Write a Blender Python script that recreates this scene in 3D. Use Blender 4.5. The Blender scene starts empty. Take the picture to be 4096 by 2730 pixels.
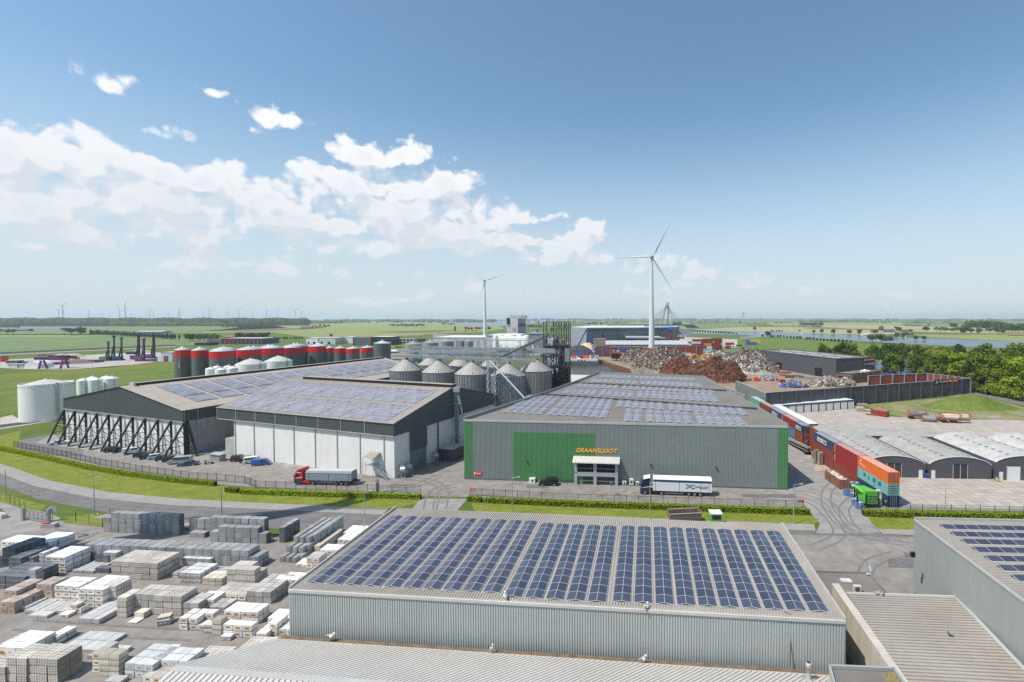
import bpy,math,random
from mathutils import Vector,Matrix,noise
from mathutils.geometry import tessellate_polygon
R=math.radians;RU=random.uniform;VC=Vector
sc=bpy.context.scene
# ---------------------------------------------------------------- camera
CAM_H=41.5;FPX=1075*4096/2353;CXP=1385*4096/2353;HYP=732*4096/2353;TP=0.025
PITCH=math.atan(TP);CYP=HYP+FPX*TP
cd=bpy.data.cameras.new('camera');cam=bpy.data.objects.new('camera',cd);sc.collection.objects.link(cam)
cam.location=(0,0,CAM_H);cam.rotation_euler=(math.pi/2-PITCH,0,0)
cd.sensor_width=36;cd.sensor_fit='HORIZONTAL';cd.lens=36*FPX/4096
cd.shift_x=(2048-CXP)/4096;cd.shift_y=(CYP-1365)/4096
cd.clip_start=0.5;cd.clip_end=90000
sc.camera=cam
# ---------------------------------------------------------------- light
SUN_AZ=math.atan2(-0.872,-0.49);SUN_EL=R(58)
sd=bpy.data.lights.new('sun','SUN');sd.energy=4.2;sd.angle=R(0.55);sd.color=(1,0.955,0.88)
so=bpy.data.objects.new('sun',sd);sc.collection.objects.link(so)
sdir=VC((math.sin(SUN_AZ)*math.cos(SUN_EL),math.cos(SUN_AZ)*math.cos(SUN_EL),math.sin(SUN_EL)))
so.rotation_euler=sdir.to_track_quat('Z','Y').to_euler()
so.location=(-60,-40,150)
sc.view_settings.view_transform='Standard';sc.view_settings.look='None';sc.view_settings.exposure=0.22;sc.view_settings.gamma=1
sc.cycles.use_denoising=False
sc.cycles.max_bounces=6;sc.cycles.diffuse_bounces=3;sc.cycles.glossy_bounces=3;sc.cycles.transparent_max_bounces=6;sc.cycles.volume_bounces=1
sc.cycles.caustics_reflective=False;sc.cycles.caustics_refractive=False
# ---------------------------------------------------------------- sky and clouds
W=bpy.data.worlds.new('World');sc.world=W;W.use_nodes=True
def nodes_of(nt):
 def N(t,**kw):
  n=nt.nodes.new(t)
  for k,v in kw.items():setattr(n,k,v)
  return n
 def L(a,b):nt.links.new(a,b)
 def MA(op,a,b=None,c=None,clamp=False):
  n=N('ShaderNodeMath',operation=op,use_clamp=clamp)
  for i,q in enumerate((a,b,c)):
   if q is None:continue
   if isinstance(q,(int,float)):n.inputs[i].default_value=q
   else:L(q,n.inputs[i])
  return n.outputs[0]
 def VM(op,a,b=None):
  n=N('ShaderNodeVectorMath',operation=op)
  for i,q in enumerate((a,b)):
   if q is None:continue
   if isinstance(q,(tuple,list)):n.inputs[i].default_value=q
   else:L(q,n.inputs[i])
  return n
 def MIX(f,a,b):
  n=N('ShaderNodeMix',data_type='RGBA')
  for s,q in ((n.inputs[0],f),(n.inputs[6],a),(n.inputs[7],b)):
   if isinstance(q,(int,float)):s.default_value=q
   elif isinstance(q,(tuple,list)):s.default_value=tuple(q)+((1,) if len(q)==3 else ())
   else:L(q,s)
  return n.outputs[2]
 return N,L,MA,VM,MIX
def px_ang(u,v):
 a=(u-CXP)/FPX;b=-(v-CYP)/FPX
 d=VC((a,math.cos(PITCH)+b*math.sin(PITCH),-math.sin(PITCH)+b*math.cos(PITCH))).normalized()
 return math.atan2(d.x,d.y),math.asin(d.z)
# cumulus banks listed by compass bearing and height above the horizon: (u,v,half width,half height,strength) measured on the photo
CL=[(250,655,300,105,1),(50,620,160,90,1),(430,620,110,80,1),(110,800,270,120,1),(350,790,260,105,1),(640,690,170,78,1),(810,720,170,78,1),(700,810,250,88,1),(510,830,240,88,1),(905,690,95,62,1),(960,780,130,80,1),
(1030,830,190,90,1),(1190,860,180,78,1),(1090,785,90,58,1),(1000,900,320,58,.9),(700,915,320,52,.75),(300,915,380,60,.7),(1400,760,170,75,1),(1600,750,190,80,1),(1800,745,120,75,1),(1855,830,110,70,1),(1560,850,330,75,1),(1330,905,260,58,.9),
(1470,612,105,58,.95),(1590,618,95,52,.95),(1665,650,50,28,.7),(2070,865,60,34,.9),(2180,868,90,26,.7),(1700,930,300,70,.95),(1750,975,230,48,.95),(1980,970,170,52,1),(1880,920,150,60,1),(2080,962,90,38,.95),(1480,985,260,42,.75),(2325,950,72,60,1),(2270,988,85,48,1),(2395,1040,125,42,.8),(2230,1040,150,34,.7),(2500,1075,170,28,.5),
(440,335,140,44,.6),(870,365,50,16,.36),(1090,480,75,46,.8),(1150,500,75,50,.8),(600,520,60,24,.36),(730,550,50,24,.34),(1150,1085,90,24,.55),(850,1115,110,15,.42),(260,1130,160,20,.36),(560,1145,120,18,.38),(1420,1200,260,13,.36),(1890,1165,60,28,.32),(80,990,160,36,.5),(1000,1060,420,34,.3),(350,1050,380,30,.25),
(2790,1110,110,26,.42),(2950,1125,90,20,.4),(3060,1135,60,16,.4),(3280,1150,90,14,.36),(3640,1165,60,10,.3),(2850,1145,330,20,.35)]
def cloud_group():
 g=bpy.data.node_groups.new('cloud_density','ShaderNodeTree')
 g.interface.new_socket('P',in_out='INPUT',socket_type='NodeSocketVector');g.interface.new_socket('D',in_out='OUTPUT',socket_type='NodeSocketFloat')
 N,L,MA,VM,MIX=nodes_of(g)
 gi=N('NodeGroupInput');go=N('NodeGroupOutput');P=gi.outputs[0]
 # warp
 nw=N('ShaderNodeTexNoise',noise_dimensions='2D');nw.inputs['Scale'].default_value=9;nw.inputs['Detail'].default_value=3;L(P,nw.inputs['Vector'])
 wv=VM('SCALE',VM('SUBTRACT',nw.outputs['Color'],(.5,.5,.5)).outputs[0]);wv.inputs['Scale'].default_value=0.045
 PW=VM('ADD',P,wv.outputs[0]).outputs[0]
 acc=None
 for (u,v,a,b,s) in CL:
  az,el=px_ang(u,v);az2,_=px_ang(u+a,v);_,el2=px_ang(u,v-b)
  dv=VM('MULTIPLY',VM('SUBTRACT',PW,(az,el,0)).outputs[0],(1/abs(az2-az),1/abs(el2-el),0))
  ln=VM('LENGTH',dv.outputs[0]).outputs['Value']
  d=MA('MULTIPLY',MA('SUBTRACT',1.42,ln,clamp=False),s)
  acc=d if acc is None else MA('SMOOTH_MAX',acc,d,.15)
 n1=N('ShaderNodeTexNoise',noise_dimensions='2D');n1.inputs['Scale'].default_value=13;n1.inputs['Detail'].default_value=8;n1.inputs['Roughness'].default_value=.55;L(PW,n1.inputs['Vector'])
 vo=N('ShaderNodeTexVoronoi',feature='F1',voronoi_dimensions='2D');vo.inputs['Scale'].default_value=30;vo.inputs['Detail'].default_value=1;L(VM('MULTIPLY',PW,(1,1.35,1)).outputs[0],vo.inputs['Vector'])
 t=MA('ADD',acc,MA('MULTIPLY',MA('SUBTRACT',n1.outputs[0],.5),2.25))
 t=MA('ADD',t,MA('MULTIPLY',MA('SUBTRACT',.42,vo.outputs['Distance']),.62))
 L(MA('ADD',t,.0),go.inputs[0])
 return g
def build_world():
 nt=W.node_tree;nt.nodes.clear();N,L,MA,VM,MIX=nodes_of(nt)
 out=N('ShaderNodeOutputWorld');bg=N('ShaderNodeBackground');L(bg.outputs[0],out.inputs[0])
 sky=N('ShaderNodeTexSky',sky_type='NISHITA');sky.sun_disc=False;sky.sun_elevation=SUN_EL;sky.sun_rotation=SUN_AZ
 sky.air_density=1.0;sky.dust_density=.8;sky.ozone_density=2.5;sky.altitude=0
 tc=N('ShaderNodeTexCoord');sx=N('ShaderNodeSeparateXYZ');L(tc.outputs['Generated'],sx.inputs[0])
 az=MA('ARCTAN2',sx.outputs[0],sx.outputs[1]);el=MA('ARCSINE',sx.outputs[2])
 cb=N('ShaderNodeCombineXYZ');L(az,cb.inputs[0]);L(el,cb.inputs[1])
 grp=cloud_group()
 def dens(vec):
  n=N('ShaderNodeGroup');n.node_tree=grp;L(vec,n.inputs[0]);return n.outputs[0]
 d0=dens(cb.outputs[0]);d1=dens(VM('ADD',cb.outputs[0],(-.016,.026,0)).outputs[0])
 alpha=N('ShaderNodeMapRange',interpolation_type='SMOOTHSTEP');L(d0,alpha.inputs[0]);alpha.inputs[1].default_value=.0;alpha.inputs[2].default_value=.62
 lit=N('ShaderNodeMapRange',interpolation_type='SMOOTHSTEP');L(MA('SUBTRACT',d0,d1),lit.inputs[0]);lit.inputs[1].default_value=-.30;lit.inputs[2].default_value=.30
 L(MA('MULTIPLY_ADD',lit.outputs[0],-.35,.8),alpha.inputs[2])
 # flat grey undersides where the bank gets thick
 thick=MA('MULTIPLY',MA('SUBTRACT',d0,.75,clamp=True),.55)
 br=MA('SUBTRACT',lit.outputs[0],thick,clamp=True)
 ccol=MIX(br,(4.9,5.25,5.7),(6.95,6.95,7.0))
 # haze toward the horizon, over sky and clouds
 hz=N('ShaderNodeMapRange',interpolation_type='SMOOTHSTEP');L(el,hz.inputs[0]);hz.inputs[1].default_value=-.02;hz.inputs[2].default_value=.42;hz.inputs[3].default_value=.88;hz.inputs[4].default_value=0
 ccol=MIX(hz.outputs[0],ccol,(4.6,4.95,5.4))
 a2=MA('MULTIPLY',alpha.outputs[0],.95)
 skyc=MIX(hz.outputs[0],VM('MULTIPLY',sky.outputs[0],(.96,1.105,1.05)).outputs[0],(4.35,4.85,5.3))
 L(MIX(a2,skyc,ccol),bg.inputs[0]);bg.inputs[1].default_value=0.13
build_world()
W.cycles.sampling_method='MANUAL';W.cycles.sample_map_resolution=512
# ---------------------------------------------------------------- where a spot of the photo lies on the real ground (or on level z)
TT={'T1':(0,1200,1024/2353),'T2':(1024,1200,1024/2353),'T3':(2048,1200,1024/2353),'T4':(3072,1200,1024/2353),
'B1':(0,1880,1024/1889),'B2':(1024,1880,1024/1889),'B3':(2048,1880,1024/1889),'B4':(3072,1880,1024/1889),
'F1':(0,1220,700/2353),'F2':(650,1220,700/2353),'F3':(1300,1220,700/2353),'F4':(1950,1220,450/1857),'F5':(2250,1180,700/2353),
'F6':(2900,1220,600/2353),'F7':(3450,1220,646/2353),'Z1':(3300,1780,1/5.6),'Z2':(3600,1700,.2108),'S2':(1200,500,1400/2353),'S3':(2400,850,1100/2353),
'E1':(1100,1850,700/2353),'E2':(2250,1770,650/2353),'E3':(180,1760,920/2353),'E4':(3050,1500,450/1764),'E5':(2350,1380,850/2353),'P':(0,0,1)}
def src(t,x,y):a,b,k=TT[t];return a+x*k,b+y*k
def g(t,x,y,z=0.0):
 u,v=src(t,x,y);a=(u-CXP)/FPX;b=-(v-CYP)/FPX;s,c=math.sin(PITCH),math.cos(PITCH)
 d=(a,c+b*s,-s+b*c);k=(z-CAM_H)/d[2]
 return VC((d[0]*k,d[1]*k,z))
def top_z(base,t,x,y):
 v=src(t,x,y)[1];tb=-(v-CYP)/FPX;s,c=math.sin(PITCH),math.cos(PITCH)
 return CAM_H+(tb*base[1]*c-base[1]*s)/(c+tb*s)
def onplane(t,x,y,P,D):
 """where the sight line through a spot meets the upright plane through P along D"""
 a=at_d(t,x,y,100.0);o=VC((0,0,CAM_H));r=a-o;nn=VC((-D[1],D[0],0));k=(VC((P[0],P[1],0))-o).dot(nn)/r.dot(nn)
 return o+r*k
def at_d(t,x,y,depth):
 u,v=src(t,x,y);a=(u-CXP)/FPX;b=-(v-CYP)/FPX;s,c=math.sin(PITCH),math.cos(PITCH)
 d=(a,c+b*s,-s+b*c);k=depth/d[1]
 return VC((d[0]*k,depth,CAM_H+d[2]*k))
# ---------------------------------------------------------------- materials
MATS={}
ORD='first second third fourth fifth sixth seventh eighth ninth tenth eleventh twelfth thirteenth fourteenth fifteenth sixteenth seventeenth eighteenth nineteenth'.split()
def mat(name,col,rough=.75,metal=0.0,var=.18,scale=.35,col2=None,bump=0.0,spec=.4,streak=0.0,grime=None,rnd=0.0,detail=5,dist=.03,grain=0):
 if name in MATS:return MATS[name]
 m=bpy.data.materials.new(name);MATS[name]=m;m.use_nodes=True;nt=m.node_tree;nt.nodes.clear();N,L,MA,VM,MIX=nodes_of(nt)
 out=N('ShaderNodeOutputMaterial');p=N('ShaderNodeBsdfPrincipled');L(p.outputs[0],out.inputs[0])
 p.inputs['Roughness'].default_value=rough;p.inputs['Metallic'].default_value=metal;p.inputs['Specular IOR Level'].default_value=spec
 c=tuple(col)
 if var or col2 or streak or bump:
  ge=N('ShaderNodeNewGeometry');n=N('ShaderNodeTexNoise');n.inputs['Scale'].default_value=scale;n.inputs['Detail'].default_value=detail;n.inputs['Roughness'].default_value=.65;L(ge.outputs['Position'],n.inputs['Vector'])
  c2=tuple(col2) if col2 else tuple(min(1,q*(1+var)) for q in col);c1=tuple(col) if col2 else tuple(q*(1-var) for q in col)
  f=MA('MULTIPLY_ADD',n.outputs[0],2.2,-.6,clamp=True);s=MIX(f,c1,c2)
  if grain:
   ng=N('ShaderNodeTexNoise');ng.inputs['Scale'].default_value=grain;ng.inputs['Detail'].default_value=6;ng.inputs['Roughness'].default_value=.7;L(ge.outputs['Position'],ng.inputs['Vector']);vg=VM('SCALE',s);L(MA('MULTIPLY_ADD',ng.outputs[0],1.3,.36),vg.inputs['Scale']);s=vg.outputs[0]
  if grime or streak:
   n2=N('ShaderNodeTexNoise');n2.inputs['Scale'].default_value=1;n2.inputs['Detail'].default_value=4
   L(VM('MULTIPLY',ge.outputs['Position'],(1.6,1.6,.12)).outputs[0],n2.inputs['Vector'])
   f2=MA('MULTIPLY',MA('MULTIPLY_ADD',n2.outputs[0],3.2,-1.45,clamp=True),streak or .5)
   s=MIX(f2,s,grime or tuple(q*.45 for q in col))
  if rnd:
   oi=N('ShaderNodeObjectInfo');k=MA('MULTIPLY_ADD',oi.outputs['Random'],rnd*2,1-rnd)
   vm=VM('SCALE',s);L(k,vm.inputs['Scale']);s=vm.outputs[0]
  L(s,p.inputs['Base Color'])
  if bump:
   b=N('ShaderNodeBump');b.inputs['Strength'].default_value=bump;b.inputs['Distance'].default_value=dist
   n3=N('ShaderNodeTexNoise');n3.inputs['Scale'].default_value=scale*14;n3.inputs['Detail'].default_value=4;L(ge.outputs['Position'],n3.inputs['Vector'])
   L(n3.outputs[0],b.inputs['Height']);L(b.outputs[0],p.inputs['Normal'])
 else:p.inputs['Base Color'].default_value=c+(1,)
 return m
def foliage(name,col,col2,scale=.5):
 if name in MATS:return MATS[name]
 m=bpy.data.materials.new(name);MATS[name]=m;m.use_nodes=True;nt=m.node_tree;nt.nodes.clear();N,L,MA,VM,MIX=nodes_of(nt)
 out=N('ShaderNodeOutputMaterial');ge=N('ShaderNodeNewGeometry');n=N('ShaderNodeTexNoise');n.inputs['Scale'].default_value=scale;n.inputs['Detail'].default_value=3;L(ge.outputs['Position'],n.inputs['Vector'])
 oi=N('ShaderNodeObjectInfo');f=MA('MULTIPLY_ADD',n.outputs[0],1.6,-.3,clamp=True);s=MIX(f,col,col2)
 vm=VM('SCALE',s);L(MA('MULTIPLY_ADD',oi.outputs['Random'],.6,.7),vm.inputs['Scale']);s=vm.outputs[0]
 d=N('ShaderNodeBsdfDiffuse');t=N('ShaderNodeBsdfTranslucent');L(s,d.inputs[0]);L(s,t.inputs[0]);mx=N('ShaderNodeMixShader');mx.inputs[0].default_value=.28
 L(d.outputs[0],mx.inputs[1]);L(t.outputs[0],mx.inputs[2]);L(mx.outputs[0],out.inputs[0]);return m
def grid_mat(name,col,line,pu,pv,wu,wv,rough=.6,spec=.4,metal=0,fine=None,var=.1,angle=0.0,uv=False,linez=None,bump=0):
 """a surface with a regular joint grid; in UV or world coordinates"""
 if name in MATS:return MATS[name]
 m=bpy.data.materials.new(name);MATS[name]=m;m.use_nodes=True;nt=m.node_tree;nt.nodes.clear();N,L,MA,VM,MIX=nodes_of(nt)
 out=N('ShaderNodeOutputMaterial');p=N('ShaderNodeBsdfPrincipled');L(p.outputs[0],out.inputs[0])
 p.inputs['Roughness'].default_value=rough;p.inputs['Specular IOR Level'].default_value=spec;p.inputs['Metallic'].default_value=metal
 ge=N('ShaderNodeNewGeometry');tc=N('ShaderNodeTexCoord');sx=N('ShaderNodeSeparateXYZ');
 if uv:L(tc.outputs['UV'],sx.inputs[0]);X,Y=sx.outputs[0],sx.outputs[1]
 else:
  L(ge.outputs['Position'],sx.inputs[0]);ca,sa=math.cos(angle),math.sin(angle)
  X=MA('ADD',MA('MULTIPLY',sx.outputs[0],ca),MA('MULTIPLY',sx.outputs[1],sa));Y=MA('SUBTRACT',MA('MULTIPLY',sx.outputs[1],ca),MA('MULTIPLY',sx.outputs[0],sa))
 def ln(q,pp,w):
  fr=MA('FRACT',MA('DIVIDE',q,pp));return MA('ADD',MA('LESS_THAN',fr,w/2),MA('GREATER_THAN',fr,1-w/2),clamp=True)
 n=N('ShaderNodeTexNoise');n.inputs['Scale'].default_value=.3;n.inputs['Detail'].default_value=6;L(ge.outputs['Position'],n.inputs['Vector'])
 base=MIX(MA('MULTIPLY_ADD',n.outputs[0],2,-.5,clamp=True),tuple(q*(1-var) for q in col),tuple(min(1,q*(1+var)) for q in col))
 if fine:
  fpu,fpv,fw,fcol=fine;base=MIX(MA('MAXIMUM',ln(X,fpu,fw),ln(Y,fpv,fw)),base,fcol)
  wn=N('ShaderNodeTexWhiteNoise',noise_dimensions='2D');cbx=N('ShaderNodeCombineXYZ');L(MA('FLOOR',MA('DIVIDE',X,pu)),cbx.inputs[0]);L(MA('FLOOR',MA('DIVIDE',Y,pv)),cbx.inputs[1]);L(cbx.outputs[0],wn.inputs['Vector'])
  vs=VM('SCALE',base);L(MA('MULTIPLY_ADD',wn.outputs[0],.5,.75),vs.inputs['Scale']);base=vs.outputs[0]
 else:
  wn=N('ShaderNodeTexWhiteNoise',noise_dimensions='2D');cbx=N('ShaderNodeCombineXYZ');L(MA('FLOOR',MA('DIVIDE',X,pu)),cbx.inputs[0]);L(MA('FLOOR',MA('DIVIDE',Y,pv)),cbx.inputs[1]);L(cbx.outputs[0],wn.inputs['Vector'])
  vs=VM('SCALE',base);L(MA('MULTIPLY_ADD',wn.outputs[0],var*1.2,1-var*.6),vs.inputs['Scale']);base=vs.outputs[0]
 s=MIX(MA('MAXIMUM',ln(X,pu,wu),ln(Y,pv,wv)),base,line)
 L(s,p.inputs['Base Color']);return m
# ---------------------------------------------------------------- mesh builder
COL=sc.collection
class MB:
 def __init__(s):s.v=[];s.f=[];s.m=[];s.mats=[];s.uv={};s.sm=set()
 def mi(s,m):
  if m not in s.mats:s.mats.append(m)
  return s.mats.index(m)
 def face(s,pts,m,uv=None,smooth=False):
  i=len(s.v);s.v+=[tuple(p) for p in pts];s.f.append(tuple(range(i,i+len(pts))));s.m.append(s.mi(m))
  if uv:s.uv[len(s.f)-1]=uv
  if smooth:s.sm.add(len(s.f)-1)
 def mesh(s,verts,faces,m,smooth=False):
  i=len(s.v);s.v+=[tuple(p) for p in verts];k=s.mi(m)
  for f in faces:
   s.f.append(tuple(i+q for q in f));s.m.append(k)
   if smooth:s.sm.add(len(s.f)-1)
 def box(s,c,d,m,rz=0.0,top=None):
  """c: centre of the base, d: full sizes"""
  x,y,z=d[0]/2,d[1]/2,d[2];ca,sa=math.cos(rz),math.sin(rz)
  P=[(c[0]+a*ca-b*sa,c[1]+a*sa+b*ca,c[2]+h) for h in (0,z) for a,b in ((-x,-y),(x,-y),(x,y),(-x,y))]
  s.mesh(P,[(0,1,5,4),(1,2,6,5),(2,3,7,6),(3,0,4,7),(3,2,1,0)],m);s.mesh(P,[(4,5,6,7)],top or m)
 def prism(s,pts,z0,z1,m,top=None,bottom=False):
  n=len(pts);pts=[(p[0],p[1]) for p in pts]
  a=sum(pts[i][0]*pts[(i+1)%n][1]-pts[(i+1)%n][0]*pts[i][1] for i in range(n))
  if a<0:pts=pts[::-1]
  P=[(x,y,z0) for x,y in pts]+[(x,y,z1) for x,y in pts]
  s.mesh(P,[(i,(i+1)%n,n+(i+1)%n,n+i) for i in range(n)],m);s.mesh(P,[tuple(range(n,2*n))],top or m)
  if bottom:s.mesh(P,[tuple(range(n-1,-1,-1))],m)
 def beam(s,p,q,w,h,m):
  p=Vector(p);q=Vector(q);d=(q-p)
  if d.length<1e-6:return
  d.normalize();up=VC((0,0,1)) if abs(d.z)<.95 else VC((0,1,0));a=d.cross(up).normalized()*w/2;b=a.cross(d).normalized()*h/2
  P=[o+i*a+j*b for o in (p,q) for i,j in ((-1,-1),(1,-1),(1,1),(-1,1))]
  s.mesh(P,[(0,1,5,4),(1,2,6,5),(2,3,7,6),(3,0,4,7),(3,2,1,0),(4,5,6,7)],m)
 def tube(s,p,q,r,m,r2=None,n=8,caps=True,smooth=True):
  p=Vector(p);q=Vector(q);r2=r if r2 is None else r2;d=(q-p)
  if d.length<1e-6:return
  d.normalize();up=VC((0,0,1)) if abs(d.z)<.95 else VC((0,1,0));a=d.cross(up).normalized();b=a.cross(d).normalized()
  P=[p+(a*math.cos(t)+b*math.sin(t))*r for t in [2*math.pi*i/n for i in range(n)]]+[q+(a*math.cos(t)+b*math.sin(t))*r2 for t in [2*math.pi*i/n for i in range(n)]]
  s.mesh(P,[(i,n+i,n+(i+1)%n,(i+1)%n) for i in range(n)],m,smooth)
  if caps:s.mesh(P,[tuple(range(n)),tuple(range(2*n-1,n-1,-1))],m)
 def path(s,pts,r,m,n=6):
  for a,b in zip(pts,pts[1:]):s.tube(a,b,r,m,n=n)
 def lathe(s,c,prof,m,n=32,smooth=True,cap=True):
  P=[];k=len(prof)
  for (r,z) in prof:
   for i in range(n):t=2*math.pi*i/n;P.append((c[0]+r*math.cos(t),c[1]+r*math.sin(t),c[2]+z))
  s.mesh(P,[(j*n+i,j*n+(i+1)%n,(j+1)*n+(i+1)%n,(j+1)*n+i) for j in range(k-1) for i in range(n)],m,smooth)
  if cap:s.mesh(P,[tuple((k-1)*n+i for i in range(n))],m)
 def sphere(s,c,r,m,n=8,sz=1.0):s.lathe((c[0],c[1],c[2]),[(r*math.cos(t),r*sz*math.sin(t)) for t in [-math.pi/2+math.pi*i/(n//2+1) for i in range(n//2+2)]],m,n=n,cap=False)
 def corr(s,a,b,z0,z1,m,pitch=.25,depth=.05,z1b=None,z0b=None,out=None):
  """vertical ribbed sheet from a to b; top may slope from z1 to z1b; ribs stand out to the right of a->b"""
  a=VC((a[0],a[1],0));b=VC((b[0],b[1],0));d=b-a;Ln=d.length;d.normalize();nr=VC((d.y,-d.x,0));z1b=z1 if z1b is None else z1b;z0b=z0 if z0b is None else z0b
  k=max(1,int(Ln/pitch));pit=Ln/k;V=[];
  st=[(0,0),(.06,1),(.68,1),(.74,0)]
  P=[(i*pit+u*pit,o*depth) for i in range(k) for u,o in st]+[(Ln,0)]
  for x,o in P:
   q=a+d*x+nr*o;t=x/Ln;V.append((q.x,q.y,z0+(z0b-z0)*t));V.append((q.x,q.y,z1+(z1b-z1)*t))
  s.mesh(V,[(2*i,2*i+2,2*i+3,2*i+1) for i in range(len(P)-1)],m)
 def ribroof(s,a,b,c,d,m,pitch=.33,depth=.05,w=.35):
  """roof quad a-b (eave) to d-c (ridge), ribs run from a to d, raised"""
  a,b,c,d=map(Vector,(a,b,c,d));n=(b-a).cross(d-a).normalized()
  if n.z<0:n=-n
  k=max(1,int((b-a).length/pitch));V=[]
  for i in range(k):
   for u,o in ((0,0),(.5-w/2,0),(.54-w/2,1),(.46+w/2,1),(.5+w/2,0)):
    t=(i+u)/k;V.append(tuple(a+(b-a)*t+n*depth*o));V.append(tuple(d+(c-d)*t+n*depth*o))
  V+=[tuple(b),tuple(c)]
  s.mesh(V,[(2*i,2*i+2,2*i+3,2*i+1) for i in range(len(V)//2-1)],m)
 def obj(s,name,parent=None,local=False,loc=None):
  off=VC((0,0,0))
  if parent is not None and not local:
   q=parent
   while q is not None:off=off+q.location;q=q.parent
  if loc is not None and not local:off=off+Vector(loc)
  me=bpy.data.meshes.new(name);me.from_pydata([(v[0]-off[0],v[1]-off[1],v[2]-off[2]) for v in s.v],[],s.f)
  for m in s.mats:me.materials.append(m)
  me.polygons.foreach_set('material_index',s.m)
  if s.uv:
   ul=me.uv_layers.new(name='UVMap')
   for fi,uvs in s.uv.items():
    for li,q in zip(me.polygons[fi].loop_indices,uvs):ul.data[li].uv=q
  if s.sm:
   me.polygons.foreach_set('use_smooth',[i in s.sm for i in range(len(s.f))])
  o=bpy.data.objects.new(name,me);COL.objects.link(o)
  if parent is not None:o.parent=parent
  if loc is not None:o.location=loc
  return o
def tag(o,label=None,cat=None,group=None,kind=None):
 if label:o['label']=label
 if cat:o['category']=cat
 if group:o['group']=group
 if kind:o['kind']=kind
 return o
def thing(name,loc,label,cat,group=None,rz=0.0):
 o=bpy.data.objects.new(name,None);COL.objects.link(o);o.location=loc;o.rotation_euler=(0,0,rz);o.empty_display_size=.5
 return tag(o,label,cat,group)
def dup(root,loc,rz=None,label=None,group=None,scale=None,parent=None):
 r=root.copy();COL.objects.link(r);r.location=loc
 if rz is not None:r.rotation_euler=(0,0,rz)
 if scale is not None:r.scale=scale if hasattr(scale,'__len__') else (scale,)*3
 if label:r['label']=label
 if group:r['group']=group
 for ch in KIDS(root):
  c=ch.copy();COL.objects.link(c);c.parent=r
  for h in KIDS(ch):
   e=h.copy();COL.objects.link(e);e.parent=c
 return r
def KIDS(o):return list(o.children)
_tc={}
def text_mesh(mb,txt,origin,xdir,height,m,updir=(0,0,1),thick=.05,slant=0.0,bold=0.0,width=None):
 """lettering from the built-in font, baked into mesh faces"""
 key=(txt,bold)
 if key not in _tc:
  cu=bpy.data.curves.new('lettering','FONT');cu.body=txt;cu.size=1;cu.resolution_u=2;cu.extrude=.5;cu.offset=bold
  o=bpy.data.objects.new('lettering',cu);COL.objects.link(o);dg=bpy.context.evaluated_depsgraph_get();me=bpy.data.meshes.new_from_object(o.evaluated_get(dg))
  _tc[key]=([tuple(v.co) for v in me.vertices],[tuple(p.vertices) for p in me.polygons]);bpy.data.objects.remove(o);bpy.data.curves.remove(cu);bpy.data.meshes.remove(me)
 V,F=_tc[key];xs=[v[0] for v in V];ys=[v[1] for v in V];x0,x1,y0,y1=min(xs),max(xs),min(ys),max(ys)
 k=height/(y1-y0);kx=k if width is None else width/(x1-x0);X=Vector(xdir).normalized();U=Vector(updir).normalized();Nn=X.cross(U).normalized();o=Vector(origin)
 mb.mesh([tuple(o+X*((v[0]-x0)*kx+slant*(v[1]-y0)*k)+U*(v[1]-y0)*k+Nn*(v[2]*thick*1.0)) for v in V],F,m)
# ================================================================ SETTING
def poly(name,pts,m,z=0.004,kind='structure'):
 mb=MB();P=[VC((p[0],p[1],z)) for p in pts];tr=tessellate_polygon([P])
 mb.mesh([tuple(p) for p in P],[tuple(t) for t in tr],m)
 # face up
 o=mb.obj(name)
 for p in o.data.polygons:
  if p.normal.z<0:p.flip()
 tag(o,kind=kind);return o
def gl(t,*pts,z=0):return [g(t,x,y,z) for x,y in pts]
M_grass=mat('meadow_grass',(.075,.115,.020),.9,var=.3,scale=.06,col2=(.125,.155,.040),bump=.6,dist=.1,spec=.1)
M_lawn=mat('verge_grass',(.125,.16,.016),.9,scale=.25,col2=(.22,.225,.05),bump=.8,dist=.08,spec=.1,grain=1.1)
M_wild=mat('rough_grass',(.07,.135,.014),.9,grain=.5,scale=.06,col2=(.17,.18,.05),bump=.9,dist=.2,spec=.1)
M_field=[mat('field_green',(.125,.18,.07),.9,scale=.01,col2=(.165,.215,.09),spec=.1),mat('field_light',(.20,.235,.075),.9,scale=.012,col2=(.25,.275,.10),spec=.1),
 mat('field_straw',(.34,.31,.16),.9,scale=.01,col2=(.29,.29,.14),spec=.1),mat('field_soil',(.13,.10,.075),.9,scale=.02,col2=(.16,.125,.095),spec=.1),mat('field_deep',(.075,.13,.03),.9,scale=.02,col2=(.12,.165,.05),spec=.1)]
M_asph=mat('asphalt',(.15,.14,.132),.85,grain=.35,scale=.12,col2=(.165,.156,.148),bump=.3,dist=.01,streak=0)
M_asphd=mat('road_asphalt',(.13,.121,.119),.85,grain=.3,scale=.1,col2=(.175,.165,.16),bump=.3,dist=.01)
M_lane=mat('pale_asphalt',(.235,.215,.20),.85,grain=.3,scale=.2,col2=(.30,.28,.262),bump=.2,dist=.01)
M_yard=mat('yard_paving',(.20,.178,.16),.85,grain=.4,scale=.15,col2=(.265,.24,.218),bump=.3,dist=.01)
M_pave=grid_mat('pavement_slabs',(.30,.27,.25),(.20,.18,.165),.9,.9,.06,.06,.85,angle=R(-6))
M_plate=grid_mat('concrete_plates',(.41,.35,.305),(.15,.11,.085),2.0,2.0,.035,.035,.8,angle=R(-5),var=.16)
M_dust=mat('rusty_dust_ground',(.27,.17,.11),.9,grain=.2,scale=.05,col2=(.30,.225,.165),bump=.3)
M_conc=mat('concrete_ground',(.34,.31,.28),.85,scale=.1,col2=(.42,.39,.355))
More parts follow.
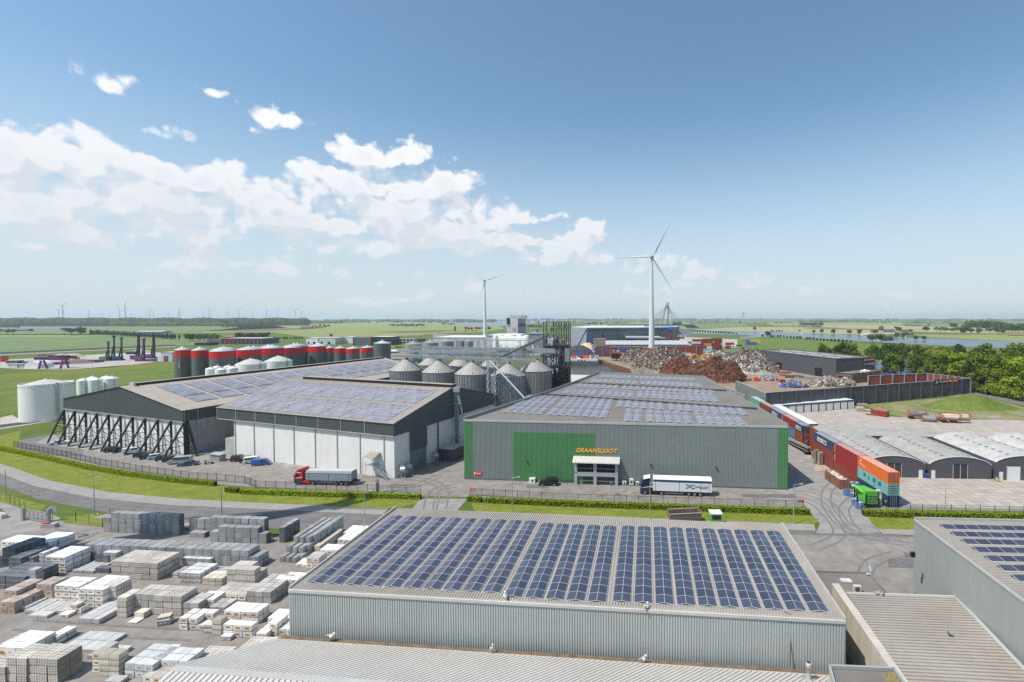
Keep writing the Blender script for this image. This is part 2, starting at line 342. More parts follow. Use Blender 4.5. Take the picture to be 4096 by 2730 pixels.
M_sand=mat('sandy_ground',(.36,.31,.25),.9,scale=.03,col2=(.42,.38,.33))
M_kerb=mat('kerb_stone',(.30,.28,.26),.8)
def water_mat(name,col,scale=.6,rough=.12):
 m=bpy.data.materials.new(name);MATS[name]=m;m.use_nodes=True;nt=m.node_tree;nt.nodes.clear();N,L,MA,VM,MIX=nodes_of(nt)
 out=N('ShaderNodeOutputMaterial');p=N('ShaderNodeBsdfPrincipled');L(p.outputs[0],out.inputs[0]);p.inputs['Base Color'].default_value=col+(1,);p.inputs['Roughness'].default_value=rough;p.inputs['IOR'].default_value=1.33
 ge=N('ShaderNodeNewGeometry');n=N('ShaderNodeTexNoise');n.inputs['Scale'].default_value=scale;n.inputs['Detail'].default_value=4;L(VM('MULTIPLY',ge.outputs['Position'],(1,.6,1)).outputs[0],n.inputs['Vector'])
 b=N('ShaderNodeBump');b.inputs['Strength'].default_value=.9;b.inputs['Distance'].default_value=.5;L(n.outputs[0],b.inputs['Height']);L(b.outputs[0],p.inputs['Normal']);return m
M_water=water_mat('harbour_water',(.045,.048,.040),.5,.15)
M_river=water_mat('river_water',(.05,.075,.11),.25,.22)
# harbour basin (hole in the ground), quay edge follows the sheet piling
HARB=[g('T3',420,690),g('T3',415,900),VC((40,300,0)),g('F5',1130,1076),g('F5',480,870),g('F5',90,690),g('F5',-60,640),g('F4',1250,640),g('F4',600,690),g('F4',-200,700),g('F4',-260,790),g('F4',900,790)]
HARB[0]=VC((-38,290,0));HARB[1]=VC((-30,235,0));HARB[2]=VC((52,290,0))
mb=MB();S=20000
outer=[VC((-S,-3000,0)),VC((S,-3000,0)),VC((S,34000,0)),VC((-S,34000,0))]
allp=outer+HARB;tr=tessellate_polygon([outer,HARB]);mb.mesh([tuple(p) for p in allp],[tuple(t) for t in tr],M_grass)
gr=mb.obj('ground');tag(gr,kind='structure')
for p in gr.data.polygons:
 if p.normal.z<0:p.flip()
mb=MB();n=len(HARB)
M_pile=mat('rusty_sheet_piling',(.20,.075,.035),.85,scale=.5,col2=(.29,.13,.07),streak=.5)
for i in range(n):
 a,b=HARB[i],HARB[(i+1)%n];mb.corr(a,b,-3.2,.25,M_pile,1.6,-.35);mb.beam((a.x,a.y,.22),(b.x,b.y,.22),.7,.35,M_pile)
tag(mb.obj('quay_wall'),'rusty sheet pile quay wall round the harbour basin','quay wall')
poly('harbour_water',HARB,M_water,-2.6)
# ---- fields of the plain, nearest the horizon first
def field(name,m,z,*pts):return poly(name,[g('P',*p) for p in pts],m,z)
field('field',M_field[4],.010,(-3200,1279),(7000,1279),(9000,1300),(-3800,1300))
field('field',M_field[0],.02,(-1200,1319),(1080,1299),(1150,1312),(900,1322),(560,1340),(-1200,1343))
field('field',M_field[1],.02,(-1200,1343),(540,1336),(560,1345),(250,1349),(-1200,1352))
field('field',M_field[0],.02,(-1600,1354),(250,1350),(620,1347),(960,1362),(940,1378),(700,1382),(0,1414),(-1600,1450))
field('field',M_field[1],.02,(1000,1303),(1560,1290),(1980,1297),(2020,1316),(1900,1334),(1470,1349),(1250,1352),(1090,1330),(700,1333),(900,1318))
field('ploughed_field',M_field[3],.03,(800,1326),(1100,1314),(1200,1314),(1260,1318),(1000,1327))
field('ploughed_field',M_field[3],.03,(1500,1330),(1560,1326),(1780,1322),(1850,1323),(1750,1330),(1660,1333))
field('dike_grass',M_field[4],.04,(1690,1339),(1760,1334),(2080,1322),(2330,1316),(2380,1330),(2100,1342),(1700,1352))
field('field',M_field[1],.02,(2330,1300),(2600,1290),(2750,1290),(2800,1312),(2500,1312))
field('field',M_field[0],.02,(2720,1299),(2960,1295),(3010,1310),(2760,1316))
field('field',M_field[2],.03,(2760,1320),(2950,1310),(3160,1308),(3500,1322),(3650,1330),(3450,1340),(2960,1326))
field('field',M_field[1],.03,(3060,1292),(3620,1291),(3640,1300),(3100,1304))
field('field',M_field[2],.035,(3160,1300),(3640,1302),(4300,1322),(4300,1340),(3700,1330),(3300,1310))
field('ploughed_field',M_field[3],.04,(3200,1313),(3560,1317),(3740,1322),(3500,1321),(3240,1317))
field('field',M_field[0],.04,(3600,1296),(4300,1296),(4300,1312),(3700,1308))
field('pasture',mat('pasture_grass',(.10,.155,.030),.9,scale=.03,col2=(.135,.185,.045),bump=.5,dist=.1,spec=.1),.03,(2620,1420),(2960,1352),(3120,1352),(3420,1375),(4500,1430),(4500,1560),(3600,1500),(3050,1440))
field('river_bank_meadow',M_field[1],.05,(3650,1338),(4500,1340),(4500,1370),(4060,1366),(3880,1358),(3720,1350))
# ---- water of the plain
def wat(name,z,*pts):return poly(name,[g('P',*p) for p in pts],M_river,z)
wat('lake',.06,(60,1309),(110,1303),(445,1301),(450,1305),(320,1311),(90,1314))
wat('lake',.06,(730,1301),(860,1301),(850,1304),(740,1304))
wat('lake',.06,(1215,1278.5),(1420,1277.5),(1420,1282),(1280,1284))
wat('lake',.06,(1450,1288),(1700,1290),(1760,1287),(1740,1293),(1500,1292))
wat('lake',.06,(1730,1293),(1960,1284),(2030,1286),(2200,1279.5),(2350,1278.5),(2330,1285),(2180,1290),(2080,1300),(1950,1307),(1800,1300))
wat('river',.06,(2600,1328),(2850,1323),(3020,1326),(3300,1337),(3500,1345),(3640,1352),(3780,1356),(4000,1365),(4600,1372),(4600,1400),(3900,1390),(3560,1372),(3460,1366),(3200,1352),(3040,1347),(2960,1340),(2700,1336))
wat('river',.062,(3400,1480),(3500,1445),(3720,1440),(3800,1460),(3760,1500),(3500,1510),(3380,1500))
wat('river_inlet',.07,(2960,1349),(3045,1343),(3060,1348),(2960,1355))
# ---- the far trees, farmland and roads are placed below; paved ground of the estate first
poly('estate_ground',[Vector(p) for p in ((-160,128,0),(-108,118,0),(-83,113.5,0),(-42,108.5,0),(52,101,0),(140,98,0),(140,150,0),(60,150,0),(50,235,0),(-20,260,0),(-120,260,0),(-200,175,0))],M_yard,.004)
poly('rear_yard',gl('T1',(0,1325),(455,1240),(560,1240),(800,1300),(760,1440),(0,1420)),M_asph,.010)
poly('shed_lane',[g('T1',330,1315),g('T1',480,1240),g('B2',0,-170),g('B2',940,50),g('B2',870,50),g('B2',560,30),g('B1',1889,-70),g('T1',1650,1500)],M_lane,.012)
# main road along the estate: north edge / south edge
NR=[(-205,146),(-161.6,124.4),(-140,114.5),(-117,106.9),(-96,102.8),(-75.5,100.8),(-46.3,97.7),(0,93.6),(42,89.8),(85,87),(180,79)]
PV=[(-210,149),(-163,128.5),(-141,118.3),(-118,110.6),(-96,106.2),(-75.5,103.8),(-46.5,100.9),(0,96.7),(42,92.6),(85,89.5),(180,81)]
SR=[(-190,126),(-150.4,115.7),(-130,106.5),(-105,98.7),(-90,94.5),(-70,91.8),(-44,89.3),(0,85),(42,80.5),(85,78),(180,71)]
def strip(name,A,B,m,z):return poly(name,[VC((x,y,0)) for x,y in A]+[VC((x,y,0)) for x,y in B[::-1]],m,z)
VG=[(-215,172),(-184,145.8),(-144,129.2),(-108,117.9),(-82.8,112),(-42,106.6),(-38,106)]
strip('verge',[(a,b) for a,b in VG],PV[:7],M_lawn,.020)
poly('verge',[Vector(p) for p in ((-29.5,104.3,0),(0,101.2,0),(46,97,0),(45,95.5,0),(42.5,93.2,0),(0,97,0),(-27,99.4,0),(-28,100.5,0))],M_lawn,.020)
poly('verge',[g('B4',700,330),g('B4',1100,345),g('B4',2300,380),g('B4',2300,470),g('B4',1080,446),g('B4',800,440),g('B4',745,400)],M_lawn,.020)
strip('road',NR,SR,M_asphd,.028)
def fat(A,w0,w1,z0,z1,m,name):
 mb=MB()
 for a,b in zip(A,A[1:]):mb.prism([a,b,(b[0],b[1]+w1),(a[0],a[1]+w1)],z0,z1,m)
 return tag(mb.obj(name),kind='structure')
strip('pavement',PV[:7],NR[:7],M_pave,.115)
poly('pavement',[Vector(p) for p in ((-27,99.4,0),(0,96.9,0),(42.5,93,0),(41.5,90.2,0),(0,93.9,0),(-27,96.2,0))],M_pave,.115)
poly('pavement',[g('B4',800,442),g('B4',1080,448),g('B4',2300,474),g('B4',2300,515),g('B4',1080,488),g('B4',850,478)],M_pave,.115)
mb=MB()
for A in (NR[:7],[(-27,96.2),(0,93.9),(41.5,90.2)]):
 for a,b in zip(A,A[1:]):mb.beam((a[0],a[1],.06),(b[0],b[1],.06),.16,.13,M_kerb)
tag(mb.obj('kerb'),kind='structure')
poly('entrance_lane',gl('B2',(1215,215),(1560,215),(1480,305),(1440,340),(1100,330),(1150,290)),M_lane,.034)
poly('side_lane',[g('T4',180,1340),g('T4',300,1370),g('B4',560,150),g('B4',690,300),g('B4',830,470),g('B4',350,470),g('B4',385,400),g('B4',310,320),g('B4',260,240),g('B4',0,210),g('B4',0,150),g('B4',150,150)],M_lane,.036)
poly('side_lane',[g('T4',180,1250),g('T4',620,1500),g('B4',560,150),g('B4',430,60),g('T4',180,1560)],M_conc,.030)
strip('south_pavement',SR[3:6],[(-106,96.3),(-90,92.6),(-70,90.0)],M_pave,.05)
poly('south_yard',gl('B4',(150,480),(1080,500),(1080,920),(880,930),(300,760)),M_yard,.032)
# block yard at lower left
poly('block_yard',[Vector(p) for p in ((-150,96,0),(-118,96,0),(-104,93,0),(-70,89,0),(-36,86,0),(-34,20,0),(-110,20,0),(-190,70,0))],M_yard,.016)
poly('yard_apron',gl('B1',(0,190),(170,300),(390,330),(560,420),(300,440),(0,500)),M_lane,.030)
poly('yard_verge',gl('B1',(0,175),(345,265),(300,308),(180,290),(0,240)),M_lawn,.040)
poly('yard_verge',gl('B1',(430,365),(720,320),(815,345),(815,430),(480,395)),M_lawn,.040)
poly('yard_verge',gl('B2',(200,432),(790,460),(700,500),(560,520),(230,540)),M_lawn,.040)
# far side: tank farm meadow, purple yard, estate roads
poly('tank_meadow',gl('T1',(0,735),(1600,565),(1600,720),(1100,790),(700,860),(560,960),(0,1060)),M_wild,.05)
poly('strip_meadow',gl('T1',(0,690),(1600,568),(1600,600),(0,735)),mat('mown_grass',(.135,.15,.02),.9,scale=.05,col2=(.17,.18,.035),spec=.1),.06)
poly('piling_yard',gl('F1',(0,760),(900,690),(1650,650),(2170,640),(2170,760),(1500,840),(900,870),(500,870),(0,850)),M_conc,.06)
poly('yard_sand',gl('F1',(0,740),(900,700),(1300,720),(1340,790),(900,790),(300,760),(0,790)),M_sand,.075)
poly('canal_bank',gl('F1',(0,640),(1100,590),(2353,535),(2353,552),(1100,612),(0,662)),mat('dark_ditch',(.03,.028,.02),.9),.07)
poly('canal_road',gl('F1',(0,668),(1100,614),(2353,556),(2353,566),(1100,626),(0,682)),M_lane,.08)
poly('tank_apron',gl('T1',(0,1085),(110,1060),(200,1110),(560,1075),(560,1105),(200,1160),(0,1190)),M_conc,.06)
poly('dike_path',gl('T1',(0,1150),(560,1080),(560,1100),(0,1178)),mat('dark_bund',(.05,.045,.04),.9),.08)
poly('factory_yard',gl('F3',(890,600),(1080,590),(1090,760),(880,760),(660,700)),M_yard,.06)
poly('factory_grass',gl('F3',(880,520),(1070,525),(1060,560),(890,580)),M_lawn,.065)
poly('port_ground',[g('F4',-900,480),g('F4',1300,560),g('F5',2353,640),g('F5',2353,700),g('F5',1940,700),g('F5',430,700),g('F5',90,680),g('F4',1250,620),g('F4',-200,690),g('F4',-900,660)],M_yard,.05)
poly('port_grass',[g('F5',40,590),g('F5',580,590),g('F5',430,615),g('F5',40,630)],M_lawn,.06)
poly('port_apron',[g('F5',1480,560),g('F5',2353,600),g('F5',2353,680),g('F5',2200,690),g('F5',1940,720),g('F5',1500,700)],M_conc,.065)
# scrap yard ground
poly('scrap_yard_ground',[g('F5',485,868),g('F5',430,838),g('F5',1120,838),g('F5',1940,800),g('F6',0,800),g('F6',530,700),g('T4',985,640),g('T4',1470,700),g('T4',1858,860),g('T4',900,962),g('T4',0,1010),VC((62,215,0)),VC((54,290,0)),g('F5',1130,1074)],M_dust,.012)
poly('plate_yard',[g('T4',60,1060),g('T4',790,1000),g('T4',1100,1070),g('T4',1300,1085),g('T4',1850,1100),g('T4',2353,1090),g('P',4700,1700),g('B4',2300,300),g('B4',690,262),g('B4',690,180),g('T4',460,1250)],M_plate,.016)
poly('waste_ground',[g('T4',880,965),g('T4',1650,900),g('T4',1720,870),g('T4',1858,862),g('T4',2353,990),g('T4',2353,1110),g('T4',1850,1102),g('T4',1300,1085),g('T4',1030,1040)],mat('patchy_grass',(.08,.14,.015),.9,grain=.6,scale=.07,col2=(.33,.27,.16),bump=.8,dist=.15,spec=.1,detail=7),.024)
poly('estate_road',[g('T4',1858,845),g('T4',1900,850),g('T4',2353,940),g('P',4500,1690),g('P',4500,1720),g('T4',2353,975),g('T4',1858,865)],M_asph,.04)
poly('bank_grass',[g('T4',1858,840),g('T4',1858,820),g('T4',2353,860),g('P',4500,1600),g('P',4500,1680),g('T4',2353,938),g('T4',1900,848)],M_wild,.03)
# grassy mound beside the dark wall
mb=MB();c=g('T4',1850,985);rx,ry,h=19,9,3.6;nn=22;V=[];F=[];rx,ry,h=22,10,5.0
for j in range(nn+1):
 for i in range(nn+1):
  x,y=(i/nn*2-1),(j/nn*2-1);rr=math.hypot(x,y);z=max(0,math.cos(min(1,rr)*math.pi/2))**1.2*h*(1+.35*noise.noise(VC((x*2.4,y*2.4,3))))
  V.append((c.x+x*rx,c.y+y*ry,z-.02))
for j in range(nn):
 for i in range(nn):k=j*(nn+1)+i;F.append((k,k+1,k+nn+2,k+nn+1))
mb.mesh(V,F,M_wild,True);tag(mb.obj('grass_mound'),kind='structure')
mb=MB();c=g('T4',1790,970);mb.lathe(c,[(1.8,0),(1.4,.4),(.7,.8),(.05,.95)],M_sand,n=14);tag(mb.obj('sand_heap'),'small pale sand heap on the rough grass below the grassy mound','sand heap')
# worn things on the paving: tyre marks, repair patches, parking lines, drain covers
M_mark=mat('tyre_mark',(.175,.162,.151),.8,grain=2);M_patch=mat('asphalt_patch',(.14,.13,.125),.85,grain=1);M_line=mat('parking_paint',(.55,.53,.50),.8,streak=.5)
def arc(t,pts,w,m,z,name='tyre_mark'):
 P_=[g(t,*p) for p in pts];mb=MB();n=24;Q=[]
 for i in range(n+1):
  f=i/n*(len(P_)-1);k=min(int(f),len(P_)-2);u=f-k;a=P_[max(0,k-1)];b=P_[k];c=P_[k+1];d=P_[min(len(P_)-1,k+2)]
  Q.append(.5*((2*b)+(c-a)*u+(2*a-5*b+4*c-d)*u*u+(3*b-a-3*c+d)*u**3))
 for off in ((0,2.0) if name=='tyre_mark' else (0,)):
  V=[]
  for i,q in enumerate(Q):d=(Q[min(n,i+1)]-Q[max(0,i-1)]).normalized();s=VC((-d.y,d.x,0));V+=[tuple(q+s*(off-w/2)+VC((0,0,z))),tuple(q+s*(off+w/2)+VC((0,0,z)))]
  mb.mesh(V,[(2*i,2*i+2,2*i+3,2*i+1) for i in range(n)],m)
 tag(mb.obj(name),kind='structure')
for k,(t,pts) in enumerate((('B2',((1000,60),(1250,90),(1350,160),(1330,300))),('B2',((1480,110),(1330,130),(1260,200),(1230,330))),('B4',((500,60),(400,160),(420,300),(600,470),(1000,560))),('B4',((150,180),(300,190),(430,260),(560,420),(900,520))),('B4',((60,200),(280,240),(400,330),(480,470),(300,560))),('B4',((600,200),(520,300),(650,480),(1070,540))),('B2',((0,330),(500,355),(900,380))),('B1',((0,90),(800,270),(1889,350))),('E1',((1500,330),(1900,330),(2250,180))),('B4',((760,800),(820,700),(1000,640))),('B1',((100,1180),(800,1230),(1400,1260))),('B1',((300,470),(560,520),(700,480))))):arc(t,pts,.42,M_mark,.040+.0011*k)
for t,x0,y0,x1,y1 in (('B4',880,655,1070,725),('B4',1000,610,1075,655),('B3',1690,180,1889,205),('B4',0,180,200,210),('B2',300,375,520,392),('B3',100,110,260,135),('B1',380,190,560,240)):poly('asphalt_patch',[g(t,x0,y0),g(t,x1,y0+4),g(t,x1+14,y1),g(t,x0+10,y1-3)],M_patch,.055)
for k in range(9):a=g('E1',60+k*62,20+k*14);poly('parking_line',[a,a+VC((.1,0,0)),a+VC((1.7,-4.4,0)),a+VC((1.6,-4.4,0))],M_line,.06)
for t,x,y in (('E2',890,720),('E2',1048,728),('E2',670,830),('B1',700,468),('B1',975,830),('E1',2150,22),('B4',900,465)):a=g(t,x,y);mb=MB();mb.box(a,(1.0,.6,.065),M_mark);tag(mb.obj('drain_cover'),kind='structure')
# ================================================================ BUILDINGS
M_sheet=mat('pale_green_sheet',(.44,.46,.44),.5,var=.05,scale=.2,streak=.14,spec=.5)
M_sheetr=mat('grey_wall_sheet',(.32,.335,.325),.5,var=.05,scale=.2,streak=.10,spec=.5)
M_roofs=mat('weathered_roof_sheet',(.31,.272,.232),.7,scale=.15,col2=(.39,.35,.31),streak=.25,grime=(.22,.185,.15))
M_roofl=mat('pale_roof_sheet',(.50,.465,.42),.6,scale=.15,col2=(.58,.545,.50),streak=.15)
M_fibre=mat('fibre_cement_roof',(.33,.28,.235),.85,scale=.5,col2=(.42,.37,.32),streak=.35,grime=(.23,.17,.13))
M_trim=mat('galvanised_trim',(.42,.41,.39),.5,var=.1)
M_dark=mat('charcoal_cladding',(.10,.115,.118),.55,var=.06,scale=.2)
M_anth=mat('anthracite_cladding',(.085,.085,.098),.55,var=.06,scale=.2)
M_gsh=mat('grey_ribbed_cladding',(.245,.27,.26),.55,var=.05,scale=.2)
M_green=mat('green_ribbed_cladding',(.10,.265,.105),.5,streak=.2,grime=(.07,.18,.08),var=.06,scale=.2)
M_steel=mat('dark_green_steel',(.018,.03,.03),.5,var=.1)
M_galv=mat('galvanised_steel',(.40,.42,.43),.42,metal=.35,var=.12,scale=.6)
M_white=mat('white_paint',(.74,.74,.72),.5,var=.04)
M_cwall=mat('white_concrete',(.72,.70,.67),.8,scale=.3,col2=(.80,.785,.76),streak=.3,grime=(.46,.43,.38))
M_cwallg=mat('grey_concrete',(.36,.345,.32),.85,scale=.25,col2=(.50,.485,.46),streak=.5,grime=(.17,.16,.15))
M_tan=mat('sandy_concrete',(.50,.42,.33),.85,scale=.4,col2=(.60,.53,.44),streak=.35,grime=(.30,.24,.18))
M_bitu=mat('bitumen_roof',(.155,.135,.12),.85,scale=.12,col2=(.22,.20,.18),streak=.2)
M_black=mat('black_opening',(.012,.012,.014),.6,var=0)
M_glass=mat('dark_glass',(.02,.025,.03),.12,var=0,spec=.7)
M_cell=grid_mat('solar_cells',(.042,.042,.066),(.50,.49,.48),1.0,1.0,.05,.036,.22,.75,fine=(1/6.0,1/10.0,.09,(.08,.083,.115)),uv=True);M_cell.node_tree.nodes['Principled BSDF'].inputs['IOR'].default_value=1.8
M_cellg=grid_mat('solar_cells_sky_sheen',(.20,.198,.232),(.48,.47,.46),1.0,1.0,.06,.045,.42,.45,fine=(1/6.0,1/10.0,.08,(.25,.25,.28)),uv=True)  # sky reflection on the glass is put into the pale cell colour
def tent_row(a,dirv,n,acr,m,name,parent,pw=1.06,pl=1.65,tilt=R(10),z0=.12,frame=True):
 """a: front end of the ridge line, dirv runs along the row; two panels back to back"""
 mb=MB();d=VC((dirv[0],dirv[1],0)).normalized();c=VC((acr[0],acr[1],0)).normalized();h=pw*math.sin(tilt);w=pw*math.cos(tilt);a=Vector(a);e=a+d*n*pl
 up=VC((0,0,1))
 for s in (-1,1):
  p0=a+up*(z0+h);p1=a+c*s*w+up*z0;q0=e+up*(z0+h);q1=e+c*s*w+up*z0
  uv=[(0,0),(1,0),(1,n),(0,n)];mb.face([p0,p1,q1,q0] if s>0 else [p0,q0,q1,p1],m,uv=uv if s>0 else [(0,0),(0,n),(1,n),(1,0)])
  dn=up*(-.045);mb.face([p0,p0+dn,p1+dn,p1],M_white);mb.face([p1,p1+dn,q1+dn,q1],M_white);mb.face([q0,q1,q1+dn,q0+dn],M_white)
  mb.face([p0+dn,p1+dn,q1+dn,q0+dn],M_steel)
 for k in range(0,n+1,1):
  o=a+d*k*pl;mb.beam(o-c*(w+.16)+up*.06,o+c*(w+.16)+up*.06,.06,.05,M_trim)
 return mb.obj(name,parent)
# ---- the warehouse in front with the blue panel rows
E1v=(0.9957,-0.0925);E2v=(.0925,.9957)
A=VC((-38.2,56.2,0));Bq=VC((26.5,50.3,0));Cq=VC((28.5,73.7,0));Dq=VC((-35.8,80.2,0));ZR=8.5
nw=thing('solar_warehouse',(A+Cq)/2,'pale ribbed warehouse in front with rows of dark blue solar panels covering its flat roof','warehouse')
mb=MB();mb.corr(A,Bq,0,ZR-.28,M_sheet,.30,.09);mb.corr(Bq,Cq,0,ZR-.28,M_sheet,.30,.09);mb.corr(Cq,Dq,0,ZR-.28,M_sheet,.30,.09);mb.corr(Dq,A,0,ZR-.28,M_sheet,.30,.09);mb.obj('wall',nw)
mb=MB();up=lambda p,z:(p[0],p[1],z)
mb.ribroof(up(A,ZR),up(Bq,ZR),up(Cq,ZR+.12),up(Dq,ZR+.12),M_roofs,.34,.09,.74);mb.obj('roof',nw)
mb=MB()
for p,q in ((A,Bq),(Cq,Dq)):mb.beam((p.x,p.y,ZR-.12),(q.x,q.y,ZR-.12),.42,.34,M_roofl)
mb.beam(up(Dq,ZR+.25),up(A,ZR+.02),.2,.55,M_trim);mb.beam(up(Bq,ZR+.02),up(Cq,ZR+.3),.2,.55,M_trim);mb.obj('roof_trim',nw)
mb=MB();mb.path([g('B4',170,1068,ZR+.1),g('B4',172,1100,ZR-.1),g('B4',168,1180,7.0),g('B4',162,1440,3.6)],.06,mat('rusty_pipe',(.22,.09,.05),.8));mb.path([g('B4',120,1045,ZR+.15),g('B4',170,1068,ZR+.1)],.05,MATS['rusty_pipe']);mb.obj('down_pipe',nw)
rp=[VC((-35.9,57.2))+VC((2.5,-.22))*i for i in range(10)]+[VC((-10.62,54.3))+VC((2.475,-.235))*i for i in range(5)]+[VC((2.2,53.35))+VC((2.455,-.2))*i for i in range(10)]
for i,p in enumerate(rp):tent_row((p.x,p.y,ZR+.06),(.095,.9955),12,E1v,M_cell,'solar_panel_row',nw)
# ---- lower roof at the bottom of the picture
fr=thing('lower_shed',(0,45,0),'low shed at the bottom edge with pale ribbed roof and dirty gutter','shed')
gz=3.3
P0=VC((-38.6,55.6,gz));P1=VC((26.4,49.7,gz));r0=g('B1',1385,1470,5.6);r1=g('B2',235,1556,5.6)
rd=(r1-r0).normalized()
Rl=r0-rd*1.5;Rr=Rl+VC((.9957,-.0925,0))*62
Lw=P0+VC((-.6,-1.2,0));
mb=MB()
mb.ribroof(P0+VC((0,-1.1,.05)),P1+VC((0,-1.1,.05)),VC((Rl.x+62,Rl.y-5.76,5.6)),VC((Rl.x,Rl.y,5.6)),M_roofl,.60,.14,.80)
s0=VC((Rl.x,Rl.y-.5,5.6));s1=VC((Rl.x+62,Rl.y-6.2,5.6));
mb.ribroof(VC((s0.x-.0,s0.y-9,4.9)),VC((s1.x,s1.y-9,4.9)),s1,s0,M_roofl,.60,.14,.80);mb.obj('roof',fr)
mb=MB();mb.beam(s0+VC((0,.25,.1)),s1+VC((0,.25,.1)),.75,.12,M_trim);mb.beam(P0+VC((0,-.95,.0)),P1+VC((0,-.95,.0)),.18,.2,M_trim);mb.beam(P0+VC((-.1,-1.1,.1)),Rl+VC((-.1,0,.1)),.3,.2,M_trim);mb.obj('roof_trim',fr)
mb=MB();mb.prism([P0,P1,P1+VC((0,-.9,0)),P0+VC((0,-.9,0))],gz-.5,gz-.12,mat('dirty_gutter',(.09,.065,.04),.9,scale=1.2,col2=(.24,.17,.11),bump=.8));mb.obj('gutter',fr)
mb=MB();mb.prism([P0+VC((0,-1.3,0)),P1+VC((0,-1.3,0)),VC((Rl.x+62,Rl.y-15,0)),VC((Rl.x,Rl.y-9,0))],0,gz-.2,M_sheet);mb.obj('wall',fr)
# roof ventilator
vt=g('B4',300,1545,gz+.5);ve=thing('roof_ventilator',vt,'rust stained metal ventilator standing on the pale roof at the bottom','ventilator')
mb=MB();mb.lathe(vt,[(.42,0),(.34,.15),(.17,.62),(.16,.8)],M_galv,n=16,cap=False);mb.obj('base_cone',ve)
mb=MB();mb.lathe(vt,[(.19,.78),(.21,.85),(.25,1.25),(.33,1.3),(.35,1.38),(.33,1.62),(.24,1.82),(.21,1.8)],M_galv,n=16,cap=False);mb.lathe(vt,[(.20,1.78),(.20,1.5)],mat('rust_inside',(.20,.07,.03),.9),n=16);mb.obj('cowl',ve)
mb=MB();mb.box(vt+VC((0,0,-.1)),(1.1,1.1,.14),mat('flashing',(.33,.30,.22),.8),.1);mb.obj('flashing',ve)
# ---- tall grey warehouse on the right
RB=[VC((47.4,70.4,0)),g('B4',1889,975,10.8)];RB[1].z=0
dv=(RB[1]-RB[0]).normalized();RB[1]=RB[0]-VC((-.0,1,0)).cross(VC((0,0,1)))*0+dv*52
e=VC((.9987,-.05,0));q=[RB[0],RB[1],RB[1]+e*70,RB[0]+e*70];ZB=10.8
rb=thing('panel_roof_warehouse',(q[0]+q[2])/2,'tall grey ribbed warehouse on the right with panel rows facing the camera','warehouse')
mb=MB();
for a,b in ((0,1),(1,2),(2,3),(3,0)):mb.corr(q[a],q[b],0,ZB-.1,M_sheetr,.30,.05)
mb.obj('wall',rb)
mb=MB();mb.ribroof(up(q[1],ZB),up(q[0],ZB),up(q[3],ZB),up(q[2],ZB),M_roofs,.34,.09,.70);mb.obj('roof',rb)
mb=MB();mb.beam(up(q[0],ZB+.05),up(q[1],ZB+.05),.22,.3,M_trim);mb.beam(up(q[0],ZB+.22),up(q[3],ZB+.22),.2,.5,M_trim);mb.beam(g('B4',1105,830,1.2),g('B4',1105,925,-1.0)+VC((0,0,1.5)),.1,.1,M_trim);mb.obj('roof_trim',rb)
mb=MB();lp=g('B4',1080,640,7);mb.box(lp+VC((-.3,-.1,0)),(.5,.4,.7),M_black);mb.obj('wall_lamp',rb)
st=[(1268,400,438),(1347,453,492),(1422,507,548),(1507,565,609),(1595,629,676),(1690,697,748),(1795,770,820),(1910,852,905)]
for x,y0,y1 in st:
 a=g('B4',x,y0,ZB+.42);b=g('B4',x+22,y1,ZB+.14);n=26;mb=MB();ex=e*(1.68*n);uv=[(0,0),(n,0),(n,1),(0,1)]
 w=VC((0,-1.0,-.0));lo=VC((b.x,a.y-.98,ZB+.13));hi=VC((a.x,a.y,ZB+.42));lo.x=hi.x+.1
 mb.face([lo,lo+ex,hi+ex,hi],M_cell,uv=[(0,0),(0,n),(1,n),(1,0)]);d2=VC((0,0,-.05));mb.face([lo+d2,lo+ex+d2,lo+ex,lo],M_white);mb.face([hi+d2,lo+d2,lo,hi],M_white);mb.face([hi+d2,hi+ex+d2,lo+ex+d2,lo+d2],M_steel)
 mb.face([hi,hi+ex,VC((hi.x+ex.x,hi.y+ex.y+.05,ZB+.05)),VC((hi.x,hi.y+.05,ZB+.05))],M_steel);mb.obj('solar_panel_row',rb)
# ---- concrete wall between the roofs and the ribbed lean-to roof
zt=6.0;w0=g('B4',473,840,zt);w1=g('B4',520,840,zt);w3=g('B4',905,1470,zt);w2=VC((w3.x+.9,w3.y,zt));dd=(w3-w0);w3=w0+dd*1.6;w2=w1+dd*1.6
cw=thing('concrete_wall',(w0+w3)/2,'sand coloured concrete fire wall rising between two ribbed roofs','wall')
mb=MB();mb.prism([w0,w1,w2,w3],0,zt-.06,M_tan);mb.obj('wall_body',cw)
mb=MB();mb.prism([w0+VC((-.06,.06,0)),w1+VC((.06,.06,0)),w2,w3],zt-.06,zt,mat('wall_coping',(.50,.45,.39),.8,streak=.2));mb.obj('coping',cw)
zl=4.6
LA=[g('B4',582,915,zl),g('B4',1385,942,zl),g('B4',1889,1475,zl)];LA[2]=LA[1]+(LA[2]-LA[1])*1.7;LA.append(VC((w2.x+.2,LA[2].y+1,zl)))
ls=thing('lean_to_building',LA[1],'low building with beige ribbed roof right of the sandy concrete wall','building')
mb=MB();mb.ribroof(LA[3],LA[0],LA[1],LA[2],M_roofs,.50,.13,.62);mb.obj('roof',ls)
mb=MB();mb.beam(LA[0]+VC((0,.1,0)),LA[1]+VC((0,.1,0)),.35,.25,M_trim);mb.beam(LA[1],LA[2],.45,.3,M_trim);mb.obj('gutter',ls)
mb=MB();mb.prism([LA[0]+VC((.1,-.1,0)),LA[1]+VC((-.1,-.1,0)),LA[2]+VC((-.1,0,0)),LA[3]],0,zl-.15,M_tan);mb.obj('wall',ls)
